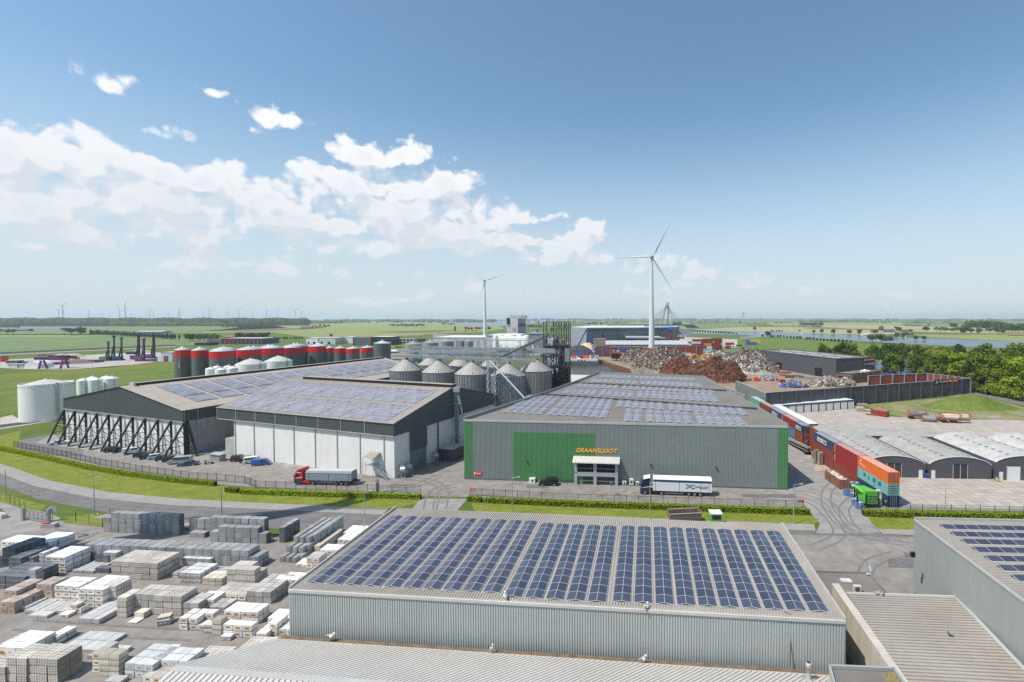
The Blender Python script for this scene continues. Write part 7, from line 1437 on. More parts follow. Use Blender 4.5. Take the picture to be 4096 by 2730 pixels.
for t,x,y,a,m,lab,k,L,H in cars:car(g(t,x,y),a+.15,m,lab,L=L,H=H,kind=k,group=GC)
car(g('E3',1385,240),.42+math.pi,silv,'silver minibus with dark side windows in front of the last frames',L=5.2,W_=1.95,H=2.0,kind='van',name='minibus',cat='van')
car(g('E3',1465,262),.36+math.pi,steelb,'dark blue coupe beside the silver minibus',L=4.6,W_=1.85,H=1.32)
car(g('E3',1995,215),.45,wine,'dark red off road car, leftmost of four by the white wall',L=4.4,W_=1.8,H=1.8,kind='suv');car(g('E3',2085,225),.45,blk,'black car between the dark red one and the white van',L=4.4,H=1.65,kind='suv');car(g('E3',2125,235),.45,white,'small white van with its rear windows to the lane',L=4.2,W_=1.7,H=1.8,kind='van',name='parked_van',cat='van');car(g('E3',2212,258),.35,blu,'bright blue delivery van, rightmost by the white wall',L=4.4,W_=1.75,H=1.8,kind='van',name='parked_van',cat='van')
car(g('B3',270,112),math.pi+.02,blk,'black off road car parked by the green panels of the grain warehouse',L=4.8,W_=1.95,H=1.85,kind='suv')
# motorcycle
p=g('E3',1680,250);o=thing('motorcycle',p,'white motorcycle with black case standing on the lane',"motorcycle",rz=.45)
mb=MB()
for x in (-.75,.75):mb.tube((x,-.07,.32),(x,.07,.32),.32,M_tyre,n=14)
mb.obj('wheels',o,local=True);mb=MB();mb.beam((-.5,0,.75),(.45,0,.8),.35,.35,white);mb.beam((.4,0,.8),(.75,0,.35),.12,.12,M_rim);mb.beam((.35,0,1.0),(.6,0,1.25),.4,.08,M_auto);mb.beam((-.2,0,.45),(.25,0,.5),.35,.4,M_dark);mb.obj('body',o,local=True);mb=MB();mb.box((-.85,0,.85),(.4,.45,.32),blk);mb.beam((-.6,0,.92),(.05,0,.95),.3,.12,blk);mb.obj('case_and_seat',o,local=True)
mb=MB();mb.beam((.42,-.38,1.08),(.42,.38,1.08),.05,.05,M_dark);mb.obj('handlebar',o,local=True)
# ---- lorries
def wheel(o,x,y,r=.5,w=.3):
 mb=MB();mb.tube((0,-w/2,0),(0,w/2,0),r,M_tyre,n=18);wl=mb.obj('wheel',o,local=True);wl.location=(x,y,r);mb=MB();s_=-1 if y<0 else 1;mb.tube((0,s_*w/2,0),(0,s_*(w/2+.02),0),r*.55,M_rim,n=12);mb.tube((0,s_*(w/2+.02),0),(0,s_*(w/2+.06),0),r*.2,M_dark,n=8);mb.obj('rim',wl,local=True)
def lorry(p,rz,upper,lower,tm,tt,label,style):
 """front at -x; local y=-1.25 is the side seen"""
 o=thing('articulated_lorry',p,label,'lorry',rz=rz);X=-8.2
 mb=MB();pr=[(X,.45),(X-.03,1.5),(X+.12,2.0),(X+.28,3.0),(X+.6,3.5),(X+2.2,3.95 if style!='b' else 3.85),(X+2.2,.9),(X+2.0,.45)]
 V=[(x,-1.22,z) for x,z in pr]+[(x,1.22,z) for x,z in pr];n=len(pr);F=[(i,(i+1)%n,n+(i+1)%n,n+i) for i in range(n)]
 mb.mesh(V,F,upper);mb.mesh(V,[tuple(range(n-1,-1,-1)),tuple(range(n,2*n))],upper);mb.obj('cab',o,local=True)
 mb=MB();mb.box((X+1.0,0,.5),(2.1,2.5,1.0),lower);mb.beam((X+.05,-1.24,1.62),(X+2.2,-1.24,2.0),.03,.12,white);mb.box((X-.02,0,.35),(.2,2.45,.35),white if style=='r' else lower);mb.obj('cab_skirt',o,local=True)
 mb=MB();mb.mesh([(X+.35,-1.235,2.0),(X+1.2,-1.235,2.1),(X+1.15,-1.235,2.75),(X+.45,-1.235,2.75)],[(0,1,2,3)],M_auto);mb.mesh([(X+.06,-1.05,2.05),(X+.06,1.05,2.05),(X+.26,1.05,2.95),(X+.26,-1.05,2.95)],[(0,1,2,3)],M_auto);mb.obj('windows',o,local=True)
 mb=MB();mb.beam((X+.65,-.9,3.75),(X+2.25,-.9,4.1),1.0,.1,upper if style=='r' else white);mb.beam((X+.65,.4,3.75),(X+2.25,.4,4.1),1.6,.1,upper if style=='r' else white);mb.obj('roof_deflector',o,local=True)
 for s_ in (-1,1):mb=MB();mb.box((X+.02,s_*.95,.75),(.08,.35,.22),M_lamp);mb.obj('headlight',o,local=True);mb=MB();mb.box((X+.05,s_*1.38,1.9),(.12,.22,.75),M_dark);mb.obj('mirror',o,local=True)
 mb=MB();mb.box((X+4.2,0,.85),(4.6,.9,.25),M_black);mb.box((3.3,0,.95),(9.4,.9,.25),M_black);mb.box((X+3.2,-1.0,.45),(1.7,.4,.6),MATS['red_paint'] if style=='r' else blk);mb.obj('chassis',o,local=True)
 for i in range(3):mb=MB();mb.beam((X+5.6,-1.15,.5+i*.2),(1.8,-1.15,.5+i*.2),.05,.08,M_rim if i==0 and style=='b' else M_dark);mb.obj('side_guard',o,local=True)
 for x in (X+1.0,X+4.9,2.7,4.0,5.3):
  for y in (-1.08,1.08):wheel(o,x+(.35 if style=='b' and x>0 else 0),y)
 x0_,x1_=(-5.2,6.6) if style=='r' else (-5.3,8.3)
 mb=MB()
 if style=='r':
  mb.box(((x0_+x1_)/2,0,1.25),(x1_-x0_,2.5,1.85),tm)
  mb.mesh([(x0_,-1.25,3.1),(x1_,-1.25,3.1),(x1_,1.25,3.1),(x0_,1.25,3.1),(x0_,-1.0,3.55),(x1_,-1.0,3.62),(x1_,1.0,3.62),(x0_,1.0,3.55)],[(0,1,5,4),(1,2,6,5),(2,3,7,6),(3,0,4,7)],tm);mb.mesh([(x0_,-1.0,3.56),(x1_,-1.0,3.63),(x1_,1.0,3.63),(x0_,1.0,3.56)],[(0,1,2,3)],tt)
  for x in (x0_+.9,(x0_+x1_)/2,x1_-.7):mb.beam((x,-1.27,1.3),(x,-1.27,3.1),.06,.06,M_dark)
  mb.beam((x0_,-1.27,3.1),(x1_,-1.27,3.1),.06,.08,M_galv)
 else:
  mb.box(((x0_+x1_)/2,0,1.1),(x1_-x0_,2.5,2.6),tm)
  for x in (x0_+.6,x0_+6.1,x0_+11.0,x1_-.7):mb.beam((x,-1.27,1.15),(x,-1.27,3.7),.05,.06,M_dark)
  mb.mesh([(x0_,-1.25,3.7),(x1_,-1.25,3.7),(x1_,1.25,3.7),(x0_,1.25,3.7),(x0_,-.95,4.1),(x1_,-.95,4.1),(x1_,.95,4.1),(x0_,.95,4.1)],[(0,1,5,4),(1,2,6,5),(2,3,7,6),(3,0,4,7),(4,5,6,7)],tt)
 mb.obj('trailer_body',o,local=True)
 if style=='b':
  mb=MB();mb.box(((x0_+x1_)/2,-1.27,3.25),(x1_-x0_-.2,.04,.5),mat('stripe_navy',(.03,.06,.17),.4,var=0));mb.obj('blue_stripe',o,local=True)
  mb=MB();text_mesh(mb,'Dekker & Crum',(x1_-3.9,-1.29,2.2),(1,0,0),.36,MATS['logo_navy'],thick=.02,width=3.0);mb.box((x1_-2.0,-1.29,1.95),(1.6,.03,.13),MATS['logo_navy']);text_mesh(mb,'TRANSPORT',(x1_-2.6,-1.31,1.97),(1,0,0),.09,M_white,thick=.01,width=1.2)
  for a,b in (((-6.0,2.75),(-5.2,2.6)),((-5.2,2.6),(-4.6,2.0)),((-6.0,1.95),(-5.3,2.1)),((-5.3,2.1),(-4.9,2.6)),((-4.9,2.62),(-4.0,2.72)),((-4.7,1.98),(-3.9,1.96))):mb.beam((x1_+a[0],-1.285,a[1]),(x1_+b[0],-1.285,b[1]),.03,.16,MATS['logo_navy'])
  mb.obj('lettering',o,local=True)
 else:mb=MB();mb.box((X+1.25,-1.25,3.05),(1.1,.03,.16),M_white);mb.obj('white_script',o,local=True)
 mb=MB();mb.box((x1_+.02,0,1.0),(.08,2.3,.3),M_tail);mb.obj('rear_lights',o,local=True)
a=g('B2',310,112);b=g('B2',668,120);rz=math.atan2(b.y-a.y,b.x-a.x);d=(b-a).normalized();s_=VC((-d.y,d.x,0));lorry(a+d*7.2+s_*1.2,rz,paint('red',(.55,.015,.02)),paint('slate',(.03,.05,.08)),mat('trailer_grey',(.25,.28,.32),.5,var=.05),mat('tarpaulin',(.50,.49,.48),.6,var=.1,scale=1),'articulated lorry with red cab and grey tarped trailer before the white wall','r')
a=g('E2',1192,760);b=g('E2',1980,790);rz=math.atan2(b.y-a.y,b.x-a.x);d=(b-a).normalized();s_=VC((-d.y,d.x,0));lorry(a+d*7.2+s_*1.2,rz,nvy,nvy,white,mat('trailer_tarp_white',(.74,.75,.73),.5,var=.03),'articulated lorry with navy cab and long white trailer by the grain warehouse','b')
# things beside the entrance
for k,(x,w,h,lab) in enumerate(((900,.95,.8,'smallest white cooling unit nearest the entrance block'),(1002,1.0,1.45,'tall white cooling unit in the middle of three'),(1090,.8,.75,'white cooling unit hidden partly by the lorry cab'))):
 s=fs('E2',x,0,0);p=fpt(s,0,.6);o=thing('cooling_unit',p,lab,'air conditioner','cooling units at the foot of the grain warehouse');mb=MB();mb.box(p+VC((0,0,.25)),(w,.5,h),M_white,math.atan2(fd.y,fd.x));mb.obj('casing',o);mb=MB();q=p-VC((0,.27,-.25-h/2));mb.tube(q,q+VC((0,-.02,0)),min(w,h)*.36,M_dark,n=12);mb.obj('fan_grille',o)
def pole_light(p,H,label,arm=(1.2,-.2,.25),grp='street lamps along the road',m=M_galv):
 o=thing('street_lamp',p,label,'street lamp',grp);mb=MB();mb.tube(p,p+VC((0,0,H)),.11,m,r2=.06,n=8);mb.obj('post',o);mb=MB();t=p+VC((0,0,H));a=Vector(arm);mb.tube(t,t+a,.04,m,n=6);mb.obj('arm',o);mb=MB();e_=t+a;mb.beam(e_-a*.1,e_+a*.45,.22,.09,M_tp);mb.obj('lamp_head',o)
LP_=[('B1',698,340,690,60,'street lamp behind the grey block stacks, left of the road bend'),('B1',1637,355,1632,130,'street lamp between two grey block stacks'),('B1',44,215,42,0,'street lamp at the left edge by the wire fence'),('E1',1205,920,1205,395,'street lamp beside the turbine shadow near the panel roof corner'),('B3',2,330,2,60,'street lamp left of the black off road car'),('B3',1018,365,1018,100,'street lamp in front of the white trailer'),('B4',188,402,192,112,'street lamp on the verge at the green corner'),('B4',1308,360,1312,140,'street lamp behind the hedge of the concrete yard'),('T4',1997,895,1998,755,'street lamp on the road beyond the dark wall'),]
for t,x,y,x2,y2,lab in LP_:p=g(t,x,y);pole_light(p,top_z(p,t,x2,y2),lab)
for k,(x,y,y2) in enumerate(((18,1035,885),(182,535,470),(135,725,640),(715,462,390),(562,520,460),(852,670,560),(900,500,438),(985,440,370),(1222,435,370),(1435,620,545),(1583,470,420),(1493,420,350))):p=g('T1',x,y);pole_light(p,top_z(p,'T1',x,y2),'thin lamp post on the meadow and canal road at the far left',grp='thin lamp posts on the far left roads')
# ---- fences, hedges, gates
M_fence=mat('black_fence',(.02,.02,.022),.5,var=0)
def bar_fence(pts,h,label,sp=.16,post=2.6,name='bar_fence'):
 o=thing(name,pts[0],label,'fence');mb=MB();pb=MB()
 for a,b in zip(pts,pts[1:]):
  a=Vector(a);b=Vector(b);L=(b-a).length;n=int(L/sp);d=(b-a)/max(1,n)
  for i in range(n):q=a+d*i;mb.face([q+VC((-.012,-.01,.12)),q+VC((.012,-.01,.12)),q+VC((.012,-.01,h)),q+VC((-.012,-.01,h))],M_fence)
  for z in (.2,h-.15):mb.beam(a+VC((0,0,z)),b+VC((0,0,z)),.04,.05,M_fence)
  k=max(1,int(L/post))
  for i in range(k+1):q=a+(b-a)*i/k;pb.beam(q,q+VC((0,0,h+.1)),.08,.08,M_fence)
 mb.obj('bars',o);pb.obj('posts',o);return o
M_hedge=foliage('hedge_leaf',(.20,.29,.012),(.46,.52,.04),.9)
def hedge(pts,w,h,label,seed=1):
 random.seed(seed);mb=MB();nrm_=[]
 for a,b in zip(pts,pts[1:]):
  a=Vector(a);b=Vector(b);L=(b-a).length;d=(b-a).normalized();s=VC((-d.y,d.x,0))
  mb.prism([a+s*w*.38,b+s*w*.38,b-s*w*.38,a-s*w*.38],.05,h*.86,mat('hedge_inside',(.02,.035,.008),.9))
  for i in range(int(L*110)):
   t=random.random()*L;k=random.random();
   if k<.42:q=a+d*t+s*RU(-w/2,w/2)+VC((0,0,h*RU(.9,1.04)))
   else:q=a+d*t-s*w*.5*RU(.82,1.08)+VC((0,0,h*RU(.05,1))) 
   r_=RU(.06,.14);u=VC((random.gauss(0,1),random.gauss(0,1),random.gauss(0,.6))).normalized()*r_;v=u.cross(VC((random.gauss(0,1),random.gauss(0,1),random.gauss(0,1)))).normalized()*r_
   mb.face([q-u,q-v,q+u,q+v],M_hedge)
 o=mb.obj('clipped_hedge');tag(o,label,'hedge');return o
hl=[g('T1',0,1430),g('T1',300,1485),g('T1',770,1560)];hr=[g('B1',1235,118),g('B1',1640,148)]
hp_=[(-190,146.5),(-165,137.2),(-144,128.8),(-126,122.6),(-108.2,117.6),(-96,115)]
V3=lambda L_:[VC((x,y,0)) for x,y in L_]
hedge(V3(hp_),1.1,1.15,'long clipped hedge curving along the lane at the left',1)
hedge([g('B1',1780,175),g('B1',1889,180),g('B2',400,193),g('B2',1215,215)],1.1,1.15,'clipped hedge crossed by the turbine shadow',2);hedge([g('B1',1670,160),g('B1',1760,170)],1.1,1.15,'short piece of clipped hedge between two gaps',3)
hedge([g('B2',1560,228),g('B2',1664,236)],1.1,1.1,'short clipped hedge right of the lane mouth',4);hedge([g('B2',1698,240),g('B3',300,262),g('B3',1200,292),g('B4',0,318),g('B4',308,326)],1.1,1.15,'long clipped hedge in front of the grain warehouse',5);hedge([g('B4',700,338),g('B4',1100,352),g('B4',1889,368),g('B4',2400,380)],1.2,1.3,'clipped hedge in front of the concrete yard',6)
fp_=[(-190,150),(-160,138.6),(-142,131.2),(-124,125),(-107,120),(-90,116.6)]
bar_fence(V3(fp_)+[g('B2',0,135),g('B2',900,168),g('B2',1212,172)],1.9,'long black bar fence behind the curving hedge')
bar_fence([g('B2',1580,190),g('B3',400,230),g('B3',1300,262),g('B4',0,280),g('B4',262,285)],1.8,'black bar fence behind the hedge of the grain warehouse');bar_fence([g('B4',690,318),g('B4',1140,312),g('B4',1889,330),g('B4',2400,345)],1.7,'black bar fence along the concrete yard')
mb=MB();p=g('B2',897,170);mb.box(p,(.6,.35,2.4),M_dark);mb.tube(p+VC((0,-.05,2.9)),p+VC((0,.05,2.9)),.5,M_galv,n=18);mb.beam(p+VC((0,0,2.3)),p+VC((0,0,3.0)),.1,.1,M_dark);tag(mb.obj('intercom_pillar'),'dark pillar with round mirror standing in the hedge near the lane','pillar')
for t,x,y,lab in (('B2',1605,185,'red sign on the black fence right of the lane mouth'),('B4',240,268,'red sign on the black fence at its right end')):
 p=g(t,x,y+10);mb=MB();mb.box(p+VC((0,-.15,1.1)),(1.1,.04,.7),MATS['red_sign']);mb.box(p+VC((0,-.18,1.5)),(.8,.02,.08),M_white);mb.box(p+VC((0,-.18,1.25)),(.7,.02,.08),M_white);tag(mb.obj('fence_sign'),lab,'sign')
p=g('E2',707,775);o=thing('mailbox_post',p,'grey letterbox on a slim post before the entrance','letterbox');mb=MB();mb.tube(p,p+VC((0,0,2.6)),.05,M_galv);mb.obj('post',o);mb=MB();mb.box(p+VC((0,0,2.5)),(.8,.4,.7),M_dark);mb.obj('box',o)
p=g('B3',150,92);mb=MB();mb.box(p,(1.5,.9,1.1),M_white);mb.box(p+VC((.1,-.46,.3)),(.5,.02,.5),M_dark);tag(mb.obj('white_cabinet'),'white cabinet left of the black off road car','cabinet')
random.seed(1)
for k in range(4):
 p=g('B3',365+k*27,98);o=thing('bicycle',p,'bicycle leaning in the row beside the entrance block','bicycle','bicycles by the green panels',rz=.3+.1*k);mb=MB()
 for x in (-.5,.5):mb.lathe((0,0,0),[(.33,-.02),(.33,.02)],M_tyre,n=12,cap=False) if 0 else mb.path([VC((x+.32*math.cos(t*math.pi/5),0,.34+.32*math.sin(t*math.pi/5))) for t in range(11)],.022,M_tyre,n=4)
 mb.obj('wheels',o,local=True);mb=MB();mb.path([VC((-.5,0,.34)),VC((-.1,0,.9)),VC((.35,0,.85)),VC((.5,0,.34))],.02,M_dark,n=4);mb.path([VC((-.1,0,.9)),VC((.02,0,.35)),VC((.35,0,.85))],.02,M_dark,n=4);mb.beam((.35,-.25,1.0),(.35,.25,1.0),.03,.03,M_dark);mb.obj('frame',o,local=True)
# tipper and green cab behind the near roof
p=g('B3',1270,395);o=thing('tipper_body',p,'open brown tipper body on the verge, partly behind the near roof','tipper',rz=.12);mb=MB()
for c_,d_2 in (((0,-1.2,1.2),(6.5,.1,1.3)),((0,1.2,1.2),(6.5,.1,1.3)),((3.2,0,1.2),(.1,2.4,1.6)),((-3.2,0,1.2),(.1,2.4,1.1)),((0,0,1.1),(6.5,2.4,.1))):mb.box(c_,d_2,mat('tipper_brown',(.20,.13,.10),.7))
mb.beam((-3.2,-1.25,2.5),(3.2,-1.25,2.5),.12,.12,M_tp);mb.beam((-3.2,1.25,2.5),(3.2,1.25,2.5),.12,.12,M_tp);mb.obj('body',o,local=True)
for x in (-1.5,1.5):
 for y in (-1,1):wheel(o,x,y)
p=g('B3',1500,412);o=thing('green_tractor_cab',p,'green cab with white roof just behind the near roof edge','tractor');mb=MB();mb.box(p,(2.2,2,2.6),M_lime);mb.obj('body',o);mb=MB();mb.box(p+VC((0,0,2.6)),(2.4,2.1,.25),white);mb.obj('roof',o);mb=MB();mb.box(p+VC((0,-1.02,1.7)),(1.7,.04,.75),M_auto);mb.obj('window',o)
# seagulls and pigeons
def bird(p,m,label,s=1.0,rz=0):
 mb=MB();mb.sphere((0,0,.16*s),.12*s,m,n=8,sz=.8);mb.tube((-.28*s,0,.17*s),(.02,0,.18*s),.03*s,mat('gull_grey',(.3,.31,.33),.6),r2=.10*s,n=6);mb.sphere((.13*s,0,.28*s),.06*s,m,n=6);mb.tube((.17*s,0,.28*s),(.25*s,0,.27*s),.015*s,M_plate,r2=.005*s,n=4);mb.tube((0,.03,.0),(0,.03,.1*s),.01,M_plate,n=4);mb.tube((0,-.03,.0),(0,-.03,.1*s),.01,M_plate,n=4);o=mb.obj('bird',loc=p,local=True);o.rotation_euler=(0,0,rz);tag(o,label,'bird')
bird(g('B3',992,1030,8.5),M_white,'white gull standing on the front edge of the panel roof',2.2,1);bird(g('B2',1842,950,8.6),M_white,'white gull beside the first panel gap on the front edge',2.2,2);bird(g('B3',970,1415,3.5),M_white,'white gull sitting in the gutter below the ribbed wall',2.2,.4);bird(g('B2',558,1248,3.5),M_white,'white gull at the left end of the gutter',2.4,0);bird(g('B2',1740,1338,3.5),M_white,'white gull in the gutter under the third panel group',2.0,1.4);bird(g('B4',1342,1228,4.7),mat('pigeon',(.10,.10,.11),.6),'dark pigeon flying low over the ribbed lean-to roof',1.6,2.6)
for k,(x,l) in enumerate(((808,'pale pigeon on the gutter of the lean-to roof'),(846,'dark pigeon on the gutter of the lean-to roof'))):bird(g('B4',x,920,4.8),[M_tp,MATS['pigeon']][k],l,1.6,k)
# ================================================================ PAVING BLOCK YARD
def pack_mat(name,col,line,px_,pz,wx=.22,wz=.12,rnd=.16,zig=0.0,rough=.85,topline=True):
 m=bpy.data.materials.new(name);MATS[name]=m;m.use_nodes=True;nt=m.node_tree;nt.nodes.clear();N,L,MA,VM,MIX=nodes_of(nt)
 out=N('ShaderNodeOutputMaterial');p=N('ShaderNodeBsdfPrincipled');L(p.outputs[0],out.inputs[0]);p.inputs['Roughness'].default_value=rough;p.inputs['Specular IOR Level'].default_value=.25
 tc=N('ShaderNodeTexCoord');sx=N('ShaderNodeSeparateXYZ');L(tc.outputs['Object'],sx.inputs[0])
 def ln(q,pp,w):return MA('LESS_THAN',MA('FRACT',MA('ADD',MA('DIVIDE',q,pp),.5+w/2+.003)),w)
 zz_=MA('ADD',sx.outputs[2],MA('MULTIPLY',MA('SINE',MA('MULTIPLY',sx.outputs[0],2*math.pi/px_)),zig))
 f=MA('MAXIMUM',MA('MAXIMUM',ln(sx.outputs[0],px_,wx),ln(sx.outputs[1],px_*1.9,wx*.55)),ln(zz_,pz,wz))
 oi=N('ShaderNodeObjectInfo');n=N('ShaderNodeTexNoise');n.inputs['Scale'].default_value=2.2;n.inputs['Detail'].default_value=4;ge=N('ShaderNodeNewGeometry');L(ge.outputs['Position'],n.inputs['Vector'])
 c=MIX(f,col,line);c=MIX(MA('MULTIPLY_ADD',n.outputs[0],1.4,-.55,clamp=True),c,tuple(q*.72 for q in col));vs=VM('SCALE',c);L(MA('MULTIPLY_ADD',oi.outputs['Random'],rnd*2,1-rnd),vs.inputs['Scale']);L(vs.outputs[0],p.inputs['Base Color']);return m
PM={'grey':pack_mat('grey_kerb_blocks',(0.49,0.484,0.479),(.14,.14,.145),.21,.31,.30,.10),
'light':pack_mat('beige_paving_blocks',(0.638,0.581,0.519),(.24,.21,.18),.24,.30,.20,.14,zig=.03),
'mid':pack_mat('grey_paving_blocks',(0.479,0.445,0.416),(.18,.165,.155),.20,.1,.10,.14),
'dark':pack_mat('dark_slabs',(0.154,0.165,0.188),(.07,.07,.08),.4,.12,.06,.2),
'slab':pack_mat('grey_slabs',(0.502,0.49,0.473),(.24,.23,.215),.6,.10,.05,.2),
'tan':pack_mat('tan_slabs',(0.661,0.593,0.49),(.33,.29,.24),.6,.12,.05,.2),
'pink':pack_mat('reddish_blocks',(0.456,0.382,0.342),(.22,.18,.16),.3,.13,.05,.2),
'white':pack_mat('white_wrapped',(0.821,0.787,0.741),(.42,.38,.34),.55,.14,.05,.13,rough=.5),
'mbi':pack_mat('wrapped_blocks',(0.85,0.85,0.844),(.45,.43,.42),.6,.15,.05,.12,rough=.45),
'shade':pack_mat('wrapped_grey',(0.638,0.633,0.627),(.33,.32,.315),.5,.13,.05,.13,rough=.5)}  # grey wrapping by its own colour, on packs all over the yard
M_lab=mat('orange_label',(.80,.36,.05),.5,var=0);M_ink=mat('label_ink',(.03,.02,.02),.6,var=0)
PMESH={}
def pack_proto(kind,w,d,h):
 key=(kind,w,d,h)
 if key in PMESH:return PMESH[key]
 mb=MB();random.seed(hash(kind)%97 if 0 else len(PMESH))
 mb.box((0,0,0),(w*.94,d*.94,.10),M_wood if kind!='grey' else PM['grey'])
 if kind in('white','mbi','shade','tan'):
  j=.02;z=.12;n=max(2,int(h/.22))
  for i in range(n):mb.box((RU(-j,j),RU(-j,j),z+i*(h-.14)/n),(w*.97,d*.97,(h-.14)/n-.012),PM[kind])
 elif kind=='light':
  n=max(3,int(w/.30))
  for i in range(n):mb.box((-w/2+(i+.5)*w/n,0,.12),(w/n-.03,d*.97,h-.14-.03*(i%2)),PM[kind])
  mb.box((0,0,.11),(w*.9,d*.9,h-.22),PM[kind])
 elif kind=='grey':
  n=max(3,int(w/.21))
  for i in range(n):mb.box((-w/2+(i+.5)*w/n,0,.10),(w/n-.07,d*.97,h-.12-.02*(i%2)),PM[kind])
  mb.box((0,0,.10),(w*.95,d*.86,h-.16),PM[kind])
 else:mb.box((0,0,.12),(w*.97,d*.97,h-.14),PM[kind])
 o=mb.obj('proto');me=o.data;bpy.data.objects.remove(o)
 lm=None
 if kind in('mbi','white','pink','shade'):
  mb=MB();lw=w*.5;mb.mesh([(-lw/2,-d/2-.01,h*.42),(lw/2,-d/2-.01,h*.42),(lw/2,-d/2-.01,h*.68),(-lw/2,-d/2-.01,h*.68)],[(0,1,2,3)],M_lab if kind!='shade' else M_white);text_mesh(mb,'MBI',(-lw*.32,-d/2-.018,h*.47),(1,0,0),h*.15,M_ink,thick=.004,width=lw*.64)
  o=mb.obj('lb');lm=o.data;bpy.data.objects.remove(o)
 PMESH[key]=(me,lm);return PMESH[key]
NP=[0]
def wher(label,i,j,k,nx,ny,top):
 s=[]
 if top>1:s.append('top layer' if k==top-1 else ('ground layer' if k==0 else 'layer '+['one','two','three','four'][k]))
 if ny>1:s.append('front row' if j==0 else 'row '+['one','two','three','four','five','six','seven'][j])
 if nx>1:s.append(ORD[i]+' from left')
 r_=' '.join(s);b=label.split();b=b[:max(4,16-len(r_.split()))]
 while b and b[-1] in('the','of','a','in','at','by','and','with','its','to','between','before','behind','left','right','beside'):b.pop()
 return (' '.join(b)+' '+r_).strip()
CATN={'grey':('block_stack','block stack'),'light':('paver_pack','paver pack'),'mid':('paver_pack','paver pack'),'white':('wrapped_pack','wrapped pack'),'mbi':('wrapped_pack','wrapped pack'),'shade':('wrapped_pack','wrapped pack'),'dark':('slab_pack','slab pack'),'slab':('slab_pack','slab pack'),'tan':('slab_pack','slab pack'),'pink':('slab_pack','slab pack')}
YR=R(-4.5)
def put_pack(p,kind,w,d,h,rz,label,grp,lab=True):
 me,lm=pack_proto(kind,w,d,h);nm,cat=CATN[kind];o=bpy.data.objects.new(nm,me);COL.objects.link(o);o.location=p;o.rotation_euler=(0,0,rz);tag(o,label,cat,grp);NP[0]+=1
 if lm is not None and lab:c=bpy.data.objects.new('label',lm);COL.objects.link(c);c.parent=o
def block(t,x,y,nx,ny,nz,kind,label,w=1.2,d=1.0,h=.9,rz=None,skip=(),z0=0,jit=.03,miss=0.0,seed=0):
 """a block of packs; (t,x,y) is the foot of its front left corner; only packs with an outer face are there to see"""
 rz=YR if rz is None else rz;random.seed(seed or int(x+y));c=g(t,x,y,z0);e1=VC((math.cos(rz),math.sin(rz),0));e2=VC((-e1.y,e1.x,0))
 for i in range(nx):
  for j in range(ny):
   top=nz
   for (a,b,v) in skip:
    if a[0]<=i<=a[1] and b[0]<=j<=b[1]:top=v
   if miss and random.random()<miss:top=max(1,top-1)
   for k in range(top):
    if k==top-1 or j==0 or i==nx-1 or (skip and k>=nz-2):
     p=c+e1*((i+.5)*(w+.04)+RU(-jit,jit))+e2*((j+.5)*(d+.05)+RU(-jit,jit))+VC((0,0,z0*0+k*h));put_pack(p,kind,w,d,h,rz+RU(-.02,.02),wher(label,i,j,k,nx,ny,top),label,lab=(j==0 or k==top-1))
# grey kerb block walls
block('B1',762,462,10,1,4,'grey','grey kerb blocks in the long wall by the road, left part',w=1.55,d=1.1,h=.97,skip=(((0,0),(0,0),3),))
block('B1',1395,500,2,1,1,'grey','grey kerb blocks lying low between the two tall walls',w=1.55,d=1.1,h=.97)
block('B1',1395,470,3,1,3,'grey','grey kerb blocks set back behind the low ones',w=1.55,d=1.1,h=.97)
block('B1',1550,532,7,1,3,'grey','grey kerb blocks of the second wall by the road',w=1.55,d=1.1,h=.97,skip=(((0,0),(0,0),2),((6,6),(0,0),2)))
block('B1',1545,500,7,1,4,'grey','grey kerb blocks standing behind the second wall',w=1.55,d=1.1,h=.97)
block('B1',628,672,19,2,3,'grey','grey kerb blocks of the longest wall in the yard',w=1.62,d=1.15,h=.97,skip=(((18,18),(0,2),2),))
for k,(x,y) in enumerate(((170,683),(215,688),(262,690),(305,672))):block('B2',x,y,1,7,3,'grey',['leftmost of four receding rows of grey kerb blocks','second receding row of grey kerb blocks','third receding row of grey kerb blocks','rightmost of four receding rows of grey kerb blocks'][k],w=.82,d=1.6,h=.97,rz=R(-4),skip=(((0,0),(0,0),1),((0,0),(1,1),2)))
block('B2',168,540,1,3,3,'grey','grey kerb blocks at the verge left of the receding rows',w=1.1,d=1.3,h=.97)
# beige blocks
block('B1',822,800,3,3,3,'light','beige blocks, left half before longest wall',w=1.5,d=1.2,h=.93)
block('B1',988,812,3,3,3,'light','beige blocks, right half before longest wall',w=1.3,d=1.2,h=.93)
block('B1',1672,862,3,2,3,'light','beige paving blocks with a notch on top, right of the slabs',w=1.5,d=1.25,h=.93,skip=(((2,2),(1,1),2),))
block('B1',752,995,2,2,3,'light','beige paving blocks between white wrapped packs and a tan tower',w=1.05,d=1.1,h=.93)
block('B1',1135,1070,3,2,3,'light','beige paving blocks in the middle of the yard',w=1.35,d=1.2,h=.93)
block('B1',1325,1075,2,2,2,'mid','grey paving blocks right of the beige ones in the middle',w=1.4,d=1.2,h=.93)
block('B1',985,1060,3,2,3,'mid','smooth grey paving blocks left of the beige ones in the middle',w=1.08,d=1.2,h=.93)
block('B1',45,1568,2,2,3,'light','beige blocks, bottom left block',w=1.25,d=1.2,h=.95);block('B1',196,1568,3,2,3,'light','beige blocks, bottom twin block right',w=1.25,d=1.2,h=.95)
block('B1',-110,1568,2,2,2,'light','beige paving blocks cut by the bottom left corner of the photo',w=1.25,d=1.2,h=.95)
block('B1',1360,1500,3,3,1,'light','beige paving blocks low behind the foreground roof',w=1.1,d=1.1,h=.9);block('B1',1700,1420,3,3,1,'light','beige paving blocks touching the foreground roof edge',w=1.1,d=1.1,h=.9)
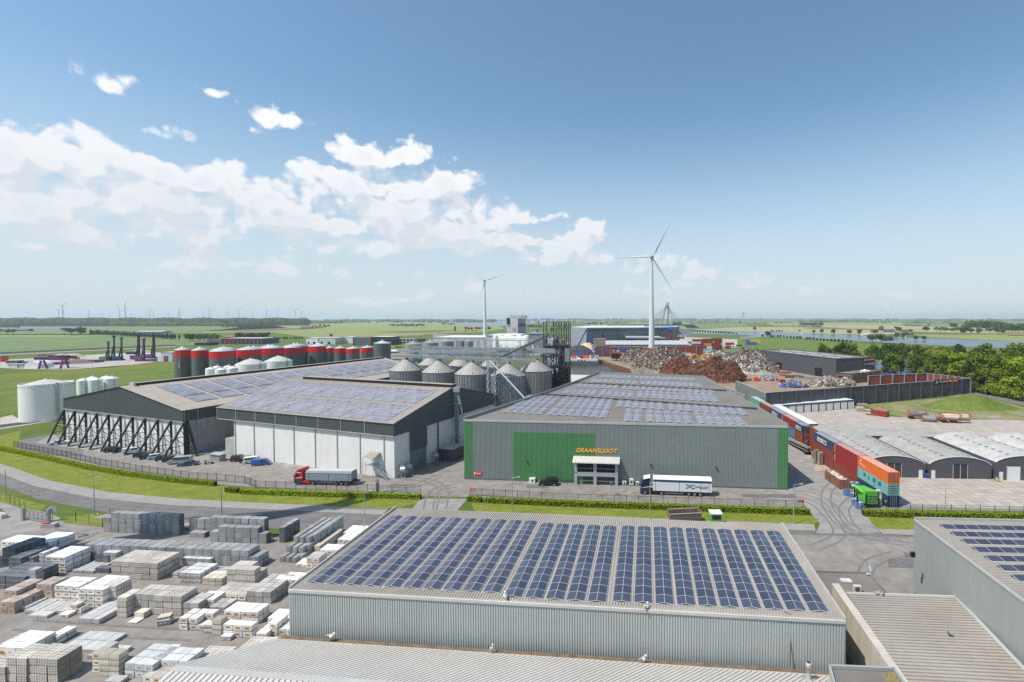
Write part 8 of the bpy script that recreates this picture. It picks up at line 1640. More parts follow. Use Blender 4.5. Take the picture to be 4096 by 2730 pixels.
block('B1',1820,985,3,4,2,'mid','grey paving blocks beside the ribbed warehouse wall',w=1.2,d=1.15,h=.9)
# white wrapped with labels
block('B1',330,758,3,3,3,'mbi','white wrapped blocks with orange labels in the upper yard',w=1.2,d=1.15,h=.9)
block('B1',400,988,3,2,3,'mbi','white wrapped blocks with orange labels, left half in mid yard',w=1.25,d=1.2,h=.9);block('B1',578,1015,3,3,3,'mbi','white wrapped blocks with orange labels, right half in mid yard',w=1.25,d=1.2,h=.9)
block('B1',222,600,3,3,2,'mbi','wrapped blocks standing in the turbine shadow',w=1.3,d=1.2,h=.9);block('B1',0,600,4,2,2,'mbi','wrapped blocks at the left edge behind the shadowed ones',w=1.3,d=1.2,h=.9)
block('B1',490,1058,2,1,1,'mbi','pair of labelled packs between slabs and white blocks',w=1.1,d=1.0,h=.85);block('B1',512,1020,1,1,1,'tan','single tan pack on top between slabs and white blocks',z0=.85,w=1.1,h=.5)
block('B1',430,1092,1,1,1,'white','single low white pack alone before the slabs',w=1.4,h=.5);block('B1',1155,1162,1,1,1,'shade','tilted labelled pack standing alone in the aisle',w=1.4,d=1.0,h=.8,rz=.25);block('B1',1155,1115,1,1,1,'tan','tan slabs slipping off the tilted labelled pack',w=1.4,d=1.0,h=.35,z0=.8,rz=.35)
block('B1',1322,1185,1,2,2,'white','white wrapped packs with label at the left of the right cluster',w=1.1,h=.85);block('B1',1392,1185,2,2,2,'white','white wrapped packs of the right cluster, front left',w=1.2,h=.85,miss=.2);block('B1',1375,1060,1,2,2,'white','white wrapped packs rising behind the right cluster',w=1.2,h=.9);block('B1',1450,1040,2,2,2,'white','white wrapped packs with tan tops in the right cluster',w=1.25,h=.85,miss=.15)
block('B1',1545,1100,2,2,2,'mid','grey blocks amid the white packs of the right cluster',w=1.1,h=.85);block('B1',1498,1210,1,1,2,'shade','wrapped grey pack at the foot of the right cluster',w=1.2,h=.6);block('B1',1562,1222,1,1,3,'tan','tower of tan slabs in the right cluster',w=1.3,h=.7)
block('B1',1645,1235,3,1,2,'white','white wrapped packs at the right end of the right cluster',w=1.3,h=.85);block('B1',1650,1130,4,2,2,'white','white packs with tan lids behind the right end',w=1.2,h=.85,z0=.0,miss=.2);block('B1',1620,1265,1,1,1,'shade','single wrapped pack alone on the stained paving',w=1.4,h=.6)
block('B1',1560,960,4,3,1,'white','white wrapped packs lying low behind the right cluster',w=1.3,h=.95)
block('B2',0,1255,1,2,1,'white','wrapped white sacks at the ribbed wall, nearest the bottom',w=1.4,h=.9);block('B2',88,1225,1,2,2,'white','wrapped white sacks at the ribbed wall, middle column',w=1.2,h=.85);block('B2',150,1222,2,2,1,'white','wrapped white sacks touching the ribbed wall corner',w=1.2,h=.9);block('B2',85,1140,3,2,1,'white','upper wrapped white sacks at the ribbed wall',w=1.2,h=.9)
block('B1',725,1530,2,1,4,'tan','tall tan slab tower at the bottom between blocks',w=1.25,d=1.1,h=.68);block('B1',678,1500,1,2,3,'white','narrow white wrapped packs left of the tan tower',w=1.0,h=.8)
block('B1',918,1535,3,3,2,'shade','grey wrapped packs right of the tan tower',w=1.15,d=1.1,h=.85);block('B1',1120,1505,4,2,3,'shade','wrapped grey packs with white labels at the bottom',w=1.05,d=1.1,h=.85,skip=(((0,3),(0,3),2),));block('B1',765,1590,1,1,1,'slab','single slab pack at the bottom before the tan tower',w=2.0,h=.5);block('B1',1050,1580,4,3,1,'white','white wrapped packs cut by the bottom edge beside the roof',w=1.1,h=.95)
# dark and grey slabs, the turbine's shadow put into the colour of the shadowed ones
block('B1',62,742,2,4,3,'dark','slab packs coloured dark for the turbine shadow, front',w=1.1,h=.7);block('B1',15,690,2,4,3,'dark','slab packs coloured dark for the turbine shadow, back',w=1.2,h=.85);block('B1',192,725,1,2,3,'dark','dark slab packs between the shadow and a small white pack',w=1.3,h=.6);block('B1',232,740,1,1,1,'white','small white pack in front of the dark slabs',w=1.0,h=.8);block('B1',292,740,1,2,4,'shade','tall wrapped pack column left of the labelled white block',w=.8,h=.72)
block('B1',525,762,4,1,1,'slab','long low slab packs before the longest wall',w=.95,d=3.6,h=.45);block('B1',700,765,2,1,1,'dark','black wrapped packs with torn foil, lower',w=1.2,h=.9);block('B1',700,700,2,2,2,'dark','black wrapped packs with torn foil, upper',w=1.2,h=.8)
block('B1',760,700,2,2,3,'shade','wrapped packs with dark lids before the longest wall',w=1.2,h=.7);block('B1',1322,835,3,3,2,'shade','grey wrapped packs with black lettered labels',w=1.15,h=.82);block('B1',1345,720,4,2,1,'shade','upper grey wrapped packs behind the lettered ones',w=1.2,h=1.6);block('B1',1272,800,1,2,2,'tan','loose tan slabs left of the grey wrapped packs',w=1.0,h=.45)
block('B1',1490,852,3,2,2,'tan','tan and grey slab packs beside the notched beige block',w=1.05,h=.6);block('B1',1530,800,5,2,1,'slab','grey slabs lying behind the tan slab packs',w=1.0,h=.9)
block('B1',0,1060,2,3,2,'pink','reddish packs at the left edge, front',w=1.1,h=.85);block('B1',20,1010,2,3,3,'pink','reddish packs at the left edge, behind the front ones',w=1.1,h=.8);block('B1',208,965,3,2,3,'pink','reddish labelled packs in the left middle',w=1.25,h=.85,skip=(((0,0),(0,2),2),));block('B1',-60,880,5,4,3,'dark','bluish grey packs at the left edge of the middle row',w=1.1,h=.7);block('B1',210,880,1,1,4,'mid','grey pack tower rising behind the reddish packs',w=1.2,h=.75)
block('B1',95,1040,2,1,1,'white','crumpled white packs at the left of the slab rows',w=1.0,d=2.6,h=.6);block('B1',170,1065,2,1,1,'slab','dark edged slabs left in the slab rows',w=1.1,d=3.6,h=.5);block('B1',270,1060,4,1,1,'slab','long slab packs in the middle of the slab rows',w=1.0,d=3.4,h=.5);block('B1',203,1095,2,1,1,'slab','two short slab packs at the front of the slab rows',w=1.4,d=2.0,h=.45);block('B1',565,1138,3,1,1,'slab','three long foil wrapped slab packs in the aisle',w=1.05,d=5.2,h=.75)
block('B1',860,1092,1,2,4,'tan','tan slab tower beside the smooth grey blocks',w=1.45,h=.72);block('B1',985,1098,1,1,1,'tan','tan pack leaning by the smooth grey blocks',w=1.4,d=1.1,h=.85);block('B1',950,1068,1,2,1,'shade','wrapped pack behind the leaning tan pack',w=1.3,h=.8);block('B1',938,1135,1,1,1,'white','torn flat white pack before the tan tower',w=1.3,h=.22)
block('B1',0,1330,3,2,1,'slab','grey slabs at the upper edge of the bottom left group',w=1.4,h=.8);block('B1',112,1300,1,1,2,'pink','reddish slab stack on the bottom left group',w=1.4,h=.55);block('B1',185,1330,1,2,1,'dark','dark slabs behind the big beige block',w=1.5,h=.7);block('B1',350,1290,1,2,2,'white','white and tan pack standing behind the big beige block',w=1.4,h=.55);block('B1',440,1340,4,2,1,'slab','wet looking slabs in a row behind the tan tower',w=1.3,d=1.6,h=.45);block('B1',640,1400,3,2,1,'slab','slabs between the tan tower and the beige block',w=1.2,h=.5);block('B1',-20,1400,3,3,1,'white','white wrapped packs at the left edge of the bottom group',w=1.2,h=1.6)
# right of the kerb rows
block('B2',140,893,3,3,3,'white','foil wrapped packs left of the panel roof edge',w=1.15,h=.62,skip=(((0,3),(1,3),2),));block('B2',290,720,2,2,1,'white','torn white packs before the four receding rows',w=1.2,h=.6);block('B2',368,730,2,2,2,'white','white packs with tan front by the roof edge',w=1.1,h=.95);block('B2',470,660,3,2,2,'white','labelled white packs beside the panel roof edge',w=1.15,h=.85);block('B2',600,560,3,3,2,'white','foil wrapped packs behind the panel roof edge',w=1.2,h=.6);block('B2',640,500,4,3,1,'white','pale packs on the verge behind the roof edge',w=1.2,h=1.0)
mb=MB();a=g('B2',450,620);b=g('B2',625,490);mb.beam(a+VC((0,0,.7)),b+VC((0,0,.7)),1.0,1.4,M_tan);tag(mb.obj('concrete_block_wall'),'mossy concrete block wall right of the receding kerb rows','wall')
# gate, fence, concrete blocks at the yard entrance
o=thing('sliding_gate',g('B1',180,375),'grey steel sliding gate at the yard entrance','gate');a=g('B1',188,368);b=g('B1',342,392);mb=MB()
for z in (.3,2.1):mb.beam(a+VC((0,0,z)),b+VC((0,0,z)),.1,.15,M_galv)
for i in range(6):q=a+(b-a)*i/5;mb.beam(q+VC((0,0,.2)),q+VC((0,0,2.1)),.08,.08,M_galv)
for i in range(30):q=a+(b-a)*i/30;mb.beam(q+VC((0,0,.3)),q+VC((0,0,2.1)),.02,.03,M_galv)
mb.beam(a+VC((0,0,.3)),b+VC((0,0,2.1)),.05,.05,M_galv);mb.obj('gate_leaf',o);mb=MB();
for q in (g('B1',172,375),g('B1',360,385)):mb.box(q,(.45,.45,2.7),M_galv)
mb.obj('gate_post',o)
mb=MB();p=g('B1',370,425);mb.box(p,(2.4,.9,.8),M_cwallg,.15);mb.box(p+VC((-.6,-.1,.8)),(1.2,.6,.25),MATS['red_paint']);tag(mb.obj('planter'),'mossy concrete block with red lid beside the gate','concrete block')
p=g('B1',390,380);mb=MB();mb.beam(p,p+VC((0,0,2.8)),.08,.08,M_galv);mb.box(p+VC((0,0,2.0)),(1.6,.08,1.0),M_galv,.1);tag(mb.obj('notice_board'),'square notice board on a post by the sliding gate','sign')
def wire_fence(pts,h,label):
 o=thing('wire_fence',pts[0],label,'fence');mb=MB();pb=MB()
 for a,b in zip(pts,pts[1:]):
  k=max(1,int((b-a).length/3))
  for i in range(k+1):q=a+(b-a)*i/k;pb.beam(q,q+VC((0,0,h)),.07,.07,M_dark)
  for z in (.1,h*.5,h):mb.beam(a+VC((0,0,z)),b+VC((0,0,z)),.02,.02,M_galv)
 mb.obj('wire',o);pb.obj('posts',o)
wire_fence([g('B1',0,225),g('B1',75,245),g('B1',180,300)],2.0,'wire fence left of the sliding gate');wire_fence([g('B1',375,375),g('B1',560,385),g('B1',757,425)],2.0,'wire fence on the green strip by the grey block wall');wire_fence([g('B1',757,425),g('B1',812,352)],2.0,'short wire fence at the end of the grey block wall');wire_fence([g('B2',250,470),g('B2',640,505),g('B2',800,480)],1.8,'wire fence on the verge behind the kerb rows')
for k,(x,y,n) in enumerate(((0,300,4),(20,330,5))):
 q=g('B1',x,y);mb=MB()
 for i in range(n):mb.box(q+VC((i*1.1-2,-i*.45,0)),(1.05,.8,.8),M_tan,-.35);mb.box(q+VC((i*1.1-2.4,-i*.45+.2,.8)),(1.0,.8,.8 if i<n-2 else .1),M_tan,-.35)
 tag(mb.obj('concrete_blocks'),['upper row of big concrete blocks at the left edge by the gate','lower row of big concrete blocks at the left edge by the gate'][k],'concrete blocks')
# ================================================================ WIND TURBINES
M_turb=mat('turbine_white',(.66,.67,.67),.45,var=.03);M_hub=mat('turbine_hub',(.30,.31,.33),.5,var=0)
def blade_mesh(Rb,m,flat=False):
 mb=MB();sec=[(0,.9,.9),(.05,1.0,.95),(.14,2.6,.6),(.25,2.3,.42),(.5,1.5,.26),(.75,.95,.16),(.94,.5,.09),(1,.12,.05)];V=[];n=8
 for t,ch,th in sec:
  tw=R(16)*(1-t);
  for i in range(n):
   a=2*math.pi*i/n;x=math.cos(a)*ch/2*(Rb/45)+ch*.12;y=math.sin(a)*th/2*(Rb/45);V.append((x*math.cos(tw)-y*math.sin(tw),x*math.sin(tw)+y*math.cos(tw),1.2+t*(Rb-1.2)))
 k=len(sec);mb.mesh(V,[(j*n+i,j*n+(i+1)%n,(j+1)*n+(i+1)%n,(j+1)*n+i) for j in range(k-1) for i in range(n)],m,True);return mb
def turbine(base,H,Rb,ang,yaw,label,grp=None,r0=2.3,r1=1.1):
 o=thing('wind_turbine',base,label,'wind turbine',grp,rz=yaw);mb=MB();mb.tube((0,0,0),(0,0,H-1.2),r0,M_turb,r2=r1,n=24,caps=False);mb.obj('tower',o,local=True)
 s=Rb/45;mb=MB();prof=[(.2,3.9),(1.5,3.0),(2.1,1.0),(2.0,-1.6),(1.2,-3.6),(.2,-4.8)];n=14;V=[]
 for r_,y in prof:
  for i in range(n):a=2*math.pi*i/n;V.append((r_*s*math.cos(a),-y*s,H+r_*s*math.sin(a)))
 mb.mesh(V,[(j*n+i,(j+1)*n+i,(j+1)*n+(i+1)%n,j*n+(i+1)%n) for j in range(len(prof)-1) for i in range(n)],M_hub,True);mb.obj('nacelle',o,local=True)
 for k in range(3):
  b=blade_mesh(Rb,M_turb).obj('blade',o,local=True);b.location=(0,-2.2*s,H);b.rotation_euler=(0,math.pi/2-(ang+k*2*math.pi/3),0)
 return o
def turb_at(t,x,yh,xb,Hh,D,Rb,ang,yaw,label,**kw):
 c=at_d(t,x,yh,D);turbine((c.x,D,0),c.z,Rb,ang,yaw,label,**kw)
turb_at('S3',443,383,0,0,523,45.5,R(62),.05,'tall white wind turbine standing behind the rust red wall',r0=3.6,r1=1.3)
turb_at('S2',1241,1048,0,0,854,45,R(16),-.15,'white wind turbine left of the mill tower',r0=3.6,r1=1.4)
turbine((-118,70,0),110,42,R(-14),0,'white wind turbine outside the left edge whose shadow falls over the road',r0=3.3,r1=2.0)
# far wind farm: one model, copies
FT=[('F1',785,72,170),('F1',838,12,172),('F1',1193,72,172),('F1',1603,72,178),('F1',1680,22,165),('F1',2010,72,178),('F1',2058,88,178),('F1',1378,115,172),('F2',228,72,175),('F2',210,90,175),('F2',546,88,178),('F2',626,72,178),('F2',880,88,178),('F2',1022,72,178),('F2',1213,88,178),('F2',1396,74,178),('F2',1542,84,178),('F2',1783,76,178),('F2',1868,84,178),
('F2',72,122,175),('F2',845,120,178),('F3',1197,125,178),('F3',1330,125,178),('F3',1456,127,178),('F3',1577,130,178),('F3',1688,130,178),('F3',1795,132,178),('F3',1896,133,178),('F3',1994,134,178),('F3',545,135,178),('F1',650,150,178),('F1',1080,125,178),('F1',1158,125,178),('F1',1480,120,178),('F1',1750,122,178),('F1',1974,120,178),('F1',2258,120,178)]
proto=None;yawn=[0,.3,-.3,.5];
for k,(t,x,y,yb) in enumerate(FT):
 hh=abs(src(t,0,yb)[1]-src(t,0,y)[1]);D=95*FPX/max(6,hh+6)*.82;D=min(D,15500);c=at_d(t,x,y,D)
 lab='distant wind turbine standing on the hazy horizon behind the woods' if k<21 or k>29 else 'very faint turbine in the even row on the horizon left of the near white one'
 if proto is None:proto=turbine((c.x,D,0),95,45,R(70),0,lab,'wind turbines on the horizon',r0=3.0,r1=1.6);o=proto;o.scale=(c.z/95,)*3
 else:o=dup(proto,(c.x,D,0),yawn[k%4],lab,'wind turbines on the horizon',scale=c.z/95)
 for q in o.children:
  if q.name.startswith('blade'):q.rotation_euler=(0,q.rotation_euler[1]+[0,.5,1.1,1.6][k%4],0)
# ================================================================ FAR LANDMARKS
M_bri=mat('bridge_concrete',(.30,.29,.27),.8)
o=thing('cable_stayed_bridge',(bx('F5',1400,1750),1750,0),'cable stayed bridge with a twin legged pylon beyond the port','bridge');D=1750;K=lambda x,y,dy=0:at_d('F5',x,y,D+dy)
mb=MB();mb.beam(K(1340,400),K(1400,110),4,5,M_bri);mb.beam(K(1417,420,12),K(1422,100,12),4,5,M_bri);mb.beam(K(1395,160),K(1422,160,12),8,10,M_bri);mb.obj('pylon',o)
mb=MB();mb.beam(K(600,410),K(1600,392),12,3.5,M_dark);mb.beam(K(1480,392),K(1600,392),12,14,M_dark);
for x in range(640,1320,80):mb.beam(K(x,412),VC((K(x,412).x,D,0)),4,4,M_bri)
mb.obj('deck',o);mb=MB()
for i in range(8):mb.tube(K(1398,150+i*7),K(1100+i*28,395),.35,M_dark,n=4);mb.tube(K(1425,155+i*9,10),K(1610-i*18,390),.35,M_dark,n=4)
mb.obj('stay_cable',o)
def pylon(t,x,yt,yb,label):
 b=g(t,x,yb);z=top_z(b,t,x,yt);o=thing('power_pylon',b,label,'pylon','power pylons across the plain');mb=MB();w=z*.09;m=M_galv;zs_=[0,.25,.45,.62,.75,.86,1]
 for a_,b_ in zip(zs_,zs_[1:]):
  wa,wb=w*(1-a_)+.4,w*(1-b_)+.4
  for i,j in ((-1,-1),(1,-1),(1,1),(-1,1)):mb.beam(b+VC((i*wa,j*wa,z*a_)),b+VC((i*wb,j*wb,z*b_)),.5,.5,m)
  mb.beam(b+VC((-wa,-wa,z*a_)),b+VC((wb,-wb,z*b_)),.35,.35,m);mb.beam(b+VC((wa,-wa,z*a_)),b+VC((-wb,-wb,z*b_)),.35,.35,m)
 mb.obj('mast',o);mb=MB()
 for h,s in ((.72,.16),(.84,.22),(.93,.12)):mb.beam(b+VC((-z*s,0,z*h)),b+VC((z*s,0,z*h)),.6,.6,m)
 mb.obj('crossarm',o)
pylon('F6',287,100,385,'tallest power pylon, standing right of the container port');pylon('F6',1060,275,375,'power pylon in the fields left of the farm trees');pylon('F6',1730,270,350,'power pylon in the fields right of the farm trees');pylon('F6',1247,178,230,'left one of the pylon pair on the horizon');pylon('F6',1266,178,230,'right one of the pylon pair on the horizon');pylon('F7',757,175,235,'pylon on the horizon above the river meadow');pylon('F7',1608,175,235,'pylon on the horizon near the big tree clump');pylon('F5',1240,215,330,'faint pylon just right of the near turbine tower')
# ---- piling yard with purple machines
M_pur=mat('machine_purple',(.20,.035,.20),.5,var=.05);M_drk=mat('rig_dark',(.02,.025,.03),.5)
def rig(x,yt,yb,label,m2=M_pur,crane=True,w=.95):
 b=g('F1',x,yb);z=top_z(b,'F1',x,yt);o=thing('piling_rig',b,label,'piling rig','piling rigs in the far yard');mb=MB();mb.beam(b+VC((0,0,1)),b+VC((0,0,z)),w,w,M_drk);mb.beam(b+VC((-4,1,3)),b+VC((-.6,0,z*.62)),.9,.9,M_drk);mb.obj('mast',o)
 mb=MB();mb.box(b+VC((0,0,z)),(w*1.5,2,1.8),m2);mb.obj('mast_head',o);mb=MB();mb.box(b+VC((-5,1,1.3)),(7,4,2.8),m2);mb.obj('cab',o);mb=MB();mb.box(b+VC((-4,-.6,0)),(8,1,1.3),M_drk);mb.box(b+VC((-4,3,0)),(8,1,1.3),M_drk);mb.obj('crawler',o)
Mgr_=mat('machine_green',(.03,.25,.12),.5)
rig(1462,515,755,'leftmost and shortest piling rig, green base',Mgr_);rig(1540,440,750,'second piling rig from the left, tall and slim',M_drk);rig(1640,460,750,'third piling rig with blue base',mat('machine_blue',(.03,.10,.3),.5));rig(1870,405,735,'purple topped piling rig left of the middle one',w=1.5);rig(1940,475,760,'shorter purple piling rig in the middle of the purple three',w=1.3);rig(2072,395,720,'tallest purple piling rig at the right',w=1.6)
o=thing('gantry_crane',g('F1',700,860),'purple gantry crane on splayed legs in the far yard','crane');b0=g('F1',520,865);b1=g('F1',640,860);b2_=g('F1',812,862);b3=g('F1',925,855);zt_=top_z(b0,'F1',540,720);mb=MB()
mb.beam(b0,b0+VC((2,0,zt_-2)),1,1,M_pur);mb.beam(b1,b1+VC((-3,0,zt_-2)),1,1,M_pur);mb.beam(b2_,b2_+VC((2,0,zt_-2)),1,1,M_pur);mb.beam(b3,b3+VC((-2.5,0,zt_-2)),1,1,M_pur);mb.obj('leg',o);mb=MB();L0=VC((b0.x-3,b0.y,zt_));L1=VC((b3.x,b3.y,zt_-1));mb.beam(L0,L1,1.8,2.2,M_pur);mb.beam(L0+VC((4,6,1)),L1+VC((0,6,1)),1.8,2.2,M_pur);mb.beam(L0+VC((3,0,2.5)),L0+VC((9,0,2.5)),1,1,M_pur);mb.beam(L1+VC((-7,0,2)),L1+VC((0,0,2)),3,2,M_drk);mb.obj('bridge_girder',o)
def farbox(t,x0,x1,yb,yt,m,label,cat,name,dep=5,roof=None,parts=None):
 a=g(t,x0,yb);D_=a.y;b=VC((bx(t,x1,D_),D_,0));z=top_z(a,t,x0,yt);o=thing(name,(a+b)/2,label,cat);mb=MB();mb.prism([a,b,b+VC((0,dep,0)),a+VC((0,dep,0))],0,z,m,top=roof or m);mb.obj('wall',o);mb=MB();mb.beam((a.x,a.y-.1,z),(b.x,b.y-.1,z),.4,.35,M_trim);mb.beam((b.x,b.y,z),(b.x,b.y+dep,z),.35,.35,M_trim);mb.obj('roof_edge',o)
 if parts:parts(o,a,b,z)
def pdoor(o,a,b,z):mb=MB();w=b.x-a.x;mb.box((a.x+w*.45,a.y-.15,0),(w*.35,.3,z*.62),M_pur);mb.obj('roller_door',o)
farbox('F1',2162,2305,765,640,M_low,'pale workshop with purple roller door by the first red banded tank','workshop','workshop',dep=12,parts=pdoor)
farbox('F1',1153,1250,780,742,M_pur,'left purple container cabin in the far yard','container','site_cabin');farbox('F1',1252,1312,775,742,M_pur,'right purple container cabin in the far yard','container','site_cabin');farbox('F1',1970,2040,765,728,M_pur,'purple container between the piling rigs and the workshop','container','site_cabin')
farbox('F1',635,720,808,775,M_pur,'purple steel parts under the gantry crane, left','container','steel_part');farbox('F1',725,830,805,770,M_pur,'purple steel parts under the gantry crane, right','container','steel_part');farbox('F1',78,220,790,752,M_anth,'grey container row at the far left of the yard','container','site_container');farbox('F1',310,400,788,762,M_anth,'grey container left of the gantry crane','container','site_container');farbox('F1',400,520,785,762,mat('box_navy2',(.04,.08,.2),.5),'bluish container reaching under the gantry crane','container','site_container')
farbox('F1',105,230,850,800,M_low,'stack of pale cabins at the left of the yard','cabin','site_office');farbox('F1',235,330,850,798,M_galv,'dark windowed cabin block beside the pale cabins','cabin','site_office')
q=g('F1',430,855);mb=MB();r_=6.5
V=[(q.x+r_*math.cos(math.pi*i/12),q.y+dy,r_*.9*math.sin(math.pi*i/12)) for dy in (0,10) for i in range(13)];mb.mesh(V,[(i,i+1,14+i,13+i) for i in range(12)]+[tuple(range(13))],M_white);tag(mb.obj('white_tent'),'white arched storage tent left of the gantry crane','tent')
for k,(x,y,w,h) in enumerate(((820,700,26,3.2),(985,702,34,3.6),(1040,780,60,3.0),(1420,705,26,3.4),(1900,640,34,3.8))):
 c=g('F1',x,y);mb=MB();mb.lathe(c,[(w*.3,0),(w*.2,h*.6),(w*.08,h),(.1,h*1.02)],[M_sand,MATS['sandy_ground'],mat('dark_gravel',(.14,.12,.10),.9),M_sand,M_sand][k],n=18);tag(mb.obj('gravel_heap'),['sand heap behind the gantry crane','wider sand heap right of a white machine','long dark gravel heap in the middle of the yard','sand heap beside the green piling rig','sand heap behind the purple rigs'][k],'heap')
farbox('F1',865,912,690,662,M_white,'white machine cab standing on the sand heaps','machine','white_machine');farbox('F1',1690,1785,668,628,M_drk,'dark drilling machine with orange front behind the rigs','machine','dark_machine');farbox('F1',920,990,735,712,M_exo,'orange excavators beside the sand heap','machine','orange_machine')
farbox('F1',0,10,770,690,MATS['red_paint'],'red striped tower cut by the left edge','sign','striped_post')
# ---- business park behind the tanks
def redribs(o,a,b,z):
 for k in range(11):
  x=a.x+(b.x-a.x)*(.0+k/10);mb=MB();mb.beam((x,a.y-.2,z),(x+1.5,a.y-3.2,0),.5,.5,MATS['red_paint']);mb.obj('red_fin',o)
farbox('F2',795,1333,530,452,mat('hall_navy',(.035,.045,.065),.5),'dark blue hall with slanting red fins behind the red banded tanks','hall','finned_hall',dep=40,roof=M_tp,parts=redribs)
def orgs(o,a,b,z):mb=MB();w=b.x-a.x;mb.box((a.x+w*.78,a.y-.3,z*.42),(w*.28,.2,z*.2),MATS['red_paint']);mb.obj('red_sign',o)
farbox('F2',600,793,530,466,M_hall,'slate end of the finned hall with small red sign','hall','finned_hall_end',dep=40,parts=orgs);farbox('F2',430,600,548,508,M_black,'low black wing left of the finned hall','building','low_wing',dep=20)
def wins(o,a,b,z):
 for u,v in ((.13,.25),(.55,.7)):mb=MB();w=b.x-a.x;mb.box((a.x+w*(u+v)/2,a.y-.2,0),(w*(v-u),.3,z*.4),M_glass);mb.obj('window',o)
farbox('F2',1930,2100,530,450,M_white,'white cubic office behind the smaller red banded tanks','office','white_office',dep=25,parts=wins);farbox('F2',2095,2320,530,447,M_low,'pale wing of the white cubic office','office','white_office_wing',dep=25,parts=wins);farbox('F3',60,255,520,445,M_low,'pale bluish office block right of the white one','office','pale_office',dep=22,parts=wins);farbox('F3',255,375,518,432,M_white,'white block between the pale office and the grey red edged hall','office','white_block',dep=22)
def redtrim(o,a,b,z):mb=MB();mb.beam((a.x,a.y-.3,0),(a.x,a.y-.3,z),.8,.8,MATS['red_paint']);mb.beam((b.x,b.y-.3,0),(b.x,b.y-.3,z),.8,.8,MATS['red_paint']);mb.obj('red_edge',o)
farbox('F3',380,608,550,440,M_hall,'dark grey hall with red edges','hall','red_edged_hall',dep=40,parts=redtrim);farbox('F3',612,890,545,430,mat('green_black',(.03,.045,.045),.5),'black glazed side of the red edged hall','hall','black_hall',dep=30,roof=M_white)
def wn2(o,a,b,z):
 w=b.x-a.x
 for k in range(6):
  for zz2 in (.2,.62):mb=MB();mb.box((a.x+w*(.08+k*.165),a.y-.2,z*zz2),(w*.1,.3,z*.22),M_glass);mb.obj('window',o)
farbox('F3',893,1190,532,455,mat('office_beige',(.45,.43,.40),.7),'long beige office with two rows of windows','office','beige_office',dep=15,parts=wn2);farbox('F3',1190,1305,500,458,mat('green_black',(.03,.045,.045),.5),'dark end block of the beige office','office','dark_office_end',dep=15);farbox('F2',1920,2145,795,688,M_anth,'dark flat block beside the rightmost wide red banded tank','building','dark_flat_block',dep=14,roof=M_bitu)
q=g('F3',925,650);o=thing('tanker_lorry',q,'white tanker lorry behind the plain grey tank','lorry');mb=MB();mb.tube(q+VC((-6,0,2.4)),q+VC((6,0,2.4)),1.5,M_white,n=12);mb.obj('tank',o);mb=MB();mb.box(q,(12,2.2,1),M_black);mb.obj('chassis',o)
random.seed(12)
for k in range(12):q=g('F3',950+k*10 if k<8 else 1180+(k-8)*35,575 if k<8 else 770+k);mb=MB();mb.box(q,(4.3,1.8,.9),random.choice([white,blk,blu,silv,nvy]));mb.box(q+VC((0,0,.9)),(2.4,1.6,.5),M_auto);tag(mb.obj('distant_car'),'tiny parked car in the factory car park behind the tanks','car','cars in the factory car park')
# farms
M_tile=mat('red_roof_tile',(.36,.10,.05),.8);M_barn=mat('barn_wall',(.12,.09,.075),.8)
def farm(t,x0,x1,yb,yt,roof,label,name='farm_house'):
 a=g(t,x0,yb);D_=a.y;b=VC((bx(t,x1,D_),D_,0));z=max(3,top_z(a,t,x0,yt));dep=(b.x-a.x)*.45;o=thing(name,(a+b)/2,label,'farm building');mb=MB();mb.prism([a,b,b+VC((0,dep,0)),a+VC((0,dep,0))],0,z*.45,M_barn);mb.obj('wall',o);mb=MB();e_=.6
 A_,B_=a+VC((-e_,-e_,z*.42)),b+VC((e_,-e_,z*.42));C_,D2_=b+VC((e_,dep+e_,z*.42)),a+VC((-e_,dep+e_,z*.42));r0,r1=a+VC((0,dep/2,z)),b+VC((0,dep/2,z));mb.mesh([A_,B_,C_,D2_,r0,r1],[(0,1,5,4),(2,3,4,5),(1,2,5),(3,0,4)],roof);mb.obj('roof',o)
farm('F1',0,90,358,318,M_anth,'dark roofed barn at the far left edge');farm('F1',225,370,355,322,M_anth,'long dark roofed barn right of the left edge trees');farm('F1',1825,2170,382,347,M_galv,'barn with solar roof behind the poplar row');farm('F2',835,940,448,412,M_tile,'red walled farm house left of a dark tree group');farm('F2',960,1040,448,414,M_tile,'red farm shed beside the dark tree group');farm('F2',1850,1995,322,290,M_anth,'grey roofed barn of the red farm in the fields');farm('F2',2000,2080,318,285,M_tile,'red roofed farm house in the open fields');farm('F2',2085,2150,315,292,M_tile,'small red roofed shed under the farm trees');farm('F2',830,870,305,280,M_tile,'red roof peeping out of the far grove');farm('F3',1960,2040,355,340,M_tile,'orange roofed shed left of the white turbine');farm('F3',1860,1900,358,340,M_tile,'tiny orange roofed hut left of the white turbine');farm('F5',420,460,412,390,M_tile,'orange roofed house on the plain above the slate hall');farm('F5',580,660,398,378,M_tile,'row of red roofs on the plain');farm('F6',490,560,300,275,M_tile,'red roofed farm across the river');farm('F6',1385,1500,348,322,M_anth,'dark farm house under the round grove');farm('F7',345,480,400,362,M_anth,'dark boathouse by the marina trees');farm('F7',560,680,395,365,M_anth,'black house right of the marina boathouse');farm('F7',680,870,312,292,M_anth,'dark barn in the fields beyond the marina');farm('F7',2180,2353,452,436,M_tile,'red roof at the right edge in the meadow')
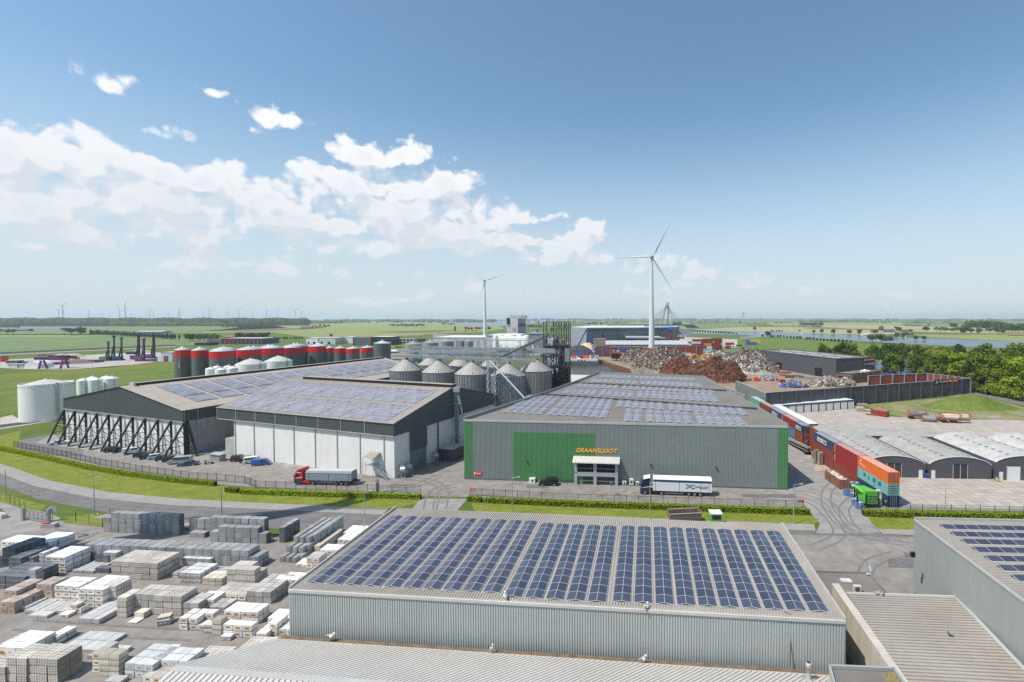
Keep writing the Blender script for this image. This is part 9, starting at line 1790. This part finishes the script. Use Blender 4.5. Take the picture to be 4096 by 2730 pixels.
# boats
def boat(t,x,y,L,label,mast=True):
 p=g(t,x,y);o=thing('sailing_boat',p,label,'boat');mb=MB();mb.prism([(p.x-L/2,p.y-1.2),(p.x+L*.3,p.y-1.4),(p.x+L/2,p.y),(p.x+L*.3,p.y+1.4),(p.x-L/2,p.y+1.2)],0.05,1.6,M_white);mb.obj('hull',o);mb=MB();mb.box(p+VC((-L*.05,0,1.6)),(L*.45,1.8,1.4),M_white);mb.obj('cabin',o)
 if mast:mb=MB();mb.tube(p+VC((0,0,1.5)),p+VC((0,0,L*1.1)),.12,M_white,n=5);mb.obj('mast',o)
boat('F6',1205,466,14,'white motor boat in the middle of the river');boat('F6',588,458,13,'white sailing boat left on the river by the willows')
for k in range(7):boat('F6' if k<2 else 'F7',[2160,2210,50,92,365,388,460][k],[480,474,432,430,430,430,425][k],11,['boat moored at the left end of the marina','boat with tall mast at the marina','white boat near the marina trees, left','white boat near the marina trees, right','boat with mast before the boathouse, left','boat with mast before the boathouse, middle','boat with mast before the boathouse, right'][k])
q=g('F7',628,488);mb=MB();mb.lathe(q,[(1.5,0),(1.5,1),(.8,1.2),(.7,5),(.1,5.6)],MATS['machine_orange'],n=10);tag(mb.obj('river_buoy'),'orange buoy on the river before the marina','buoy')
# ================================================================ TREES
LEAF={'deep':foliage('leaf_deep',(.035,.066,.012),(.095,.135,.025),.35),'mid':foliage('leaf_mid',(.075,.125,.012),(.19,.24,.03),.35),'bright':foliage('leaf_bright',(.11,.175,.012),(.28,.34,.03),.35),'willow':foliage('leaf_willow',(.07,.09,.045),(.15,.175,.10),.35),'poplar':foliage('leaf_poplar',(.035,.055,.022),(.07,.095,.035),.5)}
M_bark=mat('bark',(.10,.08,.06),.9,var=.2,scale=2)
def crown_mesh(mb,blobs,n,size,m):
 for (cx,cy,cz,r,rz_) in blobs:
  k=int(n*r*r/ sum(b[3]**2 for b in blobs))
  for i in range(k):
   d=VC((random.gauss(0,1),random.gauss(0,1),random.gauss(0,1))).normalized();rr=r*RU(.62,1.06);q=VC((cx+d.x*rr,cy+d.y*rr,cz+d.z*rr*rz_));
   nrm_=(d+VC((random.gauss(0,.5),random.gauss(0,.5),random.gauss(0,.5)))).normalized();u=nrm_.cross(VC((random.gauss(0,1),random.gauss(0,1),random.gauss(0,1)))).normalized();v=nrm_.cross(u);s=size*RU(.55,1.25)
   mb.face([q-u*s-v*s*.5,q+u*s*.6-v*s*.7,q+u*s+v*s*.5,q-u*s*.5+v*s*.8],m)
def tree_proto(kind,seed,n,leaf,bl=9,size=.05):
 """unit tree: height 1, to be scaled"""
 random.seed(seed);o=bpy.data.objects.new('tree',None);COL.objects.link(o);mb=MB();
 if kind=='round':
  th=.30;blobs=[]
  for i in range(bl):
   a=RU(0,6.28);r_=RU(.05,.26);z=RU(.38,.82);blobs.append((math.cos(a)*r_,math.sin(a)*r_,z,RU(.13,.20)*(1.1-.3*abs(z-.6)),.85))
  blobs.append((0,0,.62,.22,1.0))
 elif kind=='wood':
  th=.2;blobs=[(0,0,.6,.22,1.1)]
  for i in range(13):a=RU(0,6.28);r_=RU(.08,.27);z=RU(.16,.86);blobs.append((math.cos(a)*r_,math.sin(a)*r_,z,RU(.10,.19),RU(.7,1)))
 elif kind=='poplar':th=.22;blobs=[(RU(-.03,.03),RU(-.03,.03),.28+i*.11,.13-.010*abs(i-2)-.004*i,1.1) for i in range(6)]
 elif kind=='lolly':th=.3;blobs=[(0,0,.62,.30,1.1),(.06,.02,.75,.2,1),(-.07,0,.55,.2,1)]
 elif kind=='open':
  th=.42;blobs=[(math.cos(a)*.2,math.sin(a)*.2,RU(.6,.85),.15,.7) for a in (0,1.2,2.5,3.7,5)]+[(0,0,.8,.18,.8)]
 elif kind=='bush':th=.1;blobs=[(RU(-.45,.45),RU(-.3,.3),RU(.3,.6),RU(.22,.36),.85) for i in range(bl)]
 crown_mesh(mb,blobs,n,size,LEAF[leaf]);c=mb.obj('crown',o,local=True)
 mb=MB();mb.tube((0,0,0),(0,0,th+.12),.022 if kind!='open' else .016,M_bark,r2=.012,n=6,caps=False)
 for i in range(4):a=i*1.6+.3;mb.tube((0,0,th),(math.cos(a)*.14,math.sin(a)*.14,th+.25),.010,M_bark,r2=.004,n=4,caps=False)
 mb.obj('trunk',o,local=True);return o
TP_={}
def TPR(kind,leaf,n,size,bl=9,var=3):
 key=(kind,leaf,n)
 if key not in TP_:TP_[key]=[tree_proto(kind,7*i+len(TP_)+3,n,leaf,bl,size) for i in range(var)]
 return TP_[key]
USED=set()
def tree(p,h,kind,leaf,n,size,label,grp,wide=1.0,name=None):
 P=random.choice(TPR(kind,leaf,n,size));rz=RU(0,6.28);s=(h*wide,h*wide,h)
 if P.name in USED:o=dup(P,p,rz,scale=s)
 else:USED.add(P.name);o=P;o.location=p;o.rotation_euler=(0,0,rz);o.scale=s
 tag(o,label,'tree' if kind!='bush' else 'bush',grp);return o
random.seed(77)
# wood at the right: trees on real ground, from the bank road back to the river
WG='trees of the wood along the river on the right'
fr_=[('T4',480,560,480),('T4',700,600,500)]
def wood_row(t,pts,h0,h1,leafs,label,step,n=900,size=.040,wide=1.15):
 for (x0,y0),(x1,y1) in zip(pts,pts[1:]):
  a,b=g(t,x0,y0),g(t,x1,y1);L=(b-a).length;k=max(1,int(L/step))
  for i in range(k):
   q=a+(b-a)*((i+random.random()*.8)/k)+VC((RU(-2,2),RU(-3,3),0));tree(q,RU(h0*.85,h1),'wood',random.choice(leafs),n,size,label,WG,wide=RU(.75,1.15)*wide)
wood_row('T4',[(1890,820),(2060,848),(2200,872),(2353,900),(2650,960)],19,24,['mid','bright','bright'],'leafy green tree in the front row beside the bank road',6.5,2600,.032)
wood_row('T4',[(1480,700),(1800,745),(2050,790),(2353,830),(2700,880)],18,23,['bright','mid'],'tall green tree in the second row of the wood',7.5,2000,.034)
wood_row('T4',[(1480,655),(1750,690),(2050,735),(2353,775),(2700,800)],18,22,['bright','mid'],'green tree in the middle of the wood',9,1300,.040)
wood_row('T4',[(990,665),(1130,672),(1330,680),(1450,692)],15,19,['deep','mid'],'dark green tree behind the sign of the anthracite hall',7,1600,.036)
wood_row('T4',[(480,545),(600,560),(800,585),(1000,605),(1250,630),(1480,650)],15,21,['mid','deep','mid'],'green tree behind the anthracite hall',9,1300,.040)
wood_row('T4',[(950,520),(1250,545),(1500,570),(1800,600),(2100,620),(2400,650)],15,20,['mid','willow','deep','mid'],'tree at the river edge of the wood',10,900,.044)
wood_row('T4',[(1700,560),(2000,590),(2353,620),(2600,640)],16,21,['mid','deep'],'tree behind the river edge of the wood',11,800,.045)
random.seed(31)
for k in range(34):
 f=k/34;a=g('T4',1890+(2650-1890)*f,842+(985-842)*f);tree(a+VC((RU(-1,1),RU(1,5),0)),RU(4,8),'bush',random.choice(['mid','bright']),700,.08,'leafy bush at the foot of the wood along the bank road','bushes at the foot of the wood')
# willows
for x,y,h in ((960,395,15),(1040,400,17),(1120,400,13),(1360,372,9),(1430,372,9),(1180,350,9),(1240,352,8)):tree(g('T4',x,y),h,'round','willow',1000,.045,'grey green willow on the river bank','willows on the river bank',wide=1.5)
# row of clipped trees at the pasture
for k,(t,x,y,yt) in enumerate([('F6',q,w,v) for q,w,v in ((772,522,475),(828,525,470),(868,525,470),(922,523,475),(972,533,487),(1028,540,483),(1080,543,492),(1132,550,488),(1180,552,486),(1285,563,505),(1330,563,503),(1385,570,508),(1443,573,517),(1497,577,523),(1548,585,527),(1607,588,532),(1668,597,528),(1722,600,535),(1783,606,535),(1845,608,538),(1905,610,548),(1970,615,555))]+[('F6',q,w,v) for q,w,v in ((15,462,418),(55,465,420),(95,466,422),(135,472,428),(180,473,433))]+[('F5',q,w,v) for q,w,v in ((1743,508,473),(1778,511,478),(1813,513,475),(1848,514,476),(1882,515,478),(1916,518,480),(1957,520,482),(1990,521,483),(2027,524,486),(2062,526,486),(2097,528,486),(2132,530,486),(2165,533,490),(2198,533,492),(2232,534,494),(2266,535,497),(2300,538,500),(2338,540,507))]):
 b=g(t,x,y);tree(b,max(5,top_z(b,t,x,yt)),'lolly','deep',420,.07,'clipped round tree in the row along the pasture','round trees in the row along the pasture',wide=.95)
# poplar row
NPP=46
for i in range(NPP):
 t_=i/(NPP-1);x=1215+(2353-1215)*t_;y=410+62*t_**1.1;b=g('F1',x,y);z=top_z(b,'F1',x,325+60*t_);tree(b,z*RU(.9,1.1),'poplar','poplar',360,.045,'slim poplar in the long row behind the piling rigs','poplars in the long row',wide=.95)
for x,yb,yt in ((122,475,380),(168,475,388),(225,477,388),(313,475,388),(50,472,385),(10,470,380)):b=g('F2',x,yb);tree(b,top_z(b,'F2',x,yt),'poplar','poplar',360,.045,'slim poplar at the right end of the long row','poplars in the long row',wide=.95)
# single and grouped trees of the plain: (tile, x, foot, top, kind, leaf, label, width)
SG_='trees of the plain'
ST=[('F1',868,415,308,'open','deep','left tree of the field clump'),('F1',912,412,315,'open','deep','second tree of the field clump'),('F1',960,412,298,'round','deep','third and broadest tree of the field clump'),('F1',1085,410,300,'round','deep','dark tree right of the field clump'),('F1',1085,330,265,'poplar','deep','slim tree behind the dark one'),('F1',185,425,322,'open','mid','spreading tree at the far left'),('F1',105,425,325,'open','mid','thin tree at the far left'),('F1',8,375,318,'round','deep','tree at the left edge by the barn'),('F1',425,368,318,'round','deep','dark round tree right of the barns'),('F3',1748,362,280,'poplar','deep','pointed dark tree in the fields'),('F3',85,435,388,'round','mid','small tree by the white office'),('F2',2268,435,390,'round','mid','small round tree above the offices'),
('F6',465,405,335,'round','mid','big round tree beyond the river'),('F6',1165,430,383,'round','mid','rounded bush tree on the far bank'),('F6',1390,452,383,'round','willow','round willow on the far bank, left'),('F6',1520,457,378,'round','willow','round willow on the far bank, right'),('F6',1700,468,380,'round','willow','pale poplar group on the far bank'),('F6',2110,472,382,'round','deep','dark tree by the marina'),('F6',1510,330,265,'poplar','deep','pointed dark tree beside the round grove'),('F6',670,520,410,'round','willow','large willow at the river fork'),('F6',590,515,462,'round','deep','dark bush at the river fork'),('F6',722,522,470,'round','deep','dark tree at the river fork'),('F6',235,298,255,'round','mid','tree in the far field'),('F6',628,300,262,'round','mid','tree near the red roofed farm'),('F6',1950,470,390,'round','willow','pale tree left of the marina'),
('F7',275,400,302,'round','mid','tall tree behind the marina'),('F7',515,410,305,'round','deep','dark tree in the middle of the marina'),('F7',700,410,350,'round','mid','yellow green tree right of the black house'),('F7',910,425,305,'open','willow','thin tree in the meadow row, first'),('F7',938,425,308,'open','willow','thin tree in the meadow row, second'),('F7',1078,428,310,'open','mid','tree in the meadow row, third'),('F7',1122,430,330,'open','mid','tree in the meadow row, fourth'),('F7',1150,430,312,'open','mid','tree in the meadow row, fifth'),('F7',1195,430,325,'open','mid','tree in the meadow row, sixth'),('F7',1222,432,320,'open','mid','tree in the meadow row, seventh'),('F7',1292,432,335,'open','mid','tree in the meadow row, eighth'),('F7',1335,432,325,'open','mid','tree in the meadow row, ninth'),('F7',1370,432,320,'open','mid','tree in the meadow row, tenth'),('F7',1432,432,320,'open','deep','tree in the meadow row, eleventh'),('F7',1480,433,318,'round','deep','broad tree in the meadow row'),('F7',1572,432,325,'round','deep','dark tree in the meadow row'),('F7',1690,432,330,'round','mid','small tree in the meadow row'),('F7',1835,433,335,'open','mid','spreading tree near the meadow row end'),('F7',1862,433,333,'open','mid','leaning tree near the meadow row end'),('F7',1985,436,325,'round','deep','dark tree at the meadow row end'),('F7',2050,438,330,'round','deep','broad dark tree at the meadow row end'),('F7',1345,345,262,'round','deep','dark tree clump behind the meadow row'),('F7',1300,345,258,'round','deep','dark clump tree behind the meadow row'),('F7',965,318,275,'round','deep','dark tree beside the far barn'),('F7',780,270,235,'round','deep','dark far tree left of the barn')]
for t,x,yb,yt,k,l,lab in ST:b=g(t,x,yb);z=top_z(b,t,x,yt);tree(b,max(4,z),k,l,800 if k=='round' else 420,.05,lab,SG_,wide={'round':1.25,'open':1.0,'poplar':1.2}[k])
def grove(t,x0,x1,yb0,yb1,yt,n,leafs,label,grp,kind='round',wide=1.2,nn=420):
 for i in range(n):
  x=x0+(x1-x0)*(i+random.random())/n;yb=RU(yb0,yb1);b=g(t,x,yb);z=top_z(b,t,x,yt+RU(-4,10));tree(b,max(4,z),kind,random.choice(leafs),nn,.06,label,grp,wide=wide)
grove('F2',320,760,480,492,378,13,['mid','deep','mid','willow'],'tree of the hedge line left of the farm','hedge line trees left of the farm');grove('F2',980,1440,448,470,365,11,['deep','deep','mid'],'dark tree of the farm grove behind the finned hall','farm grove behind the finned hall');grove('F2',1300,1900,470,468,425,16,['mid'],'low tree of the hedge line right of the finned hall','hedge line right of the finned hall')
grove('F2',800,1300,300,320,250,14,['deep','mid'],'tree of the grove round the distant farm','grove round the distant farm');grove('F2',1860,2290,290,318,262,8,['mid','deep'],'tree beside the red roofed farm','trees by the red roofed farm');grove('F3',870,1340,290,302,252,18,['willow','mid','poplar'],'slim tree of the long copse in the fields','long copse in the fields');grove('F3',735,905,225,240,200,8,['deep'],'dark tree of the far copse','far copse');grove('F3',1560,1745,268,278,240,8,['deep'],'dark tree left of the white turbine','copse left of the white turbine');grove('F3',1870,2240,340,352,290,9,['willow','mid'],'tree behind the white turbine tower','trees behind the white turbine')
grove('F4',670,900,378,385,320,9,['mid','willow'],'tree right of the mill tower','trees right of the mill tower');grove('F5',300,540,402,415,372,10,['mid','deep'],'tree on the plain above the slate hall','trees above the slate hall');grove('F5',680,860,395,400,365,8,['mid','willow'],'tree of the copse left of the near turbine','copse left of the near turbine');grove('F5',1660,1770,445,460,402,4,['willow','mid'],'tree at the river behind the hall annex','trees behind the hall annex');grove('F5',1830,2110,375,385,350,10,['deep','mid'],'tree of the copse beyond the port','copse beyond the port')
grove('F6',1190,1510,335,348,270,14,['mid','mid','deep'],'tree of the round grove hiding the farm','round grove hiding the farm');grove('F6',720,900,425,432,395,8,['willow','mid'],'bush on the far river bank','bushes on the far river bank');grove('F6',780,1040,295,302,268,8,['mid','deep'],'tree of the hedge in the far fields','hedge in the far fields');grove('F7',580,690,305,312,282,4,['deep'],'small dark tree by the far barn','trees by the far barn')
grove('F7',1500,2020,370,385,222,16,['deep','mid'],'big dark tree of the grove in the right distance','big grove in the right distance',nn=800);grove('F7',1950,2700,400,420,265,20,['deep','mid'],'tree of the wood at the right edge of the plain','wood at the right edge of the plain',nn=700);grove('F7',480,720,450,462,395,6,['willow'],'willow by the marina jetty','willows by the marina');grove('F7',120,230,400,430,355,5,['mid'],'tree left of the marina','trees left of the marina')
# wooded horizon: dense far-off masses
def mass(name,t,x0,x1,yb0,yb1,yt,label,leaf,n,rows=3,size=1.0,seed=1):
 random.seed(seed);mb=MB();
 for i in range(n):
  x=RU(x0,x1);f=random.random();yb=yb0+(yb1-yb0)*f;b=g(t,x,yb);z=top_z(b,t,x,yt+RU(0,5)+5*math.sin(x*.013+seed));z=max(5,z);r_=z*.55
  b=b+VC((0,RU(0,r_),0))
  V=[];k=7
  for jz,rr in ((0.0,.7),(.35,1.0),(.7,.85),(1.0,.3)):
   for q in range(k):a=q*2*math.pi/k;w=r_*rr*RU(.8,1.15);V.append((b.x+w*math.cos(a)*1.2,b.y+w*math.sin(a),z*jz*RU(.93,1.05)))
  mb.mesh(V,[(j*k+q,j*k+(q+1)%k,(j+1)*k+(q+1)%k,(j+1)*k+q) for j in range(3) for q in range(k)]+[tuple(3*k+q for q in range(k))],LEAF[leaf])
 o=mb.obj(name);tag(o,label,'wood',kind='stuff')
mass('distant_wood','F1',-60,2400,262,285,178,'long dark wood on the far shore at the left','deep',520,seed=1)
mass('distant_wood','F1',1500,2400,285,290,225,'nearer wood edge right of the lake','mid',110,seed=2);mass('distant_wood','F1',-60,235,300,304,250,'wood tongue at the left edge before the lake','deep',40,seed=3)
mass('distant_wood','F2',0,1930,262,280,180,'dark wood behind the red banded tanks','deep',420,seed=4);mass('distant_wood','F2',0,800,280,287,240,'nearer wood edge behind the poplar row','mid',80,seed=14)
mass('distant_wood','F2',1880,2400,240,250,205,'wooded shore right of the dark wood','mid',70,seed=5);mass('distant_wood','F3',0,2300,205,238,192,'wooded shores along the far lakes','mid',300,seed=6);mass('distant_wood','F3',-200,2353,182,186,177,'blue wood line on the horizon','deep',150,seed=7)
mass('distant_wood','F5',-600,2400,330,352,318,'wooded plain behind the bridge','mid',360,seed=8);mass('distant_wood','F5',-600,2400,362,378,352,'scattered copses behind the bridge','mid',90,seed=9)
mass('distant_wood','F6',-60,2400,228,248,212,'wooded horizon right of the port','mid',330,seed=10);mass('distant_wood','F6',1150,2400,255,275,232,'wooded villages on the right plain','mid',100,seed=11);mass('distant_wood','F7',0,2500,225,240,203,'wooded horizon at the right edge','deep',260,seed=12);mass('distant_wood','F7',0,1500,255,270,240,'scattered farm trees on the right plain','mid',70,seed=13)
for k,V_ in TP_.items():
 for o in V_:
  if o.name not in USED:
   for c in list(o.children):bpy.data.objects.remove(c)
   bpy.data.objects.remove(o)
# rough bushes along the embankment of the piling yard and the wood edge
for k,(x,y) in enumerate(((1600,1195),(1660,1205),(1720,1235))):b=g('F7',x,y);tree(b,6.5,'bush','bright',700,.08,'leafy bush at the corner of the dark wall','bushes at the dark wall corner')
# past 300 of a kind: the ones that show smallest become one mass
def merge_rest(cat,name,label,keep=295):
 bpy.context.view_layer.update();L_=[o for o in COL.objects if o.get('category')==cat and o.parent is None]
 sz=lambda o:(o.scale.z if o.type=='EMPTY' else 1)/max(1,(o.location.xy).length)
 L_.sort(key=sz,reverse=True);rest=L_[keep:]
 if not rest:return
 mb=MB()
 for o in rest:
  for c in ([o] if o.type=='MESH' else [])+list(o.children):
   M=c.matrix_world;me=c.data;i0=len(mb.v);mb.v+=[tuple(M@v.co) for v in me.vertices];ms=[mb.mi(m) for m in me.materials]
   for p in me.polygons:mb.f.append(tuple(i0+q for q in p.vertices));mb.m.append(ms[p.material_index])
 for o in rest:
  for c in list(o.children):bpy.data.objects.remove(c)
  bpy.data.objects.remove(o)
 tag(mb.obj(name),label,cat,kind='stuff')
merge_rest('tree','distant_trees','smallest and farthest trees scattered over the plain')
merge_rest('wrapped pack','far_wrapped_packs','wrapped packs farthest back in the yard')
# ================================================================ HAZE
def haze(dens):
 m=bpy.data.materials.new('haze_air');m.use_nodes=True;nt=m.node_tree;nt.nodes.clear();N,L,MA,VM,MIX=nodes_of(nt);out=N('ShaderNodeOutputMaterial');v=N('ShaderNodeVolumePrincipled');L(v.outputs[0],out.inputs['Volume'])
 v.inputs['Color'].default_value=(.80,.88,1.0,1);v.inputs['Density'].default_value=dens;v.inputs['Anisotropy'].default_value=.15
 mb=MB();mb.prism([(-21000,-3200),(21000,-3200),(21000,35000),(-21000,35000)],-4.5,175,m,bottom=True);o=mb.obj('haze');tag(o,kind='stuff');m.volume_intersection_method='FAST' if 0 else m.volume_intersection_method
haze(8e-5)
print('SCENE BUILT',len(bpy.data.objects))
